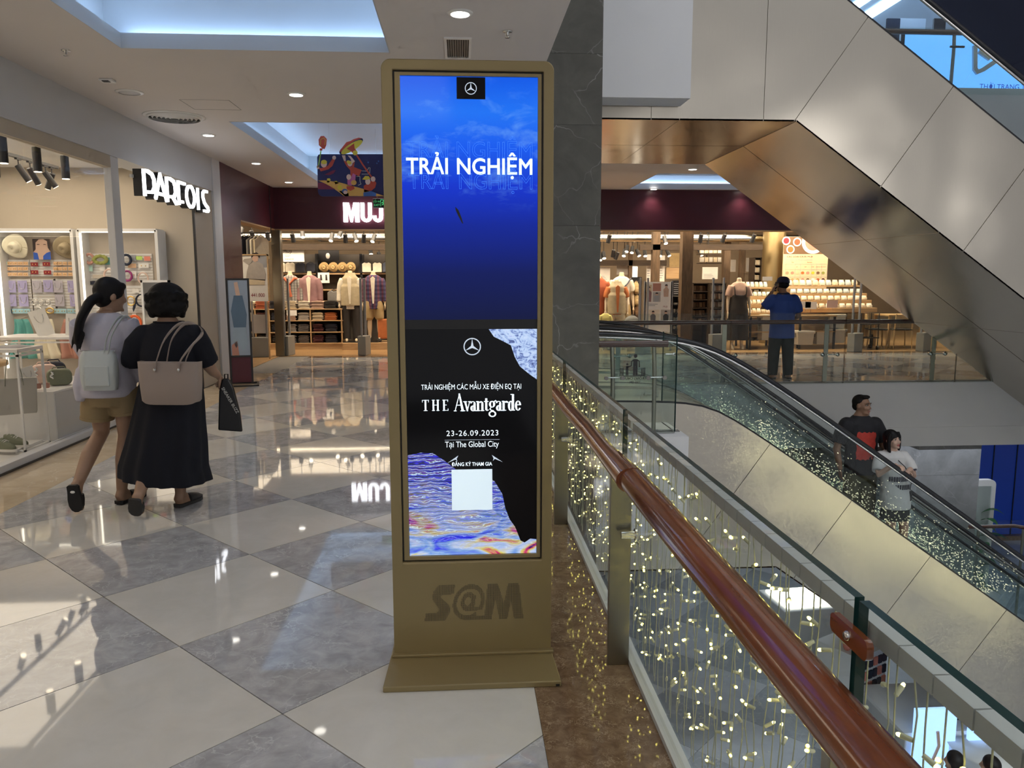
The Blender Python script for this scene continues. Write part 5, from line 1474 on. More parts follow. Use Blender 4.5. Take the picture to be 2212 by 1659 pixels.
for rn, z, cols_ in (('top', lv_[0] + .001, ('cream', 'greyc', 'navyc', 'white')), ('second', lv_[1] + .001, ('striped', 'rust', 'beige', 'dark')), ('third', lv_[2] + .001, ('navyc', 'maroonc', 'check', 'denimc'))):
    for i_, mt_ in enumerate(cols_): stack(925 + 32 * i_, 26, z, mt_, 5, 'folded stack %s on the %s board of the shelf behind the kiosk' % (('first', 'second', 'third', 'fourth')[i_] + ' from left', rn))
# ---- mannequins
def mannequin(label, px, py_neck, base_z, Y, parts, half=False, k=1.0, turn=0, name='mannequin'):
    """headless display figure; parts: list of (part name, material, kind)"""
    top = Q(px, py_neck, Y)
    x = top.x
    H = (top.z - base_z) / 1.52
    t = thing(name, label, 'mannequin', (x, Y, base_z), turn, 'shop mannequins')
    b_ = MB()
    b_.rings([(0, 0, .74, .14, .095), (0, 0, .84, .155, .105), (0, 0, .98, .125, .09), (0, 0, 1.10, .135, .10), (0, 0, 1.24, .165, .105), (0, 0, 1.34, .175, .085), (0, 0, 1.40, .12, .065), (0, 0, 1.44, .05, .05), (0, 0, 1.52, .048, .048)], 20)
    arms = [k_ for k_ in parts if k_[2] != 'noarms']
    for s in (-1, 1):
        b_.tube([(s * .165, 0, 1.345), (s * .20, .0, 1.20), (s * .225, .0, 1.06), (s * .235, -.03, .93), (s * .24, -.05, .82)], [.05, .045, .038, .032, .024], 10)
        b_.ell((s * .24, -.055, .77), (.022, .035, .06), 10, 8)
        for f_ in range(4): b_.tube([(s * .24, -.08 + f_ * .018, .74), (s * .24, -.085 + f_ * .018, .66)], [.011, .008], 6)
        b_.tube([(s * .24, -.09, .79), (s * .232, -.115, .73)], [.012, .009], 6)
        if not half:
            b_.tube([(s * .085, 0, .80), (s * .10, .0, .60), (s * .10, .005, .46), (s * .105, .02, .30), (s * .105, .02, .10)], [.088, .075, .055, .055, .035], 12)
            b_.rings([(s * .105, -.03, .0, .035, .10), (s * .105, -.02, .05, .036, .085), (s * .105, .01, .10, .036, .05)], 14)
    b_.xf(Matrix.Scale(H, 4))
    b_.blob('figure', 'mannequin', t, .02 * H, 2)
    for nm, mt_, kind in parts:
        c = MB()
        if kind in ('tee', 'shirt', 'hoodie'):
            g = 1.12
            z0 = .70 if kind != 'tee' else .74
            c.rings([(0, 0, z0, .185, .13), (0, 0, .84, .18, .125), (0, 0, .98, .165, .115), (0, 0, 1.12, .17, .12), (0, 0, 1.26, .19, .12), (0, 0, 1.35, .195, .095), (0, 0, 1.41, .13, .08), (0, 0, 1.435, .075, .065)], 24)
            for s in (-1, 1):
                L = [(s * .15, 0, 1.34), (s * .205, 0, 1.22), (s * .22, 0, 1.13)]
                rr_ = [.085, .078, .075]
                if kind != 'tee': L += [(s * .235, -.01, 1.02), (s * .245, -.035, .90), (s * .248, -.045, .86)]; rr_ += [.062, .055, .05]
                c.tube(L, rr_, 12)
            if kind == 'hoodie': c.ell((0, .05, 1.42), (.12, .09, .07), 14, 8)
        elif kind == 'vest':
            c.rings([(0, 0, .78, .20, .145), (0, 0, .86, .195, .145), (0, 0, 1.0, .18, .135), (0, 0, 1.14, .185, .14), (0, 0, 1.27, .195, .135), (0, 0, 1.36, .175, .105), (0, 0, 1.42, .11, .09), (0, 0, 1.47, .085, .08)], 28, fn=lambda a, z: 1 + .0 * a)
        elif kind == 'opening':
            c.prism([(-.012, .82), (.014, .82), (.045, 1.36), (.0, 1.40), (-.045, 1.36)], -.172, -.09)
        elif kind in ('trousers', 'shorts', 'skirt'):
            zb = .05 if kind == 'trousers' else .50
            for s in (-1, 1):
                c.tube([(s * .07, 0, .86), (s * .10, 0, .70), (s * .112, .005, .5), (s * .112, .012, max(zb, .3)), (s * .112, .012, zb)][: 5 if zb < .3 else 4], [.11, .112, .098, .09, .088][: 5 if zb < .3 else 4], 14)
            c.rings([(0, 0, .72, .185, .13), (0, 0, .80, .18, .125), (0, 0, .90, .155, .11), (0, 0, .97, .14, .105)], 24)
        elif kind == 'overall':
            for s in (-1, 1): c.tube([(s * .08, 0, .86), (s * .11, 0, .6), (s * .115, 0, .2)], [.13, .125, .12], 14)
            c.rings([(0, 0, .75, .215, .15), (0, 0, .9, .20, .14), (0, 0, 1.06, .18, .135), (0, 0, 1.16, .175, .135)], 24)
            for s in (-1, 1): c.tube([(s * .12, -.12, 1.14), (s * .13, -.11, 1.30), (s * .12, 0, 1.405), (s * .08, .11, 1.2)], .018, 8)
        elif kind == 'scarf':
            c.tube([(-.17, -.02, 1.34), (-.10, -.10, 1.36), (0, -.145, 1.22), (.11, -.10, 1.36), (.17, -.02, 1.34)], [.03, .03, .028, .03, .03], 10)
            c.tube([(0, -.15, 1.22), (.01, -.16, 1.08), (.03, -.155, .95)], [.03, .032, .04], 10); c.tube([(0, -.15, 1.22), (-.03, -.16, 1.10)], [.03, .035], 10)
        elif kind == 'strap':
            c.tube([(.17, -.06, 1.39), (.10, -.13, 1.30), (0, -.15, 1.20), (-.05, -.15, 1.15)], [(.012, .03)] * 4, 8, up=(0, 1, 0))
        elif kind == 'shoes':
            for s in (-1, 1): c.rings([(s * .105, -.03, -.005, .045, .115), (s * .105, -.03, .03, .046, .112), (s * .105, -.005, .07, .042, .07), (s * .105, .02, .10, .038, .045)], 16)
        elif kind == 'puffer':
            c.rings([(0, 0, .78 + .03 * i, (.222 if i < 15 else .19) * (1.0 if i % 2 else .955), (.160 if i < 15 else .14) * (1.0 if i % 2 else .95)) for i in range(20)] + [(0, 0, 1.40, .14, .115), (0, 0, 1.43, .12, .10), (0, 0, 1.48, .10, .09)], 28)
        c.xf(Matrix.Scale(H, 4))
        if kind in ('opening', 'strap', 'scarf', 'puffer', 'vest'): c.build(nm, mt_, t)
        else: c.blob(nm, mt_, t, .018 * H, 2)
    return t
zs_ = lv_[0]
mannequin('headless mannequin torso in grey plaid tunic with rust scarf knotted in front', 626, 586, zs_ - .68, YS + .25, [('tunic', 'plaid', 'shirt'), ('knotted_scarf', 'rust', 'scarf')], half=True)
mannequin('headless mannequin torso in mauve open shirt', 668, 586, zs_ - .68, YS + .25, [('shirt', 'mauve', 'shirt'), ('undershirt', 'white', 'opening')], half=True)
zp = Q(760, 738).z
mannequin('headless mannequin in beige quilted vest and wide black trousers', 756, 585, zp, YS + .1, [('shirt', 'white', 'shirt'), ('quilted_vest', 'vestc', 'puffer'), ('undershirt', 'white', 'opening'), ('trousers', 'dark', 'trousers')])
mannequin('headless mannequin in purple plaid shirt and khaki shorts', 806, 585, zp, YS + .1, [('plaid_shirt', 'plaid_purple', 'shirt'), ('tee', 'white', 'opening'), ('shorts', 'khaki', 'shorts'), ('shoes', 'dark', 'shoes')])
t = thing('mannequin_platform', 'low wooden platform under the two full mannequins', 'platform', ((Q(741, 745).x + Q(850, 745).x) / 2, YS + .15, 0))
hw_ = (Q(850, 745).x - Q(743, 745).x) / 2
MB().box(-hw_, hw_, -.35, .5, 0, zp - .02).build('deck', 'shop_wood', t)
for px in (758, 802): MB().box(Q(px, 740).x - t.location.x - .17, Q(px, 740).x - t.location.x + .17, -.2, .2, zp - .02, zp).build('base_plate', 'black_metal', t)
# suitcase by the platform
def suitcase(label, px, py0, py1, w_, Y, mt_):
    a, b_ = Q(px, py1, Y), Q(px, py0, Y)
    h_ = b_.z - a.z
    t = thing('suitcase', label, 'suitcase', a)
    MB().box(-w_ / 2, w_ / 2, -.11, .11, .03, h_).build('shell', mt_, t, bevel=.03, seg=3)
    for i in range(5): MB().box(-w_ / 2 + w_ * (i + .5) / 5 - .012, -w_ / 2 + w_ * (i + .5) / 5 + .012, -.116, -.105, .08, h_ - .05).build('rib', mt_, t)
    for s in (-1, 1): MB().cyl((s * w_ * .36, -.05, 0), (s * w_ * .36, .05, 0), .03, n=10).build('wheel', 'black_metal', t).location = (0, 0, .03)
    return t
suitcase('orange-brown ribbed suitcase beside the khaki shorts mannequin', 832, 689, 734, .30, YS + .15, 'orangec')
# ---- hats and hanging tees on the rear rail
YR = 18.6
rk = thing('wall_rack', 'dark wall rack with rails behind the hats and mannequins', 'rack', (Q(690, 640, YR).x, YR + .45, 0))
xl_, xr_ = Q(600, 600, YR).x - rk.location.x, Q(850, 600, YR).x - rk.location.x
MB().box(xl_, xr_, 0, .06, 0, 2.15).build('back_panel', 'shop_dark', rk)
for py in (590, 625, 650):
    z = Q(690, py, YR).z
    MB().box(xl_, xr_, -.40, 0, z - .03, z).build('rack_shelf', 'shop_wood', rk)
for px in (601, 684, 780, 850):
    x = Q(px, 600, YR).x - rk.location.x; MB().box(x - .03, x + .03, -.40, 0, 0, 2.15).build('upright', 'black_metal', rk)
for i, (px, lb_) in enumerate(((700, 'straw fedora hat, leftmost of four on the rail'), (720, 'straw fedora hat, second of four on the rail'), (740, 'straw fedora hat, third of four on the rail'), (758, 'straw fedora hat, rightmost of four, behind vest mannequin'))):
    hat(px, 577, .115, 'hatc', 'brown', lb_, 'straw hats on the rail', Y=YR, tilt=.1, roll=.1 * (i % 2))
def hung_top(px, py, w_, h_, mt_, label, Y=YR, sleeves=False, group='folded tops shown on the rail'):
    c = Q(px, py, Y)
    t = thing('display_shirt', label, 'shirt', c, 0, group)
    o = [(-w_ / 2, -h_ / 2), (w_ / 2, -h_ / 2), (w_ / 2, h_ * .36), (w_ * .22, h_ / 2), (w_ * .1, h_ * .43), (-w_ * .1, h_ * .43), (-w_ * .22, h_ / 2), (-w_ / 2, h_ * .36)]
    MB().prism(o, -.03, .03).build('fabric', mt_, t, bevel=.015)
    MB().tube([(-w_ * .3, 0, h_ * .45), (0, 0, h_ * .56), (w_ * .3, 0, h_ * .45)], .01, 6).build('hanger', 'black_metal', t)
for px, mt_, lb_ in ((607, 'white', 'white hanging top left of the corner post'), (627, 'white', 'white hanging top right of the corner post'), (649, 'navyc', 'navy hanging top, left of two'), (671, 'navyc', 'navy hanging top, right of two'), (792, 'white', 'white hanging tee above plaid mannequin, left'), (815, 'white', 'white hanging tee above plaid mannequin, right'), (836, 'denimc', 'blue hanging top beside the kiosk edge')):
    hung_top(px, 577.5, .205, .23, mt_, lb_)
hung_top(722, 645, .30, .38, 'greyc', 'grey cardigan on a hanger beside the vest mannequin', Y=YS + .5)
for px, py, w_, h_, lb_ in ((699, 600, 24, 22, 'white notice with two shoe pictures behind the mauve shirt'), (662, 548, 44, 28, 'white lit board high in the shop, left of dark screen')):
    c = Q(px, py, YR - .3); t = thing('notice_board', lb_, 'sign', c)
    MB().box(-w_ / 2 * .0108, w_ / 2 * .0108, 0, .02, -h_ / 2 * .0108, h_ / 2 * .0108).build('board', 'card_white', t)
    if w_ > 40:
        t.location = Q(634, 551, YR - .3)
        text('lettering', 'MUJI', 'print_dark', t, (-.13, -.002, .05), .10)
        text('lettering', 'GIAY', 'print_dark', t, (-.13, -.002, -.04), .055); text('lettering', 'SNEAKER', 'print_dark', t, (-.10, -.002, -.11), .05)
    else:
        for s in (-1, 1): MB().prism([(s * .06 - .02, -.06), (s * .06 + .03, -.06), (s * .06 + .015, .07), (s * .06 - .015, .07)], -.003, -.001).build('print', 'print_dark', t)
t = thing('wall_screen', 'dark screen high on the shop wall above the straw hats', 'screen', Q(710, 551, YR + .2))
MB().box(-.24, .24, 0, .04, -.13, .13).build('panel', 'black_metal', t); MB().ell((-.02, -.01, -.02), (.05, .02, .07), 12, 8).build('picture', 'card_white', t)
# ---- price poster in wooden frame
c0, c1 = P(521, 651, Y=15.6), P(579, 549, Y=15.6)
pp = thing('framed_poster', 'wood-framed price poster of a person in striped shirt', 'poster', ((c0.x + c1.x) / 2, 15.6, c0.z))
w_, h_ = (c1.x - c0.x) / 2, c1.z - c0.z
MB().box(-w_, w_, 0, .02, 0, h_).build('sheet', 'card_white', pp)
f = MB().box(-w_, -w_ + .025, -.02, .03, 0, h_).box(w_ - .025, w_, -.02, .03, 0, h_).box(-w_, w_, -.02, .03, h_ - .025, h_)
f.build('frame', 'shop_wood', pp)
MB().box(-w_ * .1, w_ - .025, -.004, -.001, h_ * .72, h_ - .03).build('print_window', 'print_grey', pp)
for poly, mt_ in (([(-.16, .44), (.20, .40), (.22, .52), (.17, .72), (.10, .76), (-.02, .76), (-.10, .70), (-.14, .58)], 'striped'), ([(-.10, .70), (-.21, .78), (-.18, .82), (-.02, .84), (-.03, .77)], 'striped'), ([(-.02, .86), (.03, .90), (.09, .86), (.08, .78), (.02, .76), (-.03, .80)], 'skin_print'), ([(-.05, .83), (-.03, .92), (.06, .95), (.13, .89), (.11, .83), (.08, .88), (.0, .88)], 'print_dark'), ([(-.14, .32), (.19, .32), (.2, .42), (-.15, .44)], 'cream')):
    MB().prism([(x, z) for x, z in poly], -.008, -.002).build('print_figure', mt_, pp)
text('lettering', '441.000', 'card_red', pp, (.05, -.003, .085), .105, .26)
MB().cyl((-w_ - .0, .01, .93), (-w_ + .0, .012, .93), .03, n=12).build('badge', 'card_red', pp)
for sx in (-1, 1): MB().box(sx * w_ * .8 - .012, sx * w_ * .8 + .012, .0, .02, -c0.z, 0).build('stand_leg', 'shop_wood', pp)
# tops hanging on a rail above the poster
t = thing('clothes_rail', 'overhead rail of hanging cardigans above the price poster', 'rail', P(552, 508, Y=15.8))
MB().cyl((-.5, 0, .04), (.3, 0, .04), .012, n=8).cyl((-.5, 0, .04), (-.5, 0, 1.0), .01, n=6).cyl((.3, 0, .04), (.3, 0, 1.0), .01, n=6).build('rail', 'black_metal', t)
for i, (dx, mt_, lb_) in enumerate(((-.22, 'dark', 'black cardigan at the left end of overhead rail'), (-.14, 'navyc', 'navy cardigan second on overhead rail'), (-.04, 'greyc', 'grey cardigan third on overhead rail'), (.03, 'white', 'white cardigan fourth on overhead rail'), (.10, 'cream', 'cream cardigan at the right end of overhead rail'))):
    c = t.location + Vector((dx, 0, -.22)); hu = thing('display_shirt', lb_, 'shirt', c, R_(62), 'cardigans on the overhead rail')
    MB().prism([(-.2, -.24), (.2, -.24), (.2, .12), (.07, .2), (-.07, .2), (-.2, .12)], -.02, .02).build('fabric', mt_, hu, bevel=.01)
    MB().tube([(-.17, 0, .15), (0, 0, .22), (.17, 0, .15)], .008, 6).cyl((0, 0, .22), (0, 0, .27), .004, n=6).build('hanger', 'black_metal', hu)
# ---- anti-theft gates
def gate(label, px, py_floor, rz=0, Yg=None, h_=1.58, w_=.36, sheet=False):
    c = P(px, py_floor, Z=0) if Yg is None else P(px, 700, Y=Yg); c.z = 0
    t = thing('security_gate', label, 'gate', c, rz, 'anti-theft gates at the shop entrance')
    MB().prism([(-w_ / 2, -.09), (w_ / 2, -.09), (w_ / 2 - .03, .09), (-w_ / 2 + .03, .09)], 0, .40, 'z').build('base_box', 'grey_plastic', t, bevel=.01)
    for s in (-1, 1): MB().box(s * w_ * .38 - .018, s * w_ * .38 + .018, -.02, .02, .38, h_).build('post', 'steel_grey', t, bevel=.005)
    MB().box(-w_ * .36, w_ * .36, -.004, .004, .44, h_ - .02).build('acrylic_panel', 'shop_glass', t)
    if sheet: MB().box(-w_ * .4, w_ * .4, -.012, -.005, .48, .86).build('notice_sheet', 'grey_card', t)
    return t
plain('steel_grey', (.30, .30, .31), .4, metal=.3); plain('grey_card', (.42, .39, .36), .6)
gate('security gate with grey sheet in front of the price poster', 564, 771, 0, sheet=True)
gate('slim security gate next to the poster stand', 527, 781, R_(75), h_=1.55)
gate('security gate in front of the plaid-shirt mannequin', 787, 766.5, R_(80))
gate('security gate right of the big photo board, behind the glass', 1547, 762, R_(20))
gate('security gate between the storage boxes and wooden chairs', 1845, 759.5, R_(35))
gate('security gate at the foot of overhead escalator, far right', 1993, 758, R_(35))
gate('security gate left of the big photo board', 1388, 764, R_(40))
gate('security gate half behind the grey corner post', 622, 767, R_(80))
# ---- structure inside the shop: beams, posts, ducts, track spots
def beam(x0, x1, y, z0, z1, label, d=.16): 
    o = MB().box(x0, x1, y, y + d, z0, z1).build('trim_beam', 'beam_wood'); struct(o, label, 'beam')
beam(Q(600, 530, 18.2).x, Q(880, 530, 18.2).x, 18.2, Q(700, 540, 18.2).z, Q(700, 527, 18.2).z, 'dark wooden beam across the left half of the shop')
beam(Q(1383, 530, 17.9).x, Q(1475, 530, 17.9).x, 17.9, Q(1430, 540, 17.9).z, Q(1430, 528, 17.9).z, 'dark wooden cross beam left of the thick wooden post')
beam(Q(1490, 530, 17.9).x, Q(1648, 530, 17.9).x, 17.9, Q(1550, 540, 17.9).z, Q(1550, 528, 17.9).z, 'dark wooden cross beam right of the thick wooden post')
beam(Q(1290, 567, 20).x, Q(1440, 567, 20).x, 20, Q(1350, 574, 20).z, Q(1350, 562, 20).z, 'dark wooden beam deep in the right half of the shop')
for px0, px1, Y, z1, lb_ in ((1473, 1496, 16.75, 2.9, 'thick rough wooden post standing behind the far balustrade'), (1409, 1425, 17.9, 2.75, 'dark wooden post behind the big photo board'), (1563, 1577, 19, 2.6, 'dark wooden post deep in the shop, right side'), (1358, 1366, 20, 2.6, 'thin dark wooden post deep in the shop behind mannequins'), (1598, 1609, 20, 2.5, 'dark wooden post beside the hanging banners')):
    a, b_ = Q(px0, 600, Y).x, Q(px1, 600, Y).x
    struct(MB().box(a, b_, Y, Y + (b_ - a), 0, z1).build('trim_post', 'post_wood'), lb_, 'post')
cpx = (Q(1646, 600, 18.5).x + Q(1692, 600, 18.5).x) / 2; cr_ = (Q(1692, 600, 18.5).x - Q(1646, 600, 18.5).x) / 2
struct(MB().lathe([(cr_, 0), (cr_, 3.7)], (cpx, 18.5, 0), 40).build('trim_column', 'gold_paint'), 'round olive gold column beside the curry poster', 'column')
spot('track_lamp', (cpx + .05, 17.7, 2.9), 22, WARM, 50, .8, rot=(R_(25), 0, 0))
for (x0, x1, y, z, r, lb_) in ((-6.5, 0.5, 18.9, 2.53, .10, 'silver air duct across the left part of the shop'), (1.2, 9.5, 18.9, 2.53, .09, 'silver air duct across the right part of the shop')):
    struct(MB().cyl((x0, y, z), (x1, y, z), r, n=20).build('trim_duct', 'silver'), lb_, 'duct')
tray = MB()
a, b_ = Vector((Q(1290, 530, 18.2).x, 18.2, 2.62)), Vector((Q(1440, 505, 17).x, 17.0, 2.95))
for s in (0, .12):
    tray.cyl(a + Vector((0, 0, s)), b_ + Vector((0, 0, s)), .012, n=6)
for i in range(9):
    p_ = a.lerp(b_, i / 8); tray.cyl(p_, p_ + Vector((0, 0, .12)), .008, n=6)
struct(tray.build('trim_cable_tray', 'steel_grey'), 'metal cable tray hanging under the shop ceiling', 'cable tray')
def shop_spot(px, py, Y, d, label, lit=True, e=0):
    c = Q(px, py, Y)
    t = thing('track_spot', label, 'light', c, 0, 'track spotlights in the clothes shop')
    d = Vector(d).normalized()
    MB().cyl(-d * .06, d * .12, .045, .05, n=14).build('lamp_head', 'black_metal', t)
    MB().cyl((0, 0, 0), (0, 0, 3.6 - c.z if c.z < 3.5 else .1), .008, n=6).build('stem', 'black_metal', t)
    MB().cyl(d * .118, d * .123, .043, n=14).build('lamp_face', 'lamp_warm' if lit else 'dark_plastic', t)
LS = [(544, 504, 0), (578, 508, 0), (653, 502, 1), (632, 511, 0), (717, 510, 1), (736, 502, 1), (767, 511, 1), (808, 512, 1), (746, 512, 0), (786, 512, 0), (521, 497, 1), (800, 540, 1), (819, 550, 1),
      (1316, 513, 0), (1436, 516, 1), (1297, 553, 1), (1304, 549, 1), (1325, 545, 0), (1349, 544, 1), (1355, 535, 1), (1366, 537, 1), (1377, 544, 1), (1393, 544, 1), (1427, 544, 1), (1442, 544, 1), (1512, 543, 1), (1514, 512, 0), (1564, 512, 0), (1628, 512, 0), (1333, 550, 0), (1568, 524, 1)]
for i, (px, py, lit) in enumerate(LS):
    Y = 17.3 if py < 520 else 19.2
    nm = ('lit' if lit else 'unlit') + ' black track spot '
    rank = sorted([q for q in LS if (q[0] < 1000) == (px < 1000)], key=lambda q: q[0]).index((px, py, lit)) + 1
    ordn = ['first', 'second', 'third', 'fourth', 'fifth', 'sixth', 'seventh', 'eighth', 'ninth', 'tenth', 'eleventh', 'twelfth', 'thirteenth', 'fourteenth', 'fifteenth', 'sixteenth', 'seventeenth', 'eighteenth'][rank - 1]
    shop_spot(px, py, Y, (random.uniform(-.4, .4), -.55 if lit else .35, -1), nm + '%s from the left, %s of the kiosk' % (ordn, 'left' if px < 1000 else 'right'), lit)
# ---- right half of the shop
YB2 = 17.1
mannequin('headless mannequin in rust red hoodie at the pillar edge', 1293, 592, 0, YB2 + .2, [('hoodie', 'rust', 'hoodie'), ('trousers', 'khaki', 'trousers')], turn=.2)
mannequin('headless mannequin in white tee with navy strap across the chest', 1343, 588, 0, YB2 + .45, [('tee', 'white', 'tee'), ('strap', 'denimc', 'strap'), ('shorts', 'khaki', 'shorts')])
mannequin('headless mannequin in pale quilted vest over rust tee and cream trousers', 1332, 604, 0, YB2, [('tee', 'orangec', 'tee'), ('quilted_vest', 'vestc', 'puffer'), ('tee_front', 'orangec', 'opening'), ('trousers', 'cream', 'trousers')])
mannequin('small child mannequin in pale yellow tee', 1308, 672, 0, YB2 - .25, [('tee', 'yellowc', 'tee'), ('trousers', 'cream', 'trousers')])
mannequin('headless mannequin in dark pinafore dress by the shelves', 1597, 600, 0, YB2 - .28, [('blouse', 'pinkish', 'tee'), ('pinafore', 'dark', 'overall')])
suitcase('orange suitcase behind the glass near the child mannequin', 1366, 703, 745, .36, YB2 - .2, 'orangec')
def soft_bag(px, py, rx, rz_, mt_, label, Y, name='backpack', cat='backpack', grp=None):
    c = Q(px, py, Y); t = thing(name, label, cat, c, 0, grp)
    MB().rings([(0, 0, -rz_, rx * .8, .08), (0, 0, -rz_ * .6, rx, .11), (0, 0, 0, rx * .98, .12), (0, 0, rz_ * .6, rx * .75, .10), (0, 0, rz_, rx * .35, .05)], 20).build('bag_body', mt_, t)
    MB().rings([(0, -.10, -rz_ * .7, rx * .6, .05), (0, -.11, -.1 * rz_, rx * .62, .05), (0, -.09, .1 * rz_, rx * .4, .03)], 16).build('pocket', mt_, t)
    MB().tube([(-.03, 0, rz_ * .95), (0, 0, rz_ * 1.2), (.03, 0, rz_ * .95)], .008, 6).build('strap', mt_, t)
soft_bag(1365, 692, .17, .10, 'greyc', 'grey soft bag lying on top of the orange suitcase', YB2 - .2, 'duffel_bag', 'bag')
for i, py in enumerate((622, 648, 672)): soft_bag(1374, py, .08, .13, 'khaki' if i < 2 else 'brown', 'brown-green hanging backpack, %s of the column beside the photo board' % ('top', 'middle', 'bottom')[i], YB2 + .5, grp='hanging backpacks')
t = thing('bag_stand', 'black upright rail carrying the hanging backpacks', 'rack', (Q(1374, 700, YB2 + .62).x, YB2 + .66, 0))
MB().box(-.12, .12, -.02, .02, 0, 1.6).build('panel', 'black_metal', t)
for z in (.95, 1.2, 1.5): MB().cyl((0, 0, z), (0, -.14, z), .008, n=6).build('peg', 'chrome', t)
# big photo board
a, b_ = Q(1392, 700, 16.7), Q(1452, 609, 16.7)
pb = thing('photo_board', 'large white board with fashion photographs behind the far balustrade', 'sign', ((a.x + b_.x) / 2, 16.7, 0))
w_ = (b_.x - a.x) / 2
MB().box(-w_, w_, 0, .025, .08, b_.z).build('board', 'card_white', pb)
for s in (-1, 1): MB().box(s * w_ - .02, s * w_ + .02, .0, .03, 0, b_.z + .02).build('post', 'steel_grey', pb)
def photo(px0, px1, py0, py1, bgm, fig, legs=True):
    p0, p1 = Q(px0, py1, 16.7), Q(px1, py0, 16.7); x0, x1 = p0.x - pb.location.x, p1.x - pb.location.x
    o = MB().box(x0, x1, -.004, -.001, p0.z, p1.z).build('photo', bgm, pb)
    cx = (x0 + x1) / 2; h_ = p1.z - p0.z; z0 = p0.z
    MB().prism([(cx - .05, z0), (cx + .05, z0), (cx + .06, z0 + h_ * .55), (cx + .02, z0 + h_ * .68), (cx - .02, z0 + h_ * .68), (cx - .06, z0 + h_ * .55)], -.008, -.005).build('print_figure', fig, o)
    MB().prism([(cx + .028 * math.cos(q), z0 + h_ * .78 + .034 * math.sin(q)) for q in [2 * PI * i / 12 for i in range(12)]], -.008, -.005).build('print_head', 'skin_print', o)
    MB().prism([(cx + .032 * math.cos(q), z0 + h_ * .82 + .032 * math.sin(q)) for q in [PI * i / 8 for i in range(9)]], -.0095, -.008).build('print_hair', 'print_dark', o)
photo(1395, 1408, 615, 652, 'cream', 'mauve'); photo(1410, 1427, 631, 652, 'grey_card', 'print_grey'); photo(1429, 1449, 612, 641, 'card_white', 'pinkish'); photo(1396, 1425, 669, 698, 'white', 'check'); photo(1427, 1449, 669, 698, 'grey_card', 'dark')
p0, p1 = Q(1410, 629, 16.7), Q(1428, 612, 16.7); MB().box(p0.x - pb.location.x, p1.x - pb.location.x, -.004, -.001, p0.z, p1.z).build('photo', 'rose', pb)
text('lettering', 'MUJI', 'card_red', pb, (w_ - .14, -.003, Q(1440, 664, 16.7).z), .05)
for py, f_ in ((657, .8), (660, .6)):
    z = Q(1420, py, 16.7).z; MB().box(-w_ + .05, -w_ + .05 + w_ * f_, -.003, -.001, z - .006, z + .006).build('print_line', 'print_grey', pb)
# curry poster
a, b_ = Q(1690, 604, 18.0), Q(1791, 512, 18.0)
cp = thing('menu_poster', 'tall poster of curry bowls with a spice table', 'poster', ((a.x + b_.x) / 2, 18.0, a.z))
w_, h_ = (b_.x - a.x) / 2, b_.z - a.z
MB().box(-w_, w_, 0, .03, -.4, h_).build('board', 'cream_print', cp) if 'cream_print' in MATS else None
plain('cream_print', (.66, .52, .33), .6)
MB().box(-w_, w_, 0, .03, -.4, h_).build('board', 'cream_print', cp)
zt_h = Q(1740, 548.5, 18.0).z - a.z
MB().box(-w_, w_, -.004, -.0005, zt_h, h_).build('photo_band', 'brown', cp)
def cpt(u, v):  # zoom 1587 x 1659 over 110 x 115 px at (1690, 500)
    q = Q(1690 + u / 14.43, 500 + v / 14.43, 18.0); return q.x - cp.location.x, q.z - a.z
for u_, v_, r1, m1 in ((120, 290, .085, 'card_red'), (460, 330, .088, 'rust'), (250, 560, .085, 'orange'), (960, 330, .24, 'coral')):
    x, z = cpt(u_, v_)
    disc = lambda r, y0, y1, mt_, nm: MB().prism([(x + r * math.cos(q), z + r * math.sin(q)) for q in [2 * PI * i / 22 for i in range(22)]], y0, y1).build(nm, mt_, cp)
    disc(r1 * 1.15, -.007, -.005, 'card_white', 'print_bowl'); disc(r1 * .82, -.009, -.007, m1, 'print_curry')
x, z = cpt(540, 810); text('lettering', 'CÁC LOẠI CÀ-RI MUJI', 'print_dark', cp, (x, -.003, z), .055, .62)
x, z = cpt(540, 908); text('lettering', 'TYPES OF MUJI CURRIES', 'print_grey', cp, (x, -.003, z), .05, .62)
x, z = cpt(320, 975); text('lettering', 'Cay', 'rust', cp, (x, -.003, z), .035)
x, z = cpt(850, 975); text('lettering', 'Spiciness', 'rust', cp, (x, -.003, z), .035)
for v in (1015, 1185, 1420):
    x0, z = cpt(80, v); x1, _ = cpt(1370, v); MB().box(x0, x1, -.003, -.001, z - .002, z + .002).build('table_line', 'print_grey', cp)
for u_ in (80, 380, 540, 885, 1045, 1200, 1370):
    x, z0 = cpt(u_, 1600); _, z1 = cpt(u_, 1015); MB().box(x - .002, x + .002, -.003, -.001, z0, z1).build('table_line', 'print_grey', cp)
for v_, row in ((1290, ('tan_felt', 'coral', 'peach', 'orange', 'coral', 'banner_yellow', 'brown', 'olive')), (1500, ('olive', 'khaki', 'khaki', 'rose', 'brown', 'card_white', 'rust', 'maroonc'))):
    for i, mt_ in enumerate(row):
        x, z = cpt(150 + i * 160, v_); MB().prism([(x + .04 * math.cos(q), z + .033 * math.sin(q)) for q in [2 * PI * i2 / 14 for i2 in range(14)]], -.004, -.001).build('print_dish', mt_, cp)
for i, n_ in enumerate((0, 1, 2, 3, 4, 5)):
    for j in range(n_):
        x, z = cpt((230, 465, 735, 955, 1120, 1285)[i] - 16 * n_ + 32 * j, 1105); MB().prism([(x - .004, z - .012), (x + .002, z - .012), (x + .006, z + .012), (x, z + .012)], -.003, -.001).build('print_chilli', 'rust', cp)
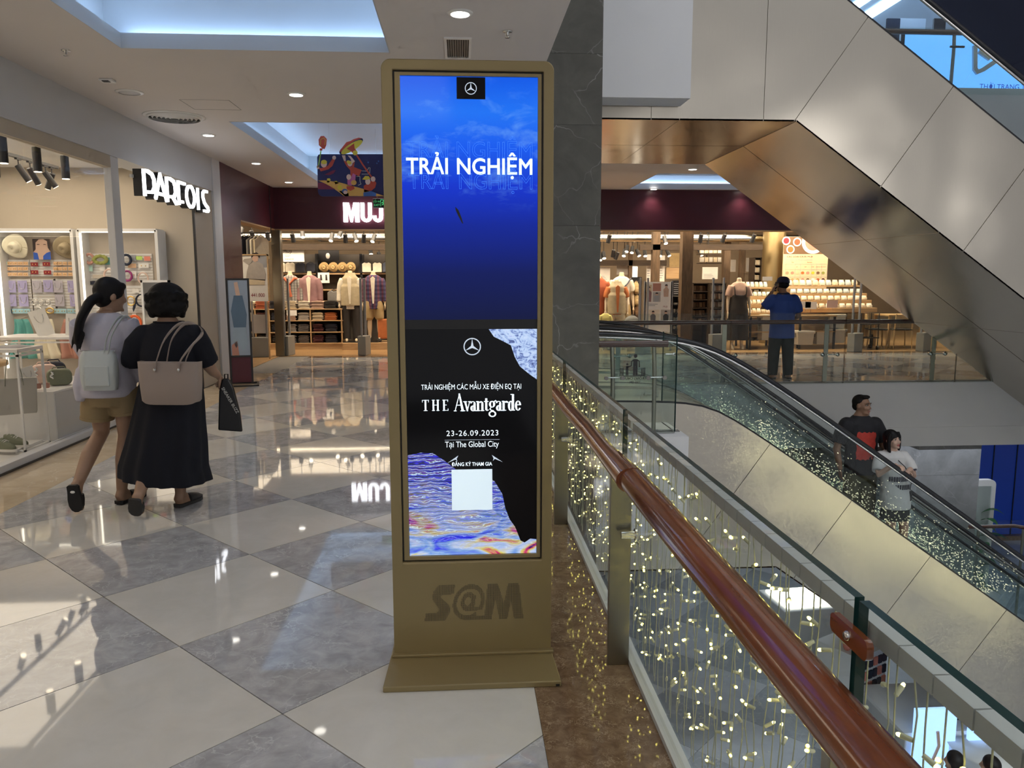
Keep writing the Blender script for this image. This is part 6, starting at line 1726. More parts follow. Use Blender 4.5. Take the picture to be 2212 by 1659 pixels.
# shelves with goods
plain('pack_a', (.62, .52, .36), .5, vs=20, var=.25); plain('pack_b', (.66, .62, .50), .4, vs=25, var=.2); plain('pack_c', (.42, .48, .48), .5, vs=20, var=.2); plain('pack_d', (.30, .17, .08), .5, vs=25, var=.4); plain('bin_white', (.60, .56, .48), .4, var=.04); plain('ceramic', (.72, .68, .60), .2, var=.03)
def goods_rack(label, px0, px1, py_top, py_bot, n, Y, mt_body, packs, kind='pack', per=6, depth=.35):
    a, b_ = Q(px0, py_bot, Y), Q(px1, py_top, Y)
    t = thing('goods_rack', label, 'shelf', ((a.x + b_.x) / 2, Y, 0))
    w_ = (b_.x - a.x) / 2
    z0, z1 = max(.1, a.z), b_.z
    for s in (-1, 1): MB().box(s * w_ - .015, s * w_ + .015, 0, depth, 0, z1).build('side_panel', mt_body, t)
    MB().box(-w_, w_, depth - .02, depth, 0, z1).build('back_panel', mt_body, t)
    for i in range(n):
        z = z0 + (z1 - z0) * i / n
        MB().box(-w_, w_, 0, depth, z - .02, z).build('shelf_board', mt_body, t)
    MB().box(-w_, w_, 0, depth, z1 - .02, z1).build('shelf_board', mt_body, t)
    return t, w_, z0, z1
def row_of(label, name, cat, x0, x1, Y, z, n, h_, mts, grp, lean=0, shape='box', d=.08, note=None):
    """one row of alike packs: every pack its own thing"""
    for i in range(n):
        w_ = (x1 - x0) / n
        x = x0 + w_ * (i + .5)
        lb_ = label
        t = tag(MB().__class__().box(0, 0, 0, 0, 0, 0).build('x', mts[0]), None) if False else None
        mt_ = mts[i % len(mts)]
        mb = MB()
        if shape == 'box': mb.box(-w_ * .42, w_ * .42, -d / 2, d / 2, 0, h_)
        elif shape == 'bag': mb.rings([(0, 0, 0, w_ * .42, d * .5), (0, 0, h_ * .4, w_ * .46, d * .55), (0, 0, h_ * .85, w_ * .38, d * .25), (0, 0, h_, w_ * .40, d * .06)], 10)
        elif shape == 'cup': mb.lathe([(0, 0), (w_ * .26, 0), (w_ * .34, h_ * .3), (w_ * .36, h_), (w_ * .32, h_), (w_ * .30, h_ * .15), (0, h_ * .12)], n=16); mb.tube([(w_ * .34, 0, h_ * .8), (w_ * .5, 0, h_ * .7), (w_ * .48, 0, h_ * .35), (w_ * .33, 0, h_ * .25)], w_ * .05, 6)
        if lean: mb.xf(Matrix.Rotation(lean, 4, 'X'))
        o = mb.build(name, mt_); o.location = (x, Y, z)
        pos = 'first second third fourth fifth sixth seventh eighth ninth tenth eleventh twelfth'.split()[i]
        tag(o, label + ', %s from left' % pos, cat, grp)
# dark snack racks
t, w_, z0, z1 = goods_rack('dark snack rack just right of the thick wooden post', 1495, 1531, 611, 700, 5, 17.3, 'beam_wood', None)
for i in range(5):
    row_of('dark snack pack on the rack right of wooden post, %s shelf' % ('bottom', 'second', 'third', 'fourth', 'top')[i], 'snack_pack', 'snack', t.location.x - w_ + .03, t.location.x + w_ - .03, 17.42, z0 + (z1 - z0) * i / 5 + .002, 4, .11, ['pack_d', 'brown'], 'snack packs on the dark racks', -.25)
t, w_, z0, z1 = goods_rack('snack rack with pale packets beside the pinafore mannequin', 1533, 1569, 611, 700, 5, 17.2, 'beam_wood', None)
for i in range(5):
    row_of('pale snack packet on the rack by pinafore mannequin, %s shelf' % ('bottom', 'second', 'third', 'fourth', 'top')[i], 'snack_pack', 'snack', t.location.x - w_ + .03, t.location.x + w_ - .03, 17.32, z0 + (z1 - z0) * i / 5 + .002, 5, .12, ['pack_a', 'pack_b', 'pack_d'], 'snack packets on the pale rack', -.25)
t, w_, z0, z1 = goods_rack('crockery shelf left of the thick wooden post', 1452, 1474, 640, 712, 4, 17.6, 'black_metal', None)
for i, sh_ in enumerate(('cup', 'cup', 'cup', 'box')):
    row_of('white %s on the crockery shelf, %s board' % ('mug' if sh_ == 'cup' else 'plate stack', ('lowest', 'second', 'third', 'top')[i]), 'mug' if sh_ == 'cup' else 'plate_stack', 'crockery', t.location.x - w_ + .02, t.location.x + w_ - .02, 17.7, z0 + (z1 - z0) * i / 4 + .002, 2, .085 if sh_ == 'cup' else .04, ['ceramic'], 'white crockery', 0, sh_)
t = thing('chalk_board', 'black notice board above the white mugs', 'sign', Q(1463, 622, 17.5)); MB().box(-.11, .11, 0, .03, -.18, .17).build('board', 'black_metal', t)
for i in range(6): MB().box(-.08, .02 + .05 * (i % 2), -.003, -.001, -.13 + .045 * i, -.12 + .045 * i).build('print_line', 'print_grey', t)
# tea boxes on high shelves
for j, py in enumerate((547, 566)):
    a, b_ = Q(1510, py, 18.6), Q(1556, py, 18.6)
    t = thing('high_shelf', '%s high shelf of boxed goods right of the wooden post' % ('upper', 'lower')[j], 'shelf', ((a.x + b_.x) / 2, 18.6, a.z - .02)); MB().box(a.x - t.location.x, b_.x - t.location.x, -.1, .2, -.02, 0).build('board', 'beam_wood', t)
    MB().cyl((0, .1 + .14 * j, -.02), (0, .1 + .14 * j, 3.6 - t.location.z), .01, n=6).build('hanger', 'black_metal', t)
    row_of('cream tea box on the %s high shelf' % ('upper', 'lower')[j], 'tea_box', 'box', a.x, b_.x, 18.55, a.z + .0, 5, .11, ['bin_white', 'pack_a'], 'tea boxes on the high shelves')
for px, py, w_, h_, mt_, lb_ in ((1534, 590, 34, 26, 'card_white', 'large pale notice board behind the snack racks'), (1402, 580, 10, 60, 'card_white', 'tall hanging white banner left of dark post'), (1429, 580, 14, 56, 'card_white', 'tall hanging white banner right of dark post'), (1345, 580, 25, 26, 'grey_card', 'pale notice board behind the white-tee mannequin'), (1303, 594, 30, 34, 'card_white', 'pale poster behind the rust hoodie mannequin'), (1584, 574, 11, 26, 'grey_card', 'narrow hanging banner right of post'), (1619, 572, 14, 30, 'grey_card', 'narrow hanging banner near gold column'), (1462, 562, 32, 30, 'khaki', 'glass case with plant on the upper shop wall'), (1456, 590, 34, 24, 'shop_wood', 'wooden wall panel above the black board'), (1370, 590, 14, 28, 'shelf_led', 'brightly lit shelf niche deep in the shop')):
    Y = 20.2; c = Q(px, py, Y); k_ = Y / FPX; t = thing('wall_panel', lb_, 'sign', c); MB().box(-w_ * k_ / 2, w_ * k_ / 2, 0, .03, -h_ * k_ / 2, h_ * k_ / 2).build('board', mt_, t)
    if mt_ in ('card_white', 'grey_card'):
        for i in range(4): MB().box(-w_ * k_ * .4, w_ * k_ * (.1 + .08 * (i % 3)), -.004, -.001, -h_ * k_ * (.1 + .09 * i), -h_ * k_ * (.075 + .09 * i)).build('print_line', 'print_grey', t)
t, w_, z0, z1 = goods_rack('tall dark wall shelf of packets left of the gold column', 1625, 1645, 556, 700, 9, 19.2, 'beam_wood', None)
for i in range(4, 9): row_of('pale packet on tall wall shelf by gold column, shelf %s' % ('five', 'six', 'seven', 'eight', 'nine')[i - 4], 'packet', 'packet', t.location.x - w_ + .02, t.location.x + w_ - .02, 19.28, z0 + (z1 - z0) * i / 9 + .002, 3, .12, ['pack_b', 'pack_a'], 'packets by the gold column')
# food displays (right)
def tier_rack(label, px0, px1, Y, levels, mt_='table_wood'):
    a, b_ = Q(px0, 700, Y).x, Q(px1, 700, Y).x
    t = thing('food_display', label, 'shelf', ((a + b_) / 2, Y, 0))
    w_ = (b_ - a) / 2
    for i, (py, dy) in enumerate(levels):
        z = Q(px0, py, Y + dy).z
        MB().box(-w_, w_, dy - .02, dy + .24, z - .09 if i < len(levels) - 1 else z - .03, z).build('tray', mt_, t, bevel=.004)
    MB().box(-w_, w_, .1, .8, .25, Q(px0, levels[0][0], Y).z - .12).build('carcass', mt_, t)
    for sx in (-1, 1):
        for sy in (.05, .75): MB().box(sx * (w_ - .05) - .02, sx * (w_ - .05) + .02, sy - .02, sy + .02, .0, .3).build('leg', 'black_metal', t)
    return t, w_
t1, w1 = tier_rack('stepped wooden food display behind the man in blue', 1612, 1690, 17.0, [(676, 0), (657, .28), (640, .52), (621, .72)])
t2, w2_ = tier_rack('stepped wooden food display right of the man in blue', 1722, 1892, 17.0, [(666, 0), (649, .25), (634, .48), (617, .72)])
LV = ('lowest', 'second', 'third', 'top')
for t, w_, lev, nm, n in ((t1, w1, [(676, 0), (657, .28), (640, .52), (621, .72)], 'left display', 7), (t2, w2_, [(666, 0), (649, .25), (634, .48), (617, .72)], 'right display', 11)):
    for i, (py, dy) in enumerate(lev):
        z = Q(1650, py, 17.0 + dy).z
        row_of('%s food packet on the %s, %s tier' % (('pale', 'cream', 'bluish', 'pale green')[i], nm, LV[i]), 'food_packet', 'packet', t.location.x - w_ + .05, t.location.x + w_ - .05, 17.1 + dy, z + .001, n, .10 if i < 3 else .13, [('pack_b', 'pack_a'), ('pack_a', 'pack_b'), ('pack_c', 'pack_b'), ('pack_c', 'pack_a', 'pack_b')][i], 'food packets, ' + nm, -.2, 'bag', d=.12)
for px, py, w_, h_, lb_ in ((1752, 660, 26, 16, 'white price card on the right food display, left'), (1798, 657, 25, 17, 'pink price card on the right food display'), (1658, 602, 22, 9, 'white price card above the left food display'), (1690, 619, 10, 9, 'round pink tag beside the man in blue'), (1740, 658, 24, 14, 'small picture card beside the man in blue')):
    c = Q(px, py, 16.9); k_ = 16.9 / FPX; t = thing('price_card', lb_, 'card', c); MB().box(-w_ * k_ / 2, w_ * k_ / 2, 0, .008, -h_ * k_ / 2, h_ * k_ / 2).build('card', 'blush' if 'pink' in lb_ else 'card_white', t); MB().cyl((0, .006, -h_ * k_ / 2 - .08), (0, .006, -h_ * k_ / 2), .004, n=6).build('clip', 'chrome', t)
def bin_(label, px0, px1, py0, py1, Y, lid=True):
    a, b_ = Q(px0, py1, Y), Q(px1, py0, Y)
    w_, h_ = b_.x - a.x, b_.z - a.z
    t = thing('storage_bin', label, 'box', ((a.x + b_.x) / 2, Y, a.z), 0, 'white storage bins')
    MB().skin([[(sx * w_ * k / 2, sy * .15 * k + .15, z) for sx, sy in ((-1, -1), (1, -1), (1, 1), (-1, 1))] for k, z in ((.88, 0), (1, h_ * .82))], smooth=False).build('tub', 'bin_white', t, bevel=.01)
    if lid: MB().box(-w_ * .53, w_ * .53, -.02, .32, h_ * .82, h_).build('lid', 'bin_white', t, bevel=.01)
    for s in (-1, 1): MB().box(s * w_ * .5 - .012, s * w_ * .5 + .012, .08, .22, h_ * .55, h_ * .86).build('latch', 'grey_plastic', t)
    return t
bin_('open white storage bin with cards below the pinafore mannequin', 1584, 1617, 700, 727, 16.8)
bin_('white storage bin on the floor right of man in blue, left one', 1722, 1760, 715, 745, 16.7)
bin_('white storage bin on the floor right of man in blue, middle one', 1763, 1788, 716, 744, 16.8)
bin_('white storage bin on the floor near the security gate', 1790, 1829, 711, 741, 16.85)
bin_('stacked white storage bin above the one near the security gate', 1791, 1828, 679, 710, 16.9)
bin_('white storage bin half hidden behind the man in blue', 1645, 1664, 680, 735, 16.8)
for px0, px1, lb_ in ((1610, 1668, 'low wooden table behind the man in blue'), (1716, 1795, 'low wooden table with goods over the white bins')):
    a, b_ = Q(px0, 700, 17.0).x, Q(px1, 700, 17.0).x; z = Q(1700, 681, 16.75).z
    t = thing('display_table', lb_, 'table', ((a + b_) / 2, 16.85, 0)); w_ = (b_ - a) / 2
    MB().box(-w_, w_, -.12, .12, z - .035, z).build('table_top', 'table_wood', t)
    for sx in (-1, 1): MB().box(sx * (w_ - .03) - .02, sx * (w_ - .03) + .02, -.1, -.06, 0, z - .035).build('leg', 'black_metal', t)
    MB().box(-w_, w_, -.1, .1, .38, .40).build('lower_shelf', 'table_wood', t)
# dining table and chairs at the right
tz = Q(1920, 680, 16.9).z
dt = thing('dining_table', 'pale wooden dining table beside the overhead escalator soffit', 'table', (Q(1945, 700, 17.1).x, 17.1, 0))
MB().box(-.45, .75, -.3, .4, tz - .03, tz).build('table_top', 'table_wood', dt)
for sx in (-.4, .7):
    for sy in (-.25, .35): MB().box(sx - .025, sx + .025, sy - .025, sy + .025, 0, tz - .03).build('leg', 'table_wood', dt)
def chair(label, px, Y, rz):
    t = thing('dining_chair', label, 'chair', (Q(px, 700, Y).x, Y, 0), rz, 'wooden dining chairs')
    MB().box(-.2, .2, -.2, .2, .42, .45).build('seat', 'dark', t, bevel=.01)
    for sx in (-1, 1):
        MB().tube([(sx * .19, -.19, 0), (sx * .18, -.18, .42)], [.014, .019], 8).build('leg', 'table_wood', t)
        MB().tube([(sx * .19, .22, 0), (sx * .18, .18, .43), (sx * .18, .24, .78)], [.014, .019, .015], 8).build('leg', 'table_wood', t)
    MB().box(-.18, .18, .20, .235, .62, .77).build('backrest', 'table_wood', t, bevel=.01)
chair('wooden dining chair with backrest, left end of table', 1893, 16.85, R_(75)); chair('wooden dining chair with dark seat, right of the other', 1945, 16.75, R_(170))
t = thing('trolley', 'black wheeled wire trolley next to wooden chairs', 'trolley', (Q(1871, 700, 16.68).x, 16.68, 0))
for z in (.25, .55): MB().box(-.22, .22, -.18, .18, z, z + .02).build('shelf_board', 'beam_wood', t)
for sx in (-1, 1):
    for sy in (-1, 1): MB().cyl((sx * .2, sy * .16, .08), (sx * .2, sy * .16, .8), .01, n=6).build('post', 'black_metal', t); MB().cyl((sx * .2 - .015, sy * .16, .045), (sx * .2 + .015, sy * .16, .045), .045, n=12).build('wheel', 'black_metal', t)
# ------------------------------------------------------------------ fairy-light curtains hung behind the glass
wob = MB()
bm_ = MB()
bm_.cyl((0, 0, 0), (0, .020, 0), .0042, .0050, n=8, mi=0)
bm_.ell((0, .0235, 0), (.0036, .0052, .0036), 8, 6, mi=1)
bulb_me = bm_.mesh('bulb', ['fairy_cap', 'fairy'])
def strand_mesh(seed, L):
    rnd = random.Random(seed)
    pts = []
    n = 14
    for i in range(n + 1):
        pts.append((rnd.uniform(-.004, .004), rnd.uniform(-.006, .006), -L * i / n))
    return MB().tube(pts, .0016, 5).mesh('strand', 'fairy_wire'), pts
SM = [strand_mesh(i, .90) for i in range(6)]
seg_me = MB().box(-.014, .014, 0, .092, -.017, .017).mesh('duct_segment', 'trunking')
rnd = random.Random(3)
def curtain(label, y0, y1, n, nb):
    t = thing('light_curtain', label, 'string lights', (XG + .04, (y0 + y1) / 2, .955), 0, 'fairy-light curtains')
    y = y0
    while y < y1 - .05:
        inst('duct_segment', seg_me, (0, y - t.location.y, 0), t); y += .096
    for i in range(n):
        yy = y0 + (y1 - y0) * (i + .5) / n + rnd.uniform(-.012, .012)
        me, pts = SM[rnd.randrange(6)]
        s = inst('strand', me, (rnd.uniform(-.008, .008), yy - t.location.y, -.015), t)
        off = rnd.uniform(0, .07)
        for k in range(nb):
            z = -off - .83 * (k + .5 * rnd.random()) / nb - .02
            a = rnd.uniform(0, 2 * PI)
            inst('bulb', bulb_me, (rnd.uniform(-.003, .003), rnd.uniform(-.004, .004), z), s, rot=(rnd.uniform(-.5, .9), 0, a))
    return t
curtain('fairy-light curtain nearest, at the lower right corner', .50, 1.235, 17, 9)
curtain('fairy-light curtain on the pane below the red-brown clip', 1.26, 3.19, 42, 7)
curtain('fairy-light curtain on the pane right behind the kiosk edge', 3.22, 5.15, 42, 7)
curtain('fairy-light curtain furthest along, in front of the marble pillar', 5.18, 7.10, 42, 6)

# fairy lights on the opposite side of the void, below the camera: seen as sparkle in the escalator glass
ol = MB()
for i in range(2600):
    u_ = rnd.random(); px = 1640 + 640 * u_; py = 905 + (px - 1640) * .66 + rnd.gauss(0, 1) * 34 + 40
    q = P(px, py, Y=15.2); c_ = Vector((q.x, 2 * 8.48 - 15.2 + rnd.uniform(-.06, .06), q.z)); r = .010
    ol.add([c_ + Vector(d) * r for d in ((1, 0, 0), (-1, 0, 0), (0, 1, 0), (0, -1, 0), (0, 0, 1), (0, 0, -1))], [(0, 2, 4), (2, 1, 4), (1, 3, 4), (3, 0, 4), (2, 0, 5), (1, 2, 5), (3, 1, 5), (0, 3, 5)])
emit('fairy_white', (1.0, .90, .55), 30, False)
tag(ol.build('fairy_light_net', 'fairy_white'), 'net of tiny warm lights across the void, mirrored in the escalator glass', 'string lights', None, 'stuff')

A_, B_ = P(1640, 945, Y=15.2), P(2280, 1367, Y=15.2)
YO = 2 * 8.48 - 15.2
sbl = thing('stair_balustrade', 'sloping glass stair parapet across the void carrying the tiny lights', 'balustrade', (A_.x, YO + .1, A_.z))
D_ = B_ - A_
MB().prism([(0, -.75), (D_.x, D_.z - .75), (D_.x, D_.z + .55), (0, .55)], .0, .012).build('glass_pane', 'glass', sbl)
MB().tube([(0, .006, .58), (D_.x, .006, D_.z + .58)], .03, 10).build('handrail', 'dark_rail', sbl)
MB().prism([(0, -1.0), (D_.x, D_.z - 1.0), (D_.x, D_.z - .72), (0, -.72)], -.02, .14).build('stringer', 'white_paint', sbl)
# ------------------------------------------------------------------ people
plain('skin_tan', (.36, .215, .14), .5, var=.06); plain('skin_pale', (.56, .37, .28), .5, var=.05); plain('skin_brown', (.26, .145, .09), .5, var=.06)
plain('hair_black', (.005, .004, .005), .5, var=.4, vs=60, sep=(1, 1, .15), spec=.25); plain('hair_soft', (.006, .005, .005), .6, var=.4, vs=80, bmp=.5, bs=60, spec=.2)
plain('knit_white', (.56, .53, .60), .85, var=.05, bmp=.2, bs=150); plain('chino', (.30, .215, .11), .8, var=.08, bmp=.15, bs=90); plain('dress_black', (.004, .005, .011), .9, var=.3, bmp=.2, bs=40)
plain('bag_white', (.55, .58, .56), .6, var=.04, bmp=.15, bs=40); plain('bag_taupe', (.36, .285, .245), .5, var=.05, bmp=.08, bs=200); plain('bag_black', (.006, .006, .008), .35, var=.3)
plain('shirt_blue', (.028, .07, .30), .75, var=.1, bmp=.15, bs=60); plain('cap_navy', (.012, .016, .05), .7); plain('trouser_dark', (.014, .016, .014), .8); plain('tee_black', (.012, .012, .016), .8, var=.2, bmp=.2, bs=30); plain('print_redart', (.50, .045, .03), .7, var=.35, vs=18); plain('tee_white', (.62, .62, .62), .8, var=.04, bmp=.15, bs=30); plain('olive_trouser', (.07, .065, .03), .85); plain('lip', (.40, .09, .08), .4); plain('shoe_black', (.008, .007, .008), .6); plain('phone', (.01, .01, .012), .2); plain('eye_white', (.7, .68, .64), .3); plain('blackprint', (.03, .03, .05), .7)
def frame3(d, n):
    d = Vector(d).normalized(); n = Vector(n); n = (n - d * n.dot(d)).normalized()
    return d, n, d.cross(n)
def hand(mb, w_, d, n, side=1, curl=.5, s=1.0):
    d, n, l = frame3(d, n); l = l * side; w_ = Vector(w_)
    mt_ = Matrix((l, d, n)).transposed()
    mb.ell(w_ + d * .045 * s, (.039 * s, .050 * s, .015 * s), 14, 8, mat=mt_)
    for i, L in enumerate((.066, .076, .071, .054)):
        b_ = w_ + d * .080 * s + l * ((i - 1.5) * .0195 * s); L *= s
        c1, c2 = curl * .7, curl * 1.7
        d1 = d * math.cos(c1) + n * math.sin(c1); d2 = d * math.cos(c2) + n * math.sin(c2)
        p1 = b_ + d1 * L * .5; p2 = p1 + d2 * L * .5
        mb.tube([b_ - d * .015 * s, b_, p1, p2], [.0095 * s, .0095 * s, .0088 * s, .0068 * s], 8)
    b_ = w_ + d * .022 * s - l * .028 * s
    q = (d * .62 - l * .75 + n * .2).normalized()
    p1 = b_ + q * .042 * s; mb.tube([b_, p1, p1 + (d * .9 - l * .25 + n * .3).normalized() * .034 * s], [.0125 * s, .0105 * s, .0078 * s], 8)
def foot(mb, ank, heel, toe, r=1.0):
    ank, heel, toe = Vector(ank), Vector(heel), Vector(toe)
    d = (toe - heel)
    mb.tube([ank, ank.lerp(heel, .6), heel + d * .12], [.036 * r, .036 * r, .032 * r], 10)
    mb.tube([heel + d * .02, heel + d * .3, heel + d * .62, heel + d * .88, toe], [(.028 * r, .026 * r), (.033 * r, .030 * r), (.042 * r, .022 * r), (.038 * r, .015 * r), (.022 * r, .010 * r)], 12, up=(0, 0, 1) if abs(d.normalized().z) < .8 else (0, 1, 0))
    mb.tube([ank, heel + d * .55], [.034 * r, .022 * r], 10)
def headshape(mb, c, M3, s=1.0, fem=False):
    """c = centre of the head; local axes x right, y front, z up"""
    st_ = len(mb.v)
    mb.ell((0, -.012, .018), (.074, .094, .098), 20, 14)          # skull
    mb.ell((0, .022, -.030), (.060, .068, .078), 18, 12)          # face
    if fem: mb.ell((0, .045, .012), (.052, .045, .04), 14, 10)
    mb.ell((0, .040, -.082), (.040 if fem else .046, .044, .034), 14, 10)   # jaw
    mb.ell((0, .080, -.100), (.017, .014, .013), 10, 8)           # chin
    nk = .82 if fem else 1
    mb.tube([(0, .080, .012), (0, .084 + .010 * nk, -.012), (0, .086 + .020 * nk, -.034), (0, .088, -.042)], [.008 * nk, .010 * nk, .013 * nk, .010 * nk], 8)   # nose
    for sx in (-1, 1):
        mb.ell((sx * .013, .092, -.038), (.009, .010, .008), 8, 6)
        mb.ell((sx * .076, -.004, -.012), (.010, .020, .030), 10, 8)   # ears
        mb.ell((sx * .036, .062, -.034), (.024, .022, .022), 10, 8)    # cheek
        if not fem: mb.ell((sx * .030, .072, .022), (.026, .014, .010), 10, 6)     # brow ridge
    mb.tube([(0, -.012, -.05), (0, -.025, -.12), (0, -.03, -.185)], [.050 if fem else .056, .047 if fem else .056, .054 if fem else .066], 14)
    mb.xf(Matrix.Translation(c) @ M3.to_4x4() @ Matrix.Scale(s, 4), st_)
def face_parts(parent, c, M3, s=1.0, fem=False):
    T = Matrix.Translation(c) @ M3.to_4x4() @ Matrix.Scale(s, 4)
    for sx in (-1, 1):
        MB().ell((sx * .031, .0785, .004), (.0145, .007, .0065), 12, 8).xf(T).build('eye', 'eye_white', parent)
        MB().ell((sx * .031, .0835, .004), (.0062, .0035, .0062), 10, 8).xf(T).build('iris', 'hair_black', parent)
        MB().tube([(sx * .014, .092, .024), (sx * .031, .092, .030), (sx * .050, .080, .025)], [.0032, .0042, .0026], 6).xf(T).build('eyebrow', 'hair_black', parent)
        MB().tube([(sx * .016, .086, .009), (sx * .031, .0865, .0125), (sx * .047, .077, .008)], .0022, 6).xf(T).build('eyelid', 'hair_black', parent)
    MB().tube([(-.024, .080, -.068), (-.010, .092, -.063), (0, .094, -.065), (.010, .092, -.063), (.024, .080, -.068)], [.002, .006, .006, .006, .002], 8).xf(T).build('lips', 'lip' if fem else 'rose', parent)
    MB().tube([(-.018, .082, -.074), (0, .092, -.076), (.018, .082, -.074)], [.002, .0055, .002], 8).xf(T).build('lips', 'lip' if fem else 'rose', parent)
def RM(yaw=0, pitch=0, roll=0): return (Matrix.Rotation(R_(yaw), 3, 'Z') @ Matrix.Rotation(R_(pitch), 3, 'X') @ Matrix.Rotation(R_(roll), 3, 'Y'))
def limb(mb, pts, rr): mb.tube(pts, rr, 14)
def sleeve(mb, pts, rr):
    mb.ell(pts[0], (rr[0],) * 3, 14, 10); mb.tube(pts, rr, 16)
# ---- 1. woman in white sweater, walking away
w1 = thing('person', 'woman walking away in white sweater and khaki shorts with long black ponytail', 'person', (-2.45, 5.54, 0))
b = MB()
H1 = RM(-52, -6, 0); hc = Vector((.035, .03, 1.462))
headshape(b, hc, H1, .97, True)
b.rings([(0, 0, .80, .150, .105), (0, 0, .90, .155, .110), (-.005, 0, 1.02, .115, .085), (-.01, 0, 1.16, .13, .095), (-.015, 0, 1.27, .155, .08), (0, 0, 1.325, .07, .06), (.01, .0, 1.36, .055, .055)], 20)
limb(b, [(.15, 0, 1.285), (.185, -.01, 1.17), (.195, .0, 1.03), (.19, .05, .93), (.185, .075, .85)], [.05, .043, .037, .032, .023])
hand(b, (.185, .078, .85), (-.05, .12, -1), (-.9, .3, 0), 1, .45, .92)
limb(b, [(-.175, 0, 1.28), (-.195, .05, 1.15), (-.17, .12, 1.02), (-.12, .20, .98), (-.07, .24, .97)], [.05, .043, .037, .032, .023])
hand(b, (-.07, .24, .97), (.7, .5, .1), (0, .3, 1), -1, .6, .92)
limb(b, [(.075, 0, .86), (.085, .015, .68), (.075, .02, .48), (.06, -.012, .32), (.040, -.025, .10)], [.088, .075, .052, .054, .036])
foot(b, (.040, -.025, .09), (.030, -.06, .03), (.115, .15, .02), 1)
limb(b, [(-.085, 0, .86), (-.095, .03, .68), (-.105, .05, .50), (-.125, -.11, .37), (-.150, -.235, .21)], [.088, .075, .052, .054, .036])
foot(b, (-.150, -.235, .21), (-.152, -.285, .19), (-.150, -.25, -.005 + .02), 1)
b.blob('body', 'skin_tan', w1, .007, 4)
c = MB()
c.rings([(-.02, -.01, .765, .185, .135), (-.02, -.01, .80, .195, .145), (-.015, -.005, .92, .185, .140), (-.012, 0, 1.06, .175, .128), (-.012, 0, 1.18, .178, .125), (-.012, 0, 1.265, .180, .11), (-.006, 0, 1.315, .135, .085), (.0, .0, 1.345, .082, .070)], 30, fn=lambda a, z: 1 + .012 * math.sin(5 * a + 14 * z))
c.tube([(.14, 0, 1.28), (.192, -.01, 1.17), (.205, .0, 1.04), (.202, .045, .94), (.195, .072, .865)], [.075, .068, .066, .060, .040], 14)
c.tube([(-.165, 0, 1.275), (-.205, .05, 1.15), (-.18, .12, 1.03), (-.125, .195, .985)], [.075, .068, .066, .052], 14)
c.tube([(-.14, -.05, .95), (-.165, -.08, .84), (-.17, -.085, .74)], [.06, .05, .03], 10)
c.blob('sweater', 'knit_white', w1, .010, 4)
c = MB()
c.rings([(0, 0, .70, .165, .125), (0, 0, .78, .172, .13), (0, 0, .88, .165, .122)], 24)
c.tube([(.075, 0, .80), (.09, .01, .70), (.098, .015, .645)], [.105, .108, .108], 18); c.tube([(-.08, 0, .80), (-.105, .015, .68), (-.115, .025, .605)], [.105, .108, .106], 18)
c.blob('shorts', 'chino', w1, .010, 2)
for s_, pts in ((1, [(.098, .015, .655), (.099, .016, .638)]), (-1, [(-.113, .024, .618), (-.115, .025, .600)])): MB().tube(pts, [.111, .111], 22).build('shorts_cuff', 'chino', w1)
c = MB()
st0 = len(c.v)
c.ell((0, -.018, .030), (.083, .104, .103), 20, 14); c.ell((0, -.05, -.02), (.074, .066, .075), 16, 10); c.ell((0, .066, .070), (.055, .030, .030), 14, 8)
c.xf(Matrix.Translation(hc) @ H1.to_4x4() @ Matrix.Scale(.97, 4), st0)
tail = crv([hc + Vector((-.030, -.060, -.005)), (-.035, -.110, 1.43), (-.066, -.135, 1.37), (-.098, -.145, 1.30), (-.118, -.148, 1.22), (-.135, -.145, 1.14)])
tr_ = [(np.interp(i / (len(tail) - 1), [0, .2, .35, .6, .85, 1], [.036, .036, .046, .055, .046, .018]), np.interp(i / (len(tail) - 1), [0, .3, .8, 1], [.036, .032, .026, .012])) for i in range(len(tail))]
c.tube(tail, tr_, 16)
for dx, dz in ((-.03, .0), (.0, -.03), (.022, -.01), (.045, .05)): c.tube([(-.115 + dx * .6, -.150, 1.22), (-.128 + dx, -.152, 1.15 + dz), (-.138 + dx, -.150, 1.10 + dz)], [.014, .010, .003], 8)
c.blob('hair', 'hair_black', w1, .007, 3)
def clog(parent, heel, toe, up, mt_, w_=.046, name='shoe'):
    heel, toe, up = Vector(heel), Vector(toe), Vector(up).normalized()
    d = (toe - heel); L = d.length; d.normalize(); sd = d.cross(up)
    def ringz(off, k):
        prof_ = [(-.02, .55), (.03, .80), (.25, .82), (.55, .98), (.8, .95), (.97, .65), (1.04, .25)]
        left = [heel + d * (L * t_) + sd * (w_ * q * k) + up * off for t_, q in prof_]
        right = [heel + d * (L * t_) - sd * (w_ * q * k) + up * off for t_, q in prof_][::-1]
        return left + right
    MB().skin([ringz(-.030, 1), ringz(-.008, 1.04)], smooth=False).build('shoe_sole', mt_, parent)
    u_ = MB()
    u_.tube([heel + d * L * .42 + up * .010, heel + d * L * .6 + up * .008, heel + d * L * .85 + up * .002, heel + d * L * 1.02 + up * -.004], [(w_ * .98, .036), (w_ * 1.03, .034), (w_ * .92, .024), (w_ * .5, .012)], 16, up=up)
    u_.build('shoe_upper', mt_, parent)
clog(w1, (.028, -.075, .036), (.118, .15, .034), (0, 0, 1), 'shoe_black')
clog(w1, (-.152, -.292, .21), (-.150, -.262, -.0 + .028), (0, 1, .1), 'shoe_black')
MB().ell((-.151, -.322, .165), (.016, .004, .010), 10, 6).build('shoe_label', 'card_white', w1)
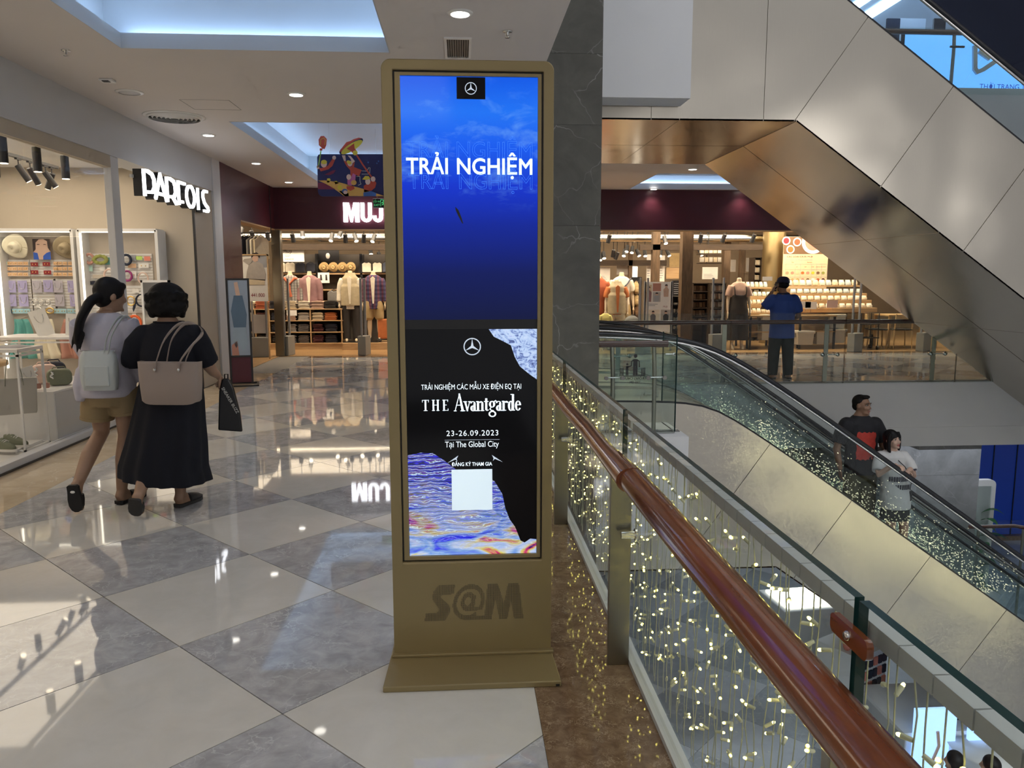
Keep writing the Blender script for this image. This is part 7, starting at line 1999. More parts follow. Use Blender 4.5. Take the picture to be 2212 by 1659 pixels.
# shoulder bag
sb = thing('shoulder_bag', 'soft white shoulder bag on the back of the woman in white', 'bag', (-2.425, 5.54 - .20, .835))
def softbox(mb, w_, h_, d_, bul=.12, n=28):
    rs = []
    for i in range(9):
        z = h_ * i / 8; k = 1 - .10 * abs(i / 4 - 1) ** 3 - (.10 if i == 8 else 0); t_ = math.sin(PI * (i / 8 * .8 + .12))
        ring = []
        for j in range(n):
            a = 2 * PI * j / n; cx, sy = math.cos(a), math.sin(a)
            ring.append((math.copysign(abs(cx) ** .45, cx) * w_ / 2 * k, math.copysign(abs(sy) ** .6, sy) * d_ / 2 * (.5 + .7 * t_), z))
        rs.append(ring)
    mb.skin(rs)
mb = MB(); softbox(mb, .235, .265, .10); mb.build('bag_body', 'bag_white', sb)
MB().prism([(-.075, .03), (.085, .03), (.085, .17), (-.075, .17)], -.062, -.045).build('pocket', 'bag_white', sb, bevel=.012)
MB().tube([(.115 * math.cos(a), 0, .262 + .0 * a) for a in (PI, PI * .5, 0)], .004, 6).build('zip', 'silver', sb)
for dx in (0, .028): MB().tube(crv([(.05 + dx, -.03, .24), (.075 + dx, -.02, .36), (.10 + dx, .05, .45), (.105 + dx, .15, .485), (.11 + dx, .25, .44), (.12 + dx, .30, .30)]), [(.010, .003)] * 26, 6, up=(1, 0, 0)).build('strap', 'bag_white', sb)
# ---- 2. woman in black dress
w2 = thing('person', 'woman walking away in long black dress with short wavy black hair', 'person', (-2.0, 5.44, 0))
b = MB()
H2 = RM(14, -4, 0); hc2 = Vector((.0, .02, 1.420))
headshape(b, hc2, H2, .98, True)
b.rings([(0, 0, .75, .16, .12), (0, 0, .90, .16, .12), (.0, 0, 1.02, .14, .105), (.01, 0, 1.14, .155, .11), (.015, 0, 1.22, .175, .09), (.01, 0, 1.275, .08, .065), (0, 0, 1.32, .055, .055)], 20)
limb(b, [(.185, 0, 1.20), (.225, -.02, 1.11), (.245, .0, 1.00), (.26, .09, .93), (.275, .16, .89)], [.055, .05, .043, .036, .024])
hand(b, (.275, .16, .89), (.1, .6, -.6), (-.8, .2, -.3), 1, 1.2, .92)
limb(b, [(-.165, 0, 1.20), (-.195, .02, 1.08), (-.19, .06, .97), (-.15, .14, .93)], [.055, .05, .043, .03])
hand(b, (-.15, .14, .93), (.5, .8, 0), (0, .2, -1), -1, .6, .92)
limb(b, [(.07, 0, .8), (.055, .0, .48), (.04, -.03, .30), (.03, -.03, .10)], [.09, .055, .056, .036])
foot(b, (.030, -.03, .09), (.022, -.065, .03), (.095, .15, .018), 1)
limb(b, [(-.08, 0, .8), (-.11, -.02, .48), (-.13, -.16, .30), (-.145, -.28, .16)], [.09, .055, .056, .036])
foot(b, (-.145, -.28, .16), (-.147, -.33, .135), (-.160, -.27, -.045 + .065), 1)
b.blob('body', 'skin_tan', w2, .007, 4)
c = MB()
def pleat(a, z): return 1 + (.035 * math.sin(13 * a) + .02 * math.sin(7 * a + 1)) * max(0, min(1, (.95 - z) / .5))
prof2 = [(.205, -.02, .30, .25), (.30, -.035, .285, .24), (.45, -.02, .262, .22), (.60, -.01, .240, .20), (.75, 0, .222, .18), (.88, .005, .205, .165), (.98, .01, .195, .15), (1.08, .015, .205, .145), (1.17, .02, .212, .13), (1.225, .015, .19, .105), (1.262, .012, .14, .085), (1.282, .01, .10, .075)]
rs = []
n = 72
for (z, x, rx, ry) in prof2:
    ring = []
    for k_ in range(n):
        a = 2 * PI * k_ / n; g = pleat(a, z)
        drop = -.035 * math.cos(a + .4) if z < .35 else 0
        ring.append((x - .055 * max(0, (.9 - z)) * 1.2 + rx * g * math.cos(a), ry * g * math.sin(a) - .03 * max(0, .8 - z), z + drop * (1 if z < .25 else .5)))
    rs.append(ring)
c.skin(rs)
for s_ in (-1, 1):
    x0 = .16 if s_ > 0 else -.14
    sleeve(c, [(x0 * 1.05, 0, 1.18), (s_ * .212, -.01, 1.12), (s_ * .243, 0, 1.04), (s_ * .255, .02, 1.0)], [.090, .082, .076, .072])
c.blob('dress', 'dress_black', w2, .0085, 2)
MB().tube([(.012 + .098 * math.cos(a), .072 * math.sin(a), 1.284) for a in [2 * PI * i / 24 for i in range(24)]], .006, 6, closed=True).build('neckline', 'dress_black', w2)
c = MB()
st0 = len(c.v)
c.ell((0, -.014, .012), (.130, .124, .122), 20, 14); c.ell((0, -.032, -.040), (.132, .112, .074), 20, 12)
rnd2 = random.Random(5)
for i in range(70):
    a = rnd2.uniform(PI * .92, PI * 2.08); z = rnd2.uniform(-.10, .05); k_ = 1 - .25 * abs(z + .03) / .08 * (z < -.03)
    c.ell((.119 * k_ * math.cos(a), -.03 + .098 * k_ * math.sin(a), z), (.022, .022, .018), 8, 6)
c.xf(Matrix.Translation(hc2) @ H2.to_4x4(), st0)
c.blob('hair', 'hair_soft', w2, .007, 2)
clog(w2, (.022, -.08, .034), (.10, .15, .030), (0, 0, 1), 'shoe_grey') if 'shoe_grey' in MATS else None
plain('shoe_grey', (.035, .033, .033), .6)
clog(w2, (.022, -.08, .034), (.10, .15, .030), (0, 0, 1), 'shoe_grey')
clog(w2, (-.147, -.338, .15), (-.162, -.285, -.03 + .06), (0, 1, .25), 'shoe_grey')
# taupe tote
tt = thing('tote_bag', 'large taupe tote bag on the shoulder of the woman in black', 'bag', (-1.91, 5.44 - .24, .775), R_(-7))
tb = MB()
rs = []
for z, w_, d_ in ((0, .355, .10), (.012, .375, .115), (.14, .395, .12), (.265, .415, .085)):
    ring = []
    for k_ in range(40):
        a = 2 * PI * k_ / 40; cx, sy = math.cos(a), math.sin(a)
        sag = .018 * (1 - (cx) ** 2) * (1 if z < .2 else .6)
        ring.append((math.copysign(abs(cx) ** .3, cx) * w_ / 2, math.copysign(abs(sy) ** .35, sy) * d_ / 2, z - sag * (1 if z < .1 else .9)))
    rs.append(ring)
tb.skin(rs); tb.build('bag_body', 'bag_taupe', tt)
MB().rings([(0, 0, .2445, .190, .036), (0, 0, .2465, .188, .034)], 30).build('bag_opening', 'bag_black', tt)
for sy, x0, x1, zt_k in ((-1, -.075, .085, .53), (1, -.055, .075, .53)):
    pts = [(x0, sy * .05, .20), (x0 + .012, sy * .05, .27), (x0 + .055, .02 + sy * .03, .41), (x0 + .085, .16 + sy * .02, zt_k - .03), (x0 + .13, .26, zt_k - .05), (x1 + .07, .17, .44), (x1 + .045, .06 + sy * .02, .36), (x1 + .01, sy * .05, .27), (x1, sy * .05, .20)]
    q_ = crv(pts); MB().tube(q_, [(.0125, .003)] * len(q_), 8, up=(1, .2, 0)).build('handle', 'bag_taupe', tt)
    for x in (x0, x1): MB().ell((x, sy * .062, .215), (.010, .006, .010), 10, 8).build('rivet', 'silver', tt)
# black shopping bag in her right hand
bb = thing('shopping_bag', 'flat black shopping bag with white lettering held by the woman in black', 'bag', (-1.66, 5.62, .50), R_(8))
MB().prism([(-.09, .0), (.075, -.02), (.065, .12), (.03, .30), (.0, .37), (-.045, .37), (-.07, .28)], -.02, .02).build('bag_body', 'bag_black', bb, bevel=.01)
MB().tube([(-.03, 0, .36), (-.028, .0, .40), (-.006, 0, .40), (-.008, 0, .36)], .005, 6).build('handle', 'bag_black', bb)
text('lettering', 'SNEAKER BUZZ', 'card_white', bb, (-.005, -.022, .21), .030, rot=(PI / 2, R_(63), 0))
# ---- 3. man in blue shirt and cap, phone at his ear
w3 = thing('person', 'man in blue shirt and dark cap seen from behind, phone at ear', 'person', (5.0, 11.85, 0))
b = MB()
H3 = RM(16, -3, 6); hc3 = Vector((-.015, .02, 1.475))
headshape(b, hc3, H3, .98)
b.rings([(0, 0, .78, .155, .11), (0, 0, .92, .15, .105), (0, 0, 1.10, .165, .11), (0, 0, 1.22, .185, .10), (0, 0, 1.30, .12, .075), (0, 0, 1.36, .06, .06)], 20)
limb(b, [(-.185, 0, 1.265), (-.25, .03, 1.16), (-.29, .06, 1.10), (-.23, .08, 1.24), (-.155, .06, 1.36)], [.055, .047, .043, .036, .026])
hand(b, (-.155, .06, 1.355), (.35, -.1, 1), (1, 0, -.2), 1, .7, .95)
limb(b, [(.19, 0, 1.26), (.235, -.01, 1.12), (.26, .01, .98), (.23, .14, .93), (.18, .22, .95)], [.055, .047, .043, .036, .026])
hand(b, (.18, .22, .95), (-.8, .5, .1), (0, 0, 1), -1, .6, .95)
for s_ in (-1, 1):
    limb(b, [(s_ * .085, 0, .82), (s_ * .115, .01, .46), (s_ * .125, -.01, .09)], [.09, .06, .042]); foot(b, (s_ * .125, -.01, .09), (s_ * .125, -.06, .035), (s_ * .15, .17, .02), 1.1)
b.blob('body', 'skin_brown', w3, .009, 4)
c = MB(); c.rings([(0, 0, .64, .20, .15), (0, 0, .75, .198, .148), (0, 0, .92, .188, .14), (0, 0, 1.10, .20, .14), (0, 0, 1.22, .21, .125), (0, 0, 1.29, .16, .095), (0, 0, 1.335, .085, .075)], 28, fn=lambda a, z: 1 + .01 * math.sin(6 * a + 9 * z))
sleeve(c, [(-.165, 0, 1.235), (-.23, .02, 1.18), (-.28, .05, 1.12)], [.092, .082, .074]); sleeve(c, [(.165, 0, 1.235), (.228, -.005, 1.13), (.25, .0, 1.04)], [.092, .080, .074])
c.blob('shirt', 'shirt_blue', w3, .012, 3)
MB().tube([(.08 * math.cos(a), .07 * math.sin(a), 1.335) for a in [2 * PI * i / 20 for i in range(20)]], [(.012, .022)] * 20, 8, closed=True).build('collar', 'cap_navy', w3)
for s_ in (-1, 1): MB().box(s_ * .15 - .05, s_ * .15 + .05, -.03, .03, 1.302, 1.312).xf(Matrix.Rotation(0, 4, 'Y')).build('epaulette', 'cap_navy', w3).rotation_euler = (0, 0, 0)
c = MB()
for s_ in (-1, 1): c.tube([(s_ * .08, 0, .80), (s_ * .11, .005, .46), (s_ * .125, -.01, .06)], [.115, .092, .075], 16)
c.rings([(0, 0, .66, .175, .13), (0, 0, .78, .17, .125), (0, 0, .86, .16, .12)], 22)
c.blob('trousers', 'trouser_dark', w3, .012, 2)
for s_ in (-1, 1): clog(w3, (s_ * .125, -.075, .034), (s_ * .152, .18, .03), (0, 0, 1), 'shoe_black', .05)
c = MB(); st0 = len(c.v); c.ell((0, -.02, -.005), (.082, .098, .072), 18, 10); c.xf(Matrix.Translation(hc3) @ H3.to_4x4(), st0); c.build('hair', 'hair_soft', w3)
c = MB(); st0 = len(c.v)
c.rings([(0, -.012, .02, .090, .110), (0, -.012, .05, .090, .110), (0, -.012, .09, .078, .096), (0, -.012, .115, .045, .056), (0, -.012, .122, .012, .014)], 24)
c.xf(Matrix.Translation(hc3) @ H3.to_4x4(), st0); o = c.build('cap', 'cap_navy', w3)
c = MB().sheet(lambda u, v: ((u - .5) * .15 * (1 - .3 * v), .085 + .075 * v, .025 - .02 * v - .02 * (2 * abs(u - .5)) ** 2), 10, 4).xf(Matrix.Translation(hc3) @ H3.to_4x4()).build('cap_visor', 'cap_navy', o)
MB().box(.012, .034, -.1265, -.1225, .055, .075).xf(Matrix.Translation(hc3) @ H3.to_4x4()).build('cap_badge', 'card_white', o)
ph = thing('mobile_phone', 'black mobile phone held to the ear of the man in blue', 'phone', w3.location + Vector((-.105, .055, 1.44)), R_(10))
MB().box(-.005, .005, -.035, .035, -.075, .075).xf(Matrix.Rotation(R_(12), 4, 'Y')).build('case', 'phone', ph, bevel=.003)
MB().box(-.0062, -.0052, -.01, .01, .03, .055).xf(Matrix.Rotation(R_(12), 4, 'Y')).build('camera', 'chrome', ph)
# ---- 4. man on the escalator
XM, ZM = 4.93, railz(5.05) - 1.0 + .006
w4 = thing('person', 'man in black tee with red print riding the escalator', 'person', (XM, 9.12, ZM))
k4 = .151 - ZM
b = MB()
H4 = RM(-150, 4, -3)   # facing the camera, turned to the right of the picture
hh = .245
hc4 = Vector((-.035, -.02, k4 - .125))
headshape(b, hc4, H4, 1.04)
zs4 = k4 - .335
b.rings([(0, 0, .82, .16, .115), (0, 0, .95, .165, .12), (-.01, 0, 1.10, .165, .115), (-.02, 0, 1.28, .185, .115), (-.03, 0, zs4, .20, .095), (-.035, 0, zs4 + .07, .10, .075), (-.035, -.01, zs4 + .13, .065, .065)], 20)
limb(b, [(-.225, 0, zs4 - .02), (-.29, -.01, zs4 - .16), (-.335, -.03, zs4 - .34), (-.33, -.09, zs4 - .47), (-.32, -.12, zs4 - .57)], [.06, .05, .044, .038, .027])
hand(b, (-.32, -.12, zs4 - .57), (.05, -.1, -1), (1, 0, 0), 1, .5, 1.0)
limb(b, [(.165, 0, zs4 - .02), (.24, .02, zs4 - .16), (.285, .03, zs4 - .31), (.29, -.06, zs4 - .35), (.285, -.15, zs4 - .36)], [.06, .05, .044, .038, .027])
hand(b, (.285, -.15, zs4 - .355), (.05, -.25, 1), (-1, -.2, 0), -1, .3, 1.0)
for s_ in (-1, 1):
    limb(b, [(s_ * .09, 0, .85), (s_ * .11, -.01, .47), (s_ * .115, 0, .09)], [.095, .062, .042]); foot(b, (s_ * .115, 0, .09), (s_ * .115, .05, .035), (s_ * .14 + .04, -.16, .02), 1.1)
b.blob('body', 'skin_brown', w4, .0075, 4)
face_parts(w4, hc4, H4, 1.04)
c = MB(); c.rings([(0, 0, .80, .20, .15), (0, 0, .92, .20, .152), (-.01, 0, 1.10, .197, .145), (-.02, 0, 1.26, .208, .142), (-.03, 0, zs4 - .02, .215, .118), (-.033, 0, zs4 + .04, .15, .095), (-.034, 0, zs4 + .085, .092, .078)], 28, fn=lambda a, z: 1 + .012 * math.sin(5 * a + 9 * z))
sleeve(c, [(-.205, 0, zs4 - .035), (-.275, -.005, zs4 - .14), (-.312, -.015, zs4 - .26)], [.098, .086, .080]); sleeve(c, [(.145, 0, zs4 - .035), (.225, .01, zs4 - .14), (.265, .03, zs4 - .24)], [.098, .086, .080])
c.blob('tee_shirt', 'tee_black', w4, .011, 3)
pr_ = MB(); nx_ = 14
def fr(u, v):
    x = -.015 + (u - .5) * .235; z = 1.0 + .34 * v
    y = -math.sqrt(max(.0004, 1 - ((x + .015) / .212) ** 2)) * .146 - .003
    return (x + .006 * math.sin(20 * v + 3 * u), y, z + .008 * math.sin(25 * u))
pr_.sheet(fr, nx_, 12); pr_.build('shirt_print', 'print_redart', w4)
c = MB()
for s_ in (-1, 1): c.tube([(s_ * .085, 0, .82), (s_ * .108, -.01, .46), (s_ * .115, 0, .07)], [.118, .098, .08], 16)
c.rings([(0, 0, .72, .175, .135), (0, 0, .84, .17, .13), (0, 0, .90, .165, .125)], 22); c.blob('trousers', 'olive_trouser', w4, .012, 2)
for s_ in (-1, 1): clog(w4, (s_ * .115, .06, .034), (s_ * .145 + .04, -.17, .03), (0, 0, 1), 'shoe_black', .05)
c = MB(); st0 = len(c.v)
c.ell((0, -.030, .040), (.081, .096, .088), 20, 12); c.ell((0, .030, .098), (.064, .055, .026), 14, 8); c.ell((0, -.06, -.01), (.076, .058, .062), 16, 10)
c.xf(Matrix.Translation(hc4) @ H4.to_4x4() @ Matrix.Scale(1.04, 4), st0); c.blob('hair', 'hair_soft', w4, .008, 2)
# ---- 5. woman on the escalator, leaning on the handrail
XW, ZW = 5.16, railz(5.45) - 1.0 + .006
w5 = thing('person', 'woman in white printed tee leaning on the escalator handrail', 'person', (XW, 8.87, ZW))
k5 = -.232 - ZW
b = MB()
H5 = RM(-165, 10, 6); hc5 = Vector((-.02, -.05, k5 - .118))
headshape(b, hc5, H5, .96, True)
zs5 = k5 - .315
lean = -.03
b.rings([(.10, .0, .82, .15, .11), (.09, .0, .95, .14, .105), (.06, 0, 1.08, .12, .09), (.03, -.01, 1.2, .14, .10), (.0, lean, zs5, .165, .085), (-.01, lean - .01, zs5 + .06, .07, .06), (-.015, lean - .015, zs5 + .12, .052, .052)], 20)
# her right arm (left in the picture): elbow up, hand on the rail
ry = 8.48 - 8.87
def rz5(x): return railz(x + XW) - ZW
limb(b, [(-.15, lean, zs5 - .01), (-.205, lean - .06, zs5 - .13), (-.225, lean - .13, zs5 - .20), (-.16, lean - .22, zs5 - .10), (-.105, ry + .06, rz5(-.10) + .055)], [.047, .041, .036, .031, .023])
hand(b, (-.105, ry + .06, rz5(-.10) + .052), (.25, -1, -.1), (0, 0, -1), 1, .9, .9)
limb(b, [(.155, lean, zs5 - .01), (.215, lean - .06, zs5 - .12), (.20, lean - .14, zs5 - .22), (.10, ry + .13, rz5(.06) + .09), (.03, ry + .07, rz5(.03) + .06)], [.047, .041, .036, .031, .023])
hand(b, (.03, ry + .07, rz5(.03) + .058), (-.6, -.8, -.1), (0, 0, -1), -1, .8, .9)
for s_ in (-1, 1):
    x0 = .10 + s_ * .08
    limb(b, [(x0, 0, .85), (x0 + .04, -.01, .47), (x0 + .07, .02, .09)], [.09, .055, .038]); foot(b, (x0 + .07, .02, .09), (x0 + .07, .06, .035), (x0 + .10, -.14, .02), 1)
b.blob('body', 'skin_pale', w5, .0065, 4)
face_parts(w5, hc5, H5, .96, True)
c = MB(); c.rings([(.10, 0, .70, .185, .14), (.095, 0, .85, .185, .14), (.085, 0, .97, .172, .13), (.06, 0, 1.09, .16, .12), (.03, -.008, 1.21, .172, .12), (.005, lean + .005, zs5 - .01, .18, .105), (-.008, lean, zs5 + .035, .125, .085), (-.012, lean - .005, zs5 + .07, .08, .07)], 28, fn=lambda a, z: 1 + .012 * math.sin(5 * a + 11 * z))
sleeve(c, [(-.13, lean, zs5 - .02), (-.188, lean - .045, zs5 - .11), (-.215, lean - .09, zs5 - .17)], [.080, .072, .068]); sleeve(c, [(.135, lean, zs5 - .02), (.198, lean - .045, zs5 - .10), (.212, lean - .09, zs5 - .17)], [.080, .072, .068])
c.blob('tee_shirt', 'tee_white', w5, .010, 3)
for (z0, z1, x0) in ((1.055, 1.115, .07), (.955, 1.015, .09)):
    def fr5(u, v): 
        a = -PI / 2 + (u - .5) * 1.7
        return (x0 + .168 * math.cos(a), .127 * math.sin(a) - .004, z0 + (z1 - z0) * v)
    mb = MB()
    for i in range(10): mb.sheet(lambda u, v, i=i: fr5((i + .12 + u * .76) / 10, v), 2, 1)
    o = mb.build('shirt_print', 'blackprint', w5); o['kind'] = 'stuff'
MB().tube([(.255, lean - .09, zs5 - .14), (.215, lean - .16, zs5 - .14), (.16, lean - .12, zs5 - .16)], [(.004, .012)] * 3, 6).build('sleeve_print', 'blackprint', w5)
c = MB(); c.rings([(.10, 0, .56, .18, .135), (.10, 0, .70, .172, .13), (.10, 0, .84, .165, .125)], 22); c.build('shorts', 'trouser_dark', w5)
c = MB(); st0 = len(c.v)
c.ell((0, -.02, .034), (.083, .105, .100), 20, 14); c.ell((0, -.06, -.06), (.085, .058, .10), 16, 12)
for s_ in (-1, 1):
    c.tube([(s_ * .055, .050, .085), (s_ * .080, .035, .03), (s_ * .084, .012, -.05), (s_ * .078, .0, -.12), (s_ * .06, .0, -.16)], [.022, .024, .026, .024, .012], 10)
c.xf(Matrix.Translation(hc5) @ H5.to_4x4() @ Matrix.Scale(.96, 4), st0); c.blob('hair', 'hair_black', w5, .007, 2)
for s_ in (-1, 1): clog(w5, (.17 + s_ * .08, .07, .034), (.20 + s_ * .08, -.15, .03), (0, 0, 1), 'shoe_black')
cb = thing('crossbody_bag', 'small dark crossbody bag of the woman in white tee', 'bag', (XW + .17, 8.80, ZW + .80))
MB().prism(rrect(-.08, .08, 0, .13, .03), -.03, .03).build('bag_body', 'bag_black', cb, bevel=.01)
MB().tube([(.06, .0, .12), (.0, -.12, .28), (-.08, -.10, .45), (-.20, -.02, .58)], .005, 6).build('strap', 'bag_black', cb)
# ------------------------------------------------------------------ floor below
ZL = -STO
lf = MB().box(.8, 22, -3, 26, ZL - .2, ZL - .012)
lower = struct(lf.build('floor_lower', 'grout'), 'pale tiled floor of the level below', 'floor')
kk = S8 * 1.5 / math.sqrt(2)
lm = {}
for i in range(-40, 40):
    for j in range(-40, 40):
        cx, cy = 5 + kk * (j - i), 5 + kk * (i + j)
        if not (1.5 < cx < 20 and -1 < cy < 24): continue
        mt_ = 'lower_tile' if (i + j) % 2 else 'lower_tile_dark'
        if mt_ not in lm: lm[mt_] = MB().prism([(0, .004), (kk - .004, kk), (0, 2 * kk - .004), (-kk + .004, kk)], -.012, 0, 'z').mesh('tile', mt_)
        inst('tile', lm[mt_], (cx, cy, ZL), lower)
lc = MB().box(.75, 22, YF + .1, 26, -1.04, -1.015)
struct(lc.build('ceiling_lower', 'ceiling_paint'), 'ceiling of the level below', 'ceiling')
a, b_ = P(1985, 960, Y=13.0), P(2120, 960, Y=13.0)
col_ = struct(MB().box(a.x + .01, b_.x - .01, 13.0, 13.0 + (b_.x - a.x), ZL, -1.0).build('lower_column', 'grout'), 'square grey stone column on the level below', 'column')
for z0, z1 in ((ZL, ZL + 1.3), (ZL + 1.3, ZL + 2.2), (ZL + 2.2, ZL + 3.2), (ZL + 3.2, -1.02)):
    MB().box(a.x, b_.x, 12.99, 13.01 + (b_.x - a.x), z0 + .002, z1 - .002).build('stone_panel', 'column_stone', col_)
plain('blue_wall', (.008, .075, .60), .45, var=.05)
bw = MB()
wb = struct(MB().box(P(2120, 1000, Y=18.5).x - .4, 22, 18.5, 18.7, ZL, -1.0).build('wall_lower_blue', 'blue_wall'), 'bright blue hoarding wall on the level below', 'wall')
for px in (2145, 2195): x = P(px, 1000, Y=18.5).x; MB().box(x - .01, x + .01, 18.48, 18.5, ZL, -1.0).build('panel_joint', 'navy', wb)
struct(MB().box(P(2120, 1000, Y=18.5).x - .4, 22, 18.35, 18.5, ZL, ZL + .12).build('baseboard_lower', 'border_brown'), 'brown skirting at the foot of the blue hoarding', 'baseboard')
struct(MB().box(.75, 22, 25.5, 25.7, ZL, -1.0).build('wall_lower_back', 'shop_wall'), 'back wall of the shops on the level below', 'wall')
struct(MB().box(.72, .76, -3, 26, ZL, -1.0).build('wall_lower_left', 'white_paint'), 'white side wall of the level below', 'wall')
# round-cornered white stand with plant
c = P(2128, 1120, Y=14.2); c.z = ZL
ps = thing('plant_stand', 'white round-cornered frame stand with green plant on the level below', 'planter', (c.x + .05, 14.2, ZL))
zt2 = P(2138, 1037, Y=14.2).z - ZL
MB().prism(rrect(-.42, .12, 0, zt2, .10), 0, .12).build('frame', 'white_gloss', ps)
MB().box(-.38, .02, -.03, .0, .3, zt2 - .12).build('panel', 'escalator_glass', ps)
for i in range(12):
    a0 = random.uniform(0, 6.3); L = random.uniform(.3, .55); z = .35 + .16 * i
    lf_ = MB().sheet(lambda u, v: ((u - .5) * .16 * math.sin(PI * min(1, v + .05)) , -L * v, .10 * math.sin(PI * v)), 4, 6)
    lf_.xf(Matrix.Translation((-.15, -.02, z)) @ Matrix.Rotation(random.uniform(-1.2, 1.2), 4, 'Z')).build('leaf', 'leaf_green', ps) if 'leaf_green' in MATS else plain('leaf_green', (.02, .10, .03), .4, var=.3)
# lower balustrade
lbz = P(2130, 1140, Y=12.2)
lbt = thing('glass_balustrade', 'glass balustrade with dark handrail on the level below, far right', 'balustrade', (lbz.x + 1, 12.2, ZL))
LZ = lbz.z - ZL
MB().box(-1.2, 1.2, -.006, .006, 0, LZ + .12).build('glass_pane', 'glass', lbt)
MB().tube([(-1.25, .06, LZ), (-.45, .06, LZ), (.9, -1.2, LZ)], [(.035, .033)] * 3, 12, up=(0, 0, 1)).build('handrail', 'dark_rail', lbt)
for x in (-1.1, -.3): MB().box(x - .02, x + .02, .03, .05, 0, LZ).build('post', 'brushed_steel', lbt)
# kiosk island seen through the near glass
def LP(px, py, h=0): q = P(px, py, Z=ZL + h); return q
q = LP(2050, 1520, .95)
isl = thing('sales_counter', 'grey sales counter with lit blue displays on the level below', 'counter', (q.x, q.y, ZL))
MB().box(-.9, .35, -.5, .6, 0, .85).build('body', 'grey_fascia', isl, bevel=.02)
MB().box(-.95, .40, -.55, .65, .85, .90).build('worktop', 'white_gloss', isl)
for x0, x1 in ((-.85, -.30), (-.12, .33)): MB().box(x0, x1, -.61, -.56, .35, 1.25 if x0 < -.5 else .98).build('lit_display', 'soft_blue', isl)
for x in (-.55, .12): MB().tube([(x, -.62, .95), (x + .03, -.62, .75), (x - .04, -.62, .55)], .02, 6).build('leg_picture', 'skin_print', isl)
q = LP(1845, 1420, .8)
rkk = thing('goods_tower', 'four-sided white rack of small packets on the level below', 'rack', (5.75, 10.6, ZL), .5)
MB().box(-.35, .35, -.35, .35, 0, 1.3).build('core', 'white_gloss', rkk)
pk = MB().box(-.04, .04, -.012, .012, 0, .12).mesh('packet', 'navy'); pk2 = MB().box(-.04, .04, -.012, .012, 0, .12).mesh('packet', 'coral')
for i in range(6):
    for j in range(7):
        inst('packet', pk if (i + j) % 3 else pk2, (-.28 + .112 * i, -.365, .05 + .175 * j), rkk)
        inst('packet', pk if (i + j) % 3 else pk2, (.365, -.28 + .112 * i, .05 + .175 * j), rkk, (0, 0, PI / 2))
for i in range(5): MB().ell((-.25 + .12 * i, -.1 + .1 * (i % 2), 1.37), (.06, .06, .08), 10, 8).build('toy', ['coral', 'banner_gold', 'navy', 'banner_pink', 'card_white'][i], rkk)
q = LP(1740, 1330, .5)
wt = thing('display_case', 'pale lit display case on the level below, left of the packet rack', 'case', (q.x, q.y, ZL), .1)
MB().box(-.7, .7, -.5, .5, 0, .85).build('body', 'white_gloss', wt, bevel=.02); MB().box(-.6, .6, -.4, .4, .85, .88).build('lit_top', 'shelf_led', wt)
q = LP(2170, 1590, .8)
tb2 = thing('round_counter', 'white rounded counter with dark rail at the lower right corner', 'counter', (6.62, 8.75, ZL))
MB().lathe([(0, 0), (.42, 0), (.45, .75), (.48, .8), (0, .8)], n=36).build('body', 'white_gloss', tb2)
MB().tube([(.46 * math.cos(a), .46 * math.sin(a), .88) for a in [R_(x) for x in range(-60, 130, 10)]], .03, 8).build('rail', 'black_metal', tb2)
for px, py, lb_ in ((2062, 1640, 'person below in dark top, seen from above behind fairy lights'), (2140, 1650, 'second person below in grey top at the bottom picture edge')):
    q = LP(px, py, 1.5)
    t = thing('person', lb_, 'person', (q.x, q.y, ZL))
    b = MB(); headshape(b, Vector((0, 0, 1.48)), RM(40), 1)
    b.rings([(0, 0, .8, .15, .11), (0, 0, 1.1, .15, .11), (0, 0, 1.25, .18, .10), (0, 0, 1.32, .09, .07)], 18)
    for s_ in (-1, 1):
        limb(b, [(s_ * .18, 0, 1.26), (s_ * .23, .02, 1.0), (s_ * .2, .15, .85)], [.05, .042, .03]); hand(b, (s_ * .2, .15, .85), (0, .7, -.4), (-s_, 0, 0), s_, .6)
        limb(b, [(s_ * .09, 0, .85), (s_ * .1, 0, .45), (s_ * .1, 0, .09)], [.09, .058, .04]); foot(b, (s_ * .1, 0, .09), (s_ * .1, -.05, .03), (s_ * .12, .16, .02))
    b.blob('body', 'skin_tan', t, .012, 3)
    c = MB(); c.rings([(0, 0, .75, .19, .14), (0, 0, 1.1, .19, .14), (0, 0, 1.26, .205, .12), (0, 0, 1.34, .09, .08)], 22)
    for s_ in (-1, 1): c.tube([(s_ * .15, 0, 1.25), (s_ * .23, .01, 1.08)], [.085, .08], 12)
    c.blob('shirt', 'tee_black' if px < 2100 else 'greyc', t, .014, 2)
    c = MB()
    for s_ in (-1, 1): c.tube([(s_ * .085, 0, .82), (s_ * .105, 0, .08)], [.115, .08], 14)
    c.blob('trousers', 'trouser_dark', t, .014, 2)
    c = MB(); c.ell((0, -.02, 1.515), (.085, .105, .09), 16, 10).ell((0, -.06, 1.46), (.075, .05, .07), 12, 8); c.blob('hair', 'hair_black', t, .01, 2)
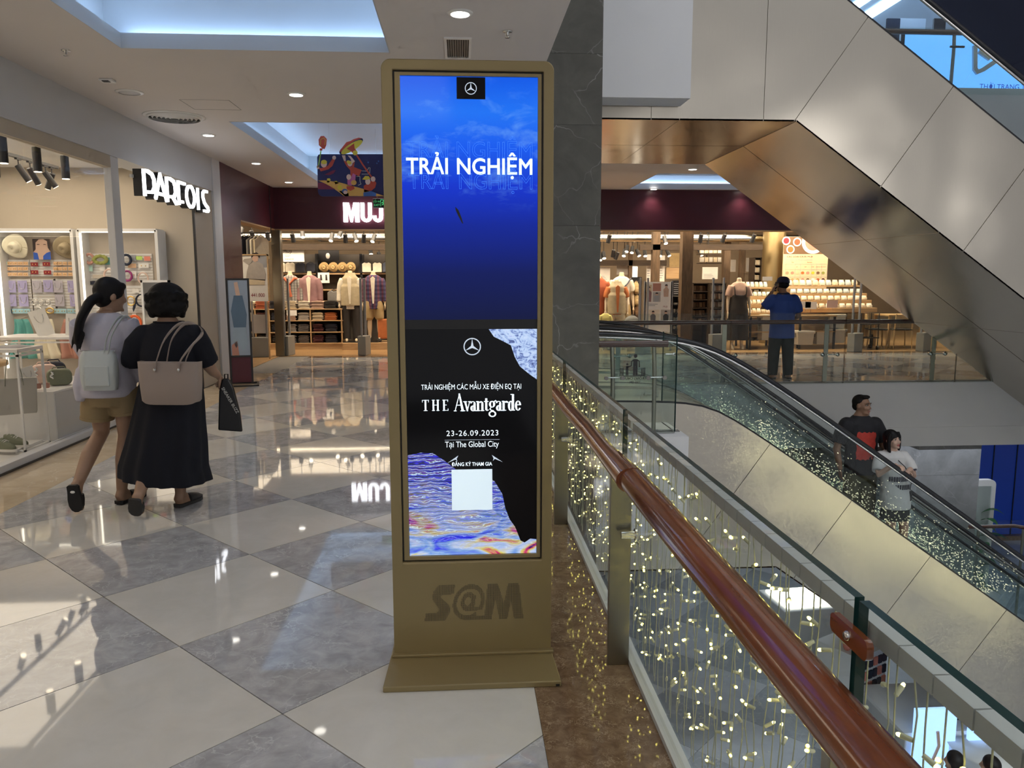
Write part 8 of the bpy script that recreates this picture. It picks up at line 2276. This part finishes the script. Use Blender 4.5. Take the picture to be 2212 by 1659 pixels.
# ------------------------------------------------------------------ floor above, seen through the overhead escalator's glass
YU = 14.1
def U(px, py, Y=YU): return P(px, py, Y=Y)
z0u, z1u = U(2100, 200).z, U(2100, 75).z
ub = thing('glass_balustrade', 'glass balustrade with dark handrail on the floor above', 'balustrade', (U(2000, 70).x, YU, z0u))
zr = U(2000, 69).z - z0u
xu0, xu1 = U(1880, 100).x - ub.location.x, 9.0
MB().tube([(xu0, 0, zr), (xu1, 0, zr)], [(.045, .05)] * 2, 12, up=(0, 0, 1)).build('handrail', 'dark_rail', ub)
for px in (2063, 2300):
    x = U(px, 100).x - ub.location.x; MB().tube([(x, .05, 0), (x, .03, zr * .75), (x - .03, 0, zr)], [(.035, .02)] * 3, 8, up=(0, 1, 0)).build('post', 'steel_grey', ub); MB().cyl((x - .12, -.05, zr * .75), (x + .14, -.05, zr * .75), .02, n=8).build('bracket', 'black_metal', ub)
MB().box(xu0, xu1, -.08, -.066, -.05, zr + .05).build('glass_pane', 'glass', ub)
us = thing('light_box_sign', 'large glowing blue sign with dark lettering on the floor above', 'sign', (U(2080, 200, YU + .4).x, YU + .4, U(2080, 200, YU + .4).z))
hs = U(2080, 76, YU + .4).z - us.location.z
xs0 = U(1953, 100, YU + .4).x - us.location.x
MB().box(xs0, 7.5, 0, .08, 0, hs).build('light_panel', 'blue_panel', us)
MB().box(xs0 - .02, xs0, -.01, .09, -.02, hs + .02).box(xs0, 7.5, -.01, .09, hs, hs + .02).build('frame', 'navy', us)
x, z = U(2115, 192, YU + .4).x - us.location.x, U(2115, 192, YU + .4).z - us.location.z
emit('sign_blue_text', (.01, .08, .5), .5, False)
text('lettering', 'THỜI TRANG THỂ THAO', 'sign_blue_text', us, (x, -.004, z), .13, align='LEFT')
cl_ = MB()
for st_ in ([(2103, 100), (2103, 150), (2108, 157), (2120, 152)], [(2112, 112), (2135, 128)], [(2120, 152), (2150, 132)]):
    stroke(cl_, [(U(px, py, YU + .4).x - us.location.x, U(px, py, YU + .4).z - us.location.z) for px, py in st_], .075, -.06, -.01)
cl_.build('outline_letter', 'grey_fascia', us)
struct(MB().box(.735, 22, YU - .02, YU, 3.40, z0u - .01).build('wall_upper_edge', 'white_paint'), 'white slab edge of the floor above', 'wall')
struct(MB().box(.735, 22, 20, 20.2, 4.9, 9).build('wall_upper_back', 'white_paint'), 'pale back wall of the floor above', 'wall')
uc = struct(MB().box(.735, 22, YU - .5, 20, 7.6, 7.7).build('ceiling_upper', 'white_paint'), 'white ceiling of the floor above', 'ceiling')
for px, w_ in ((1846, .12), (1905, .16)):
    q = P(px, 14, Z=7.59); MB().box(q.x - w_, q.x + w_, q.y - 1.8, q.y + 1.5, 7.57, 7.595).build('led_strip', 'cove_led', uc)
for px, py, w_, mt_, lb_ in ((1930, 55, 28, 'navy', 'dark wall panel above the upper handrail, left'), (2030, 55, 26, 'print_dark', 'dark wall panel above the upper handrail, right'), (1972, 55, 56, 'white_paint', 'pale wall panel above the upper handrail')):
    q = P(px, py, Y=16.5); k_ = 16.5 / FPX; t = thing('wall_panel', lb_, 'panel', q); MB().box(-w_ * k_ / 2, w_ * k_ / 2, 0, .05, -.9, .14).build('board', mt_, t)
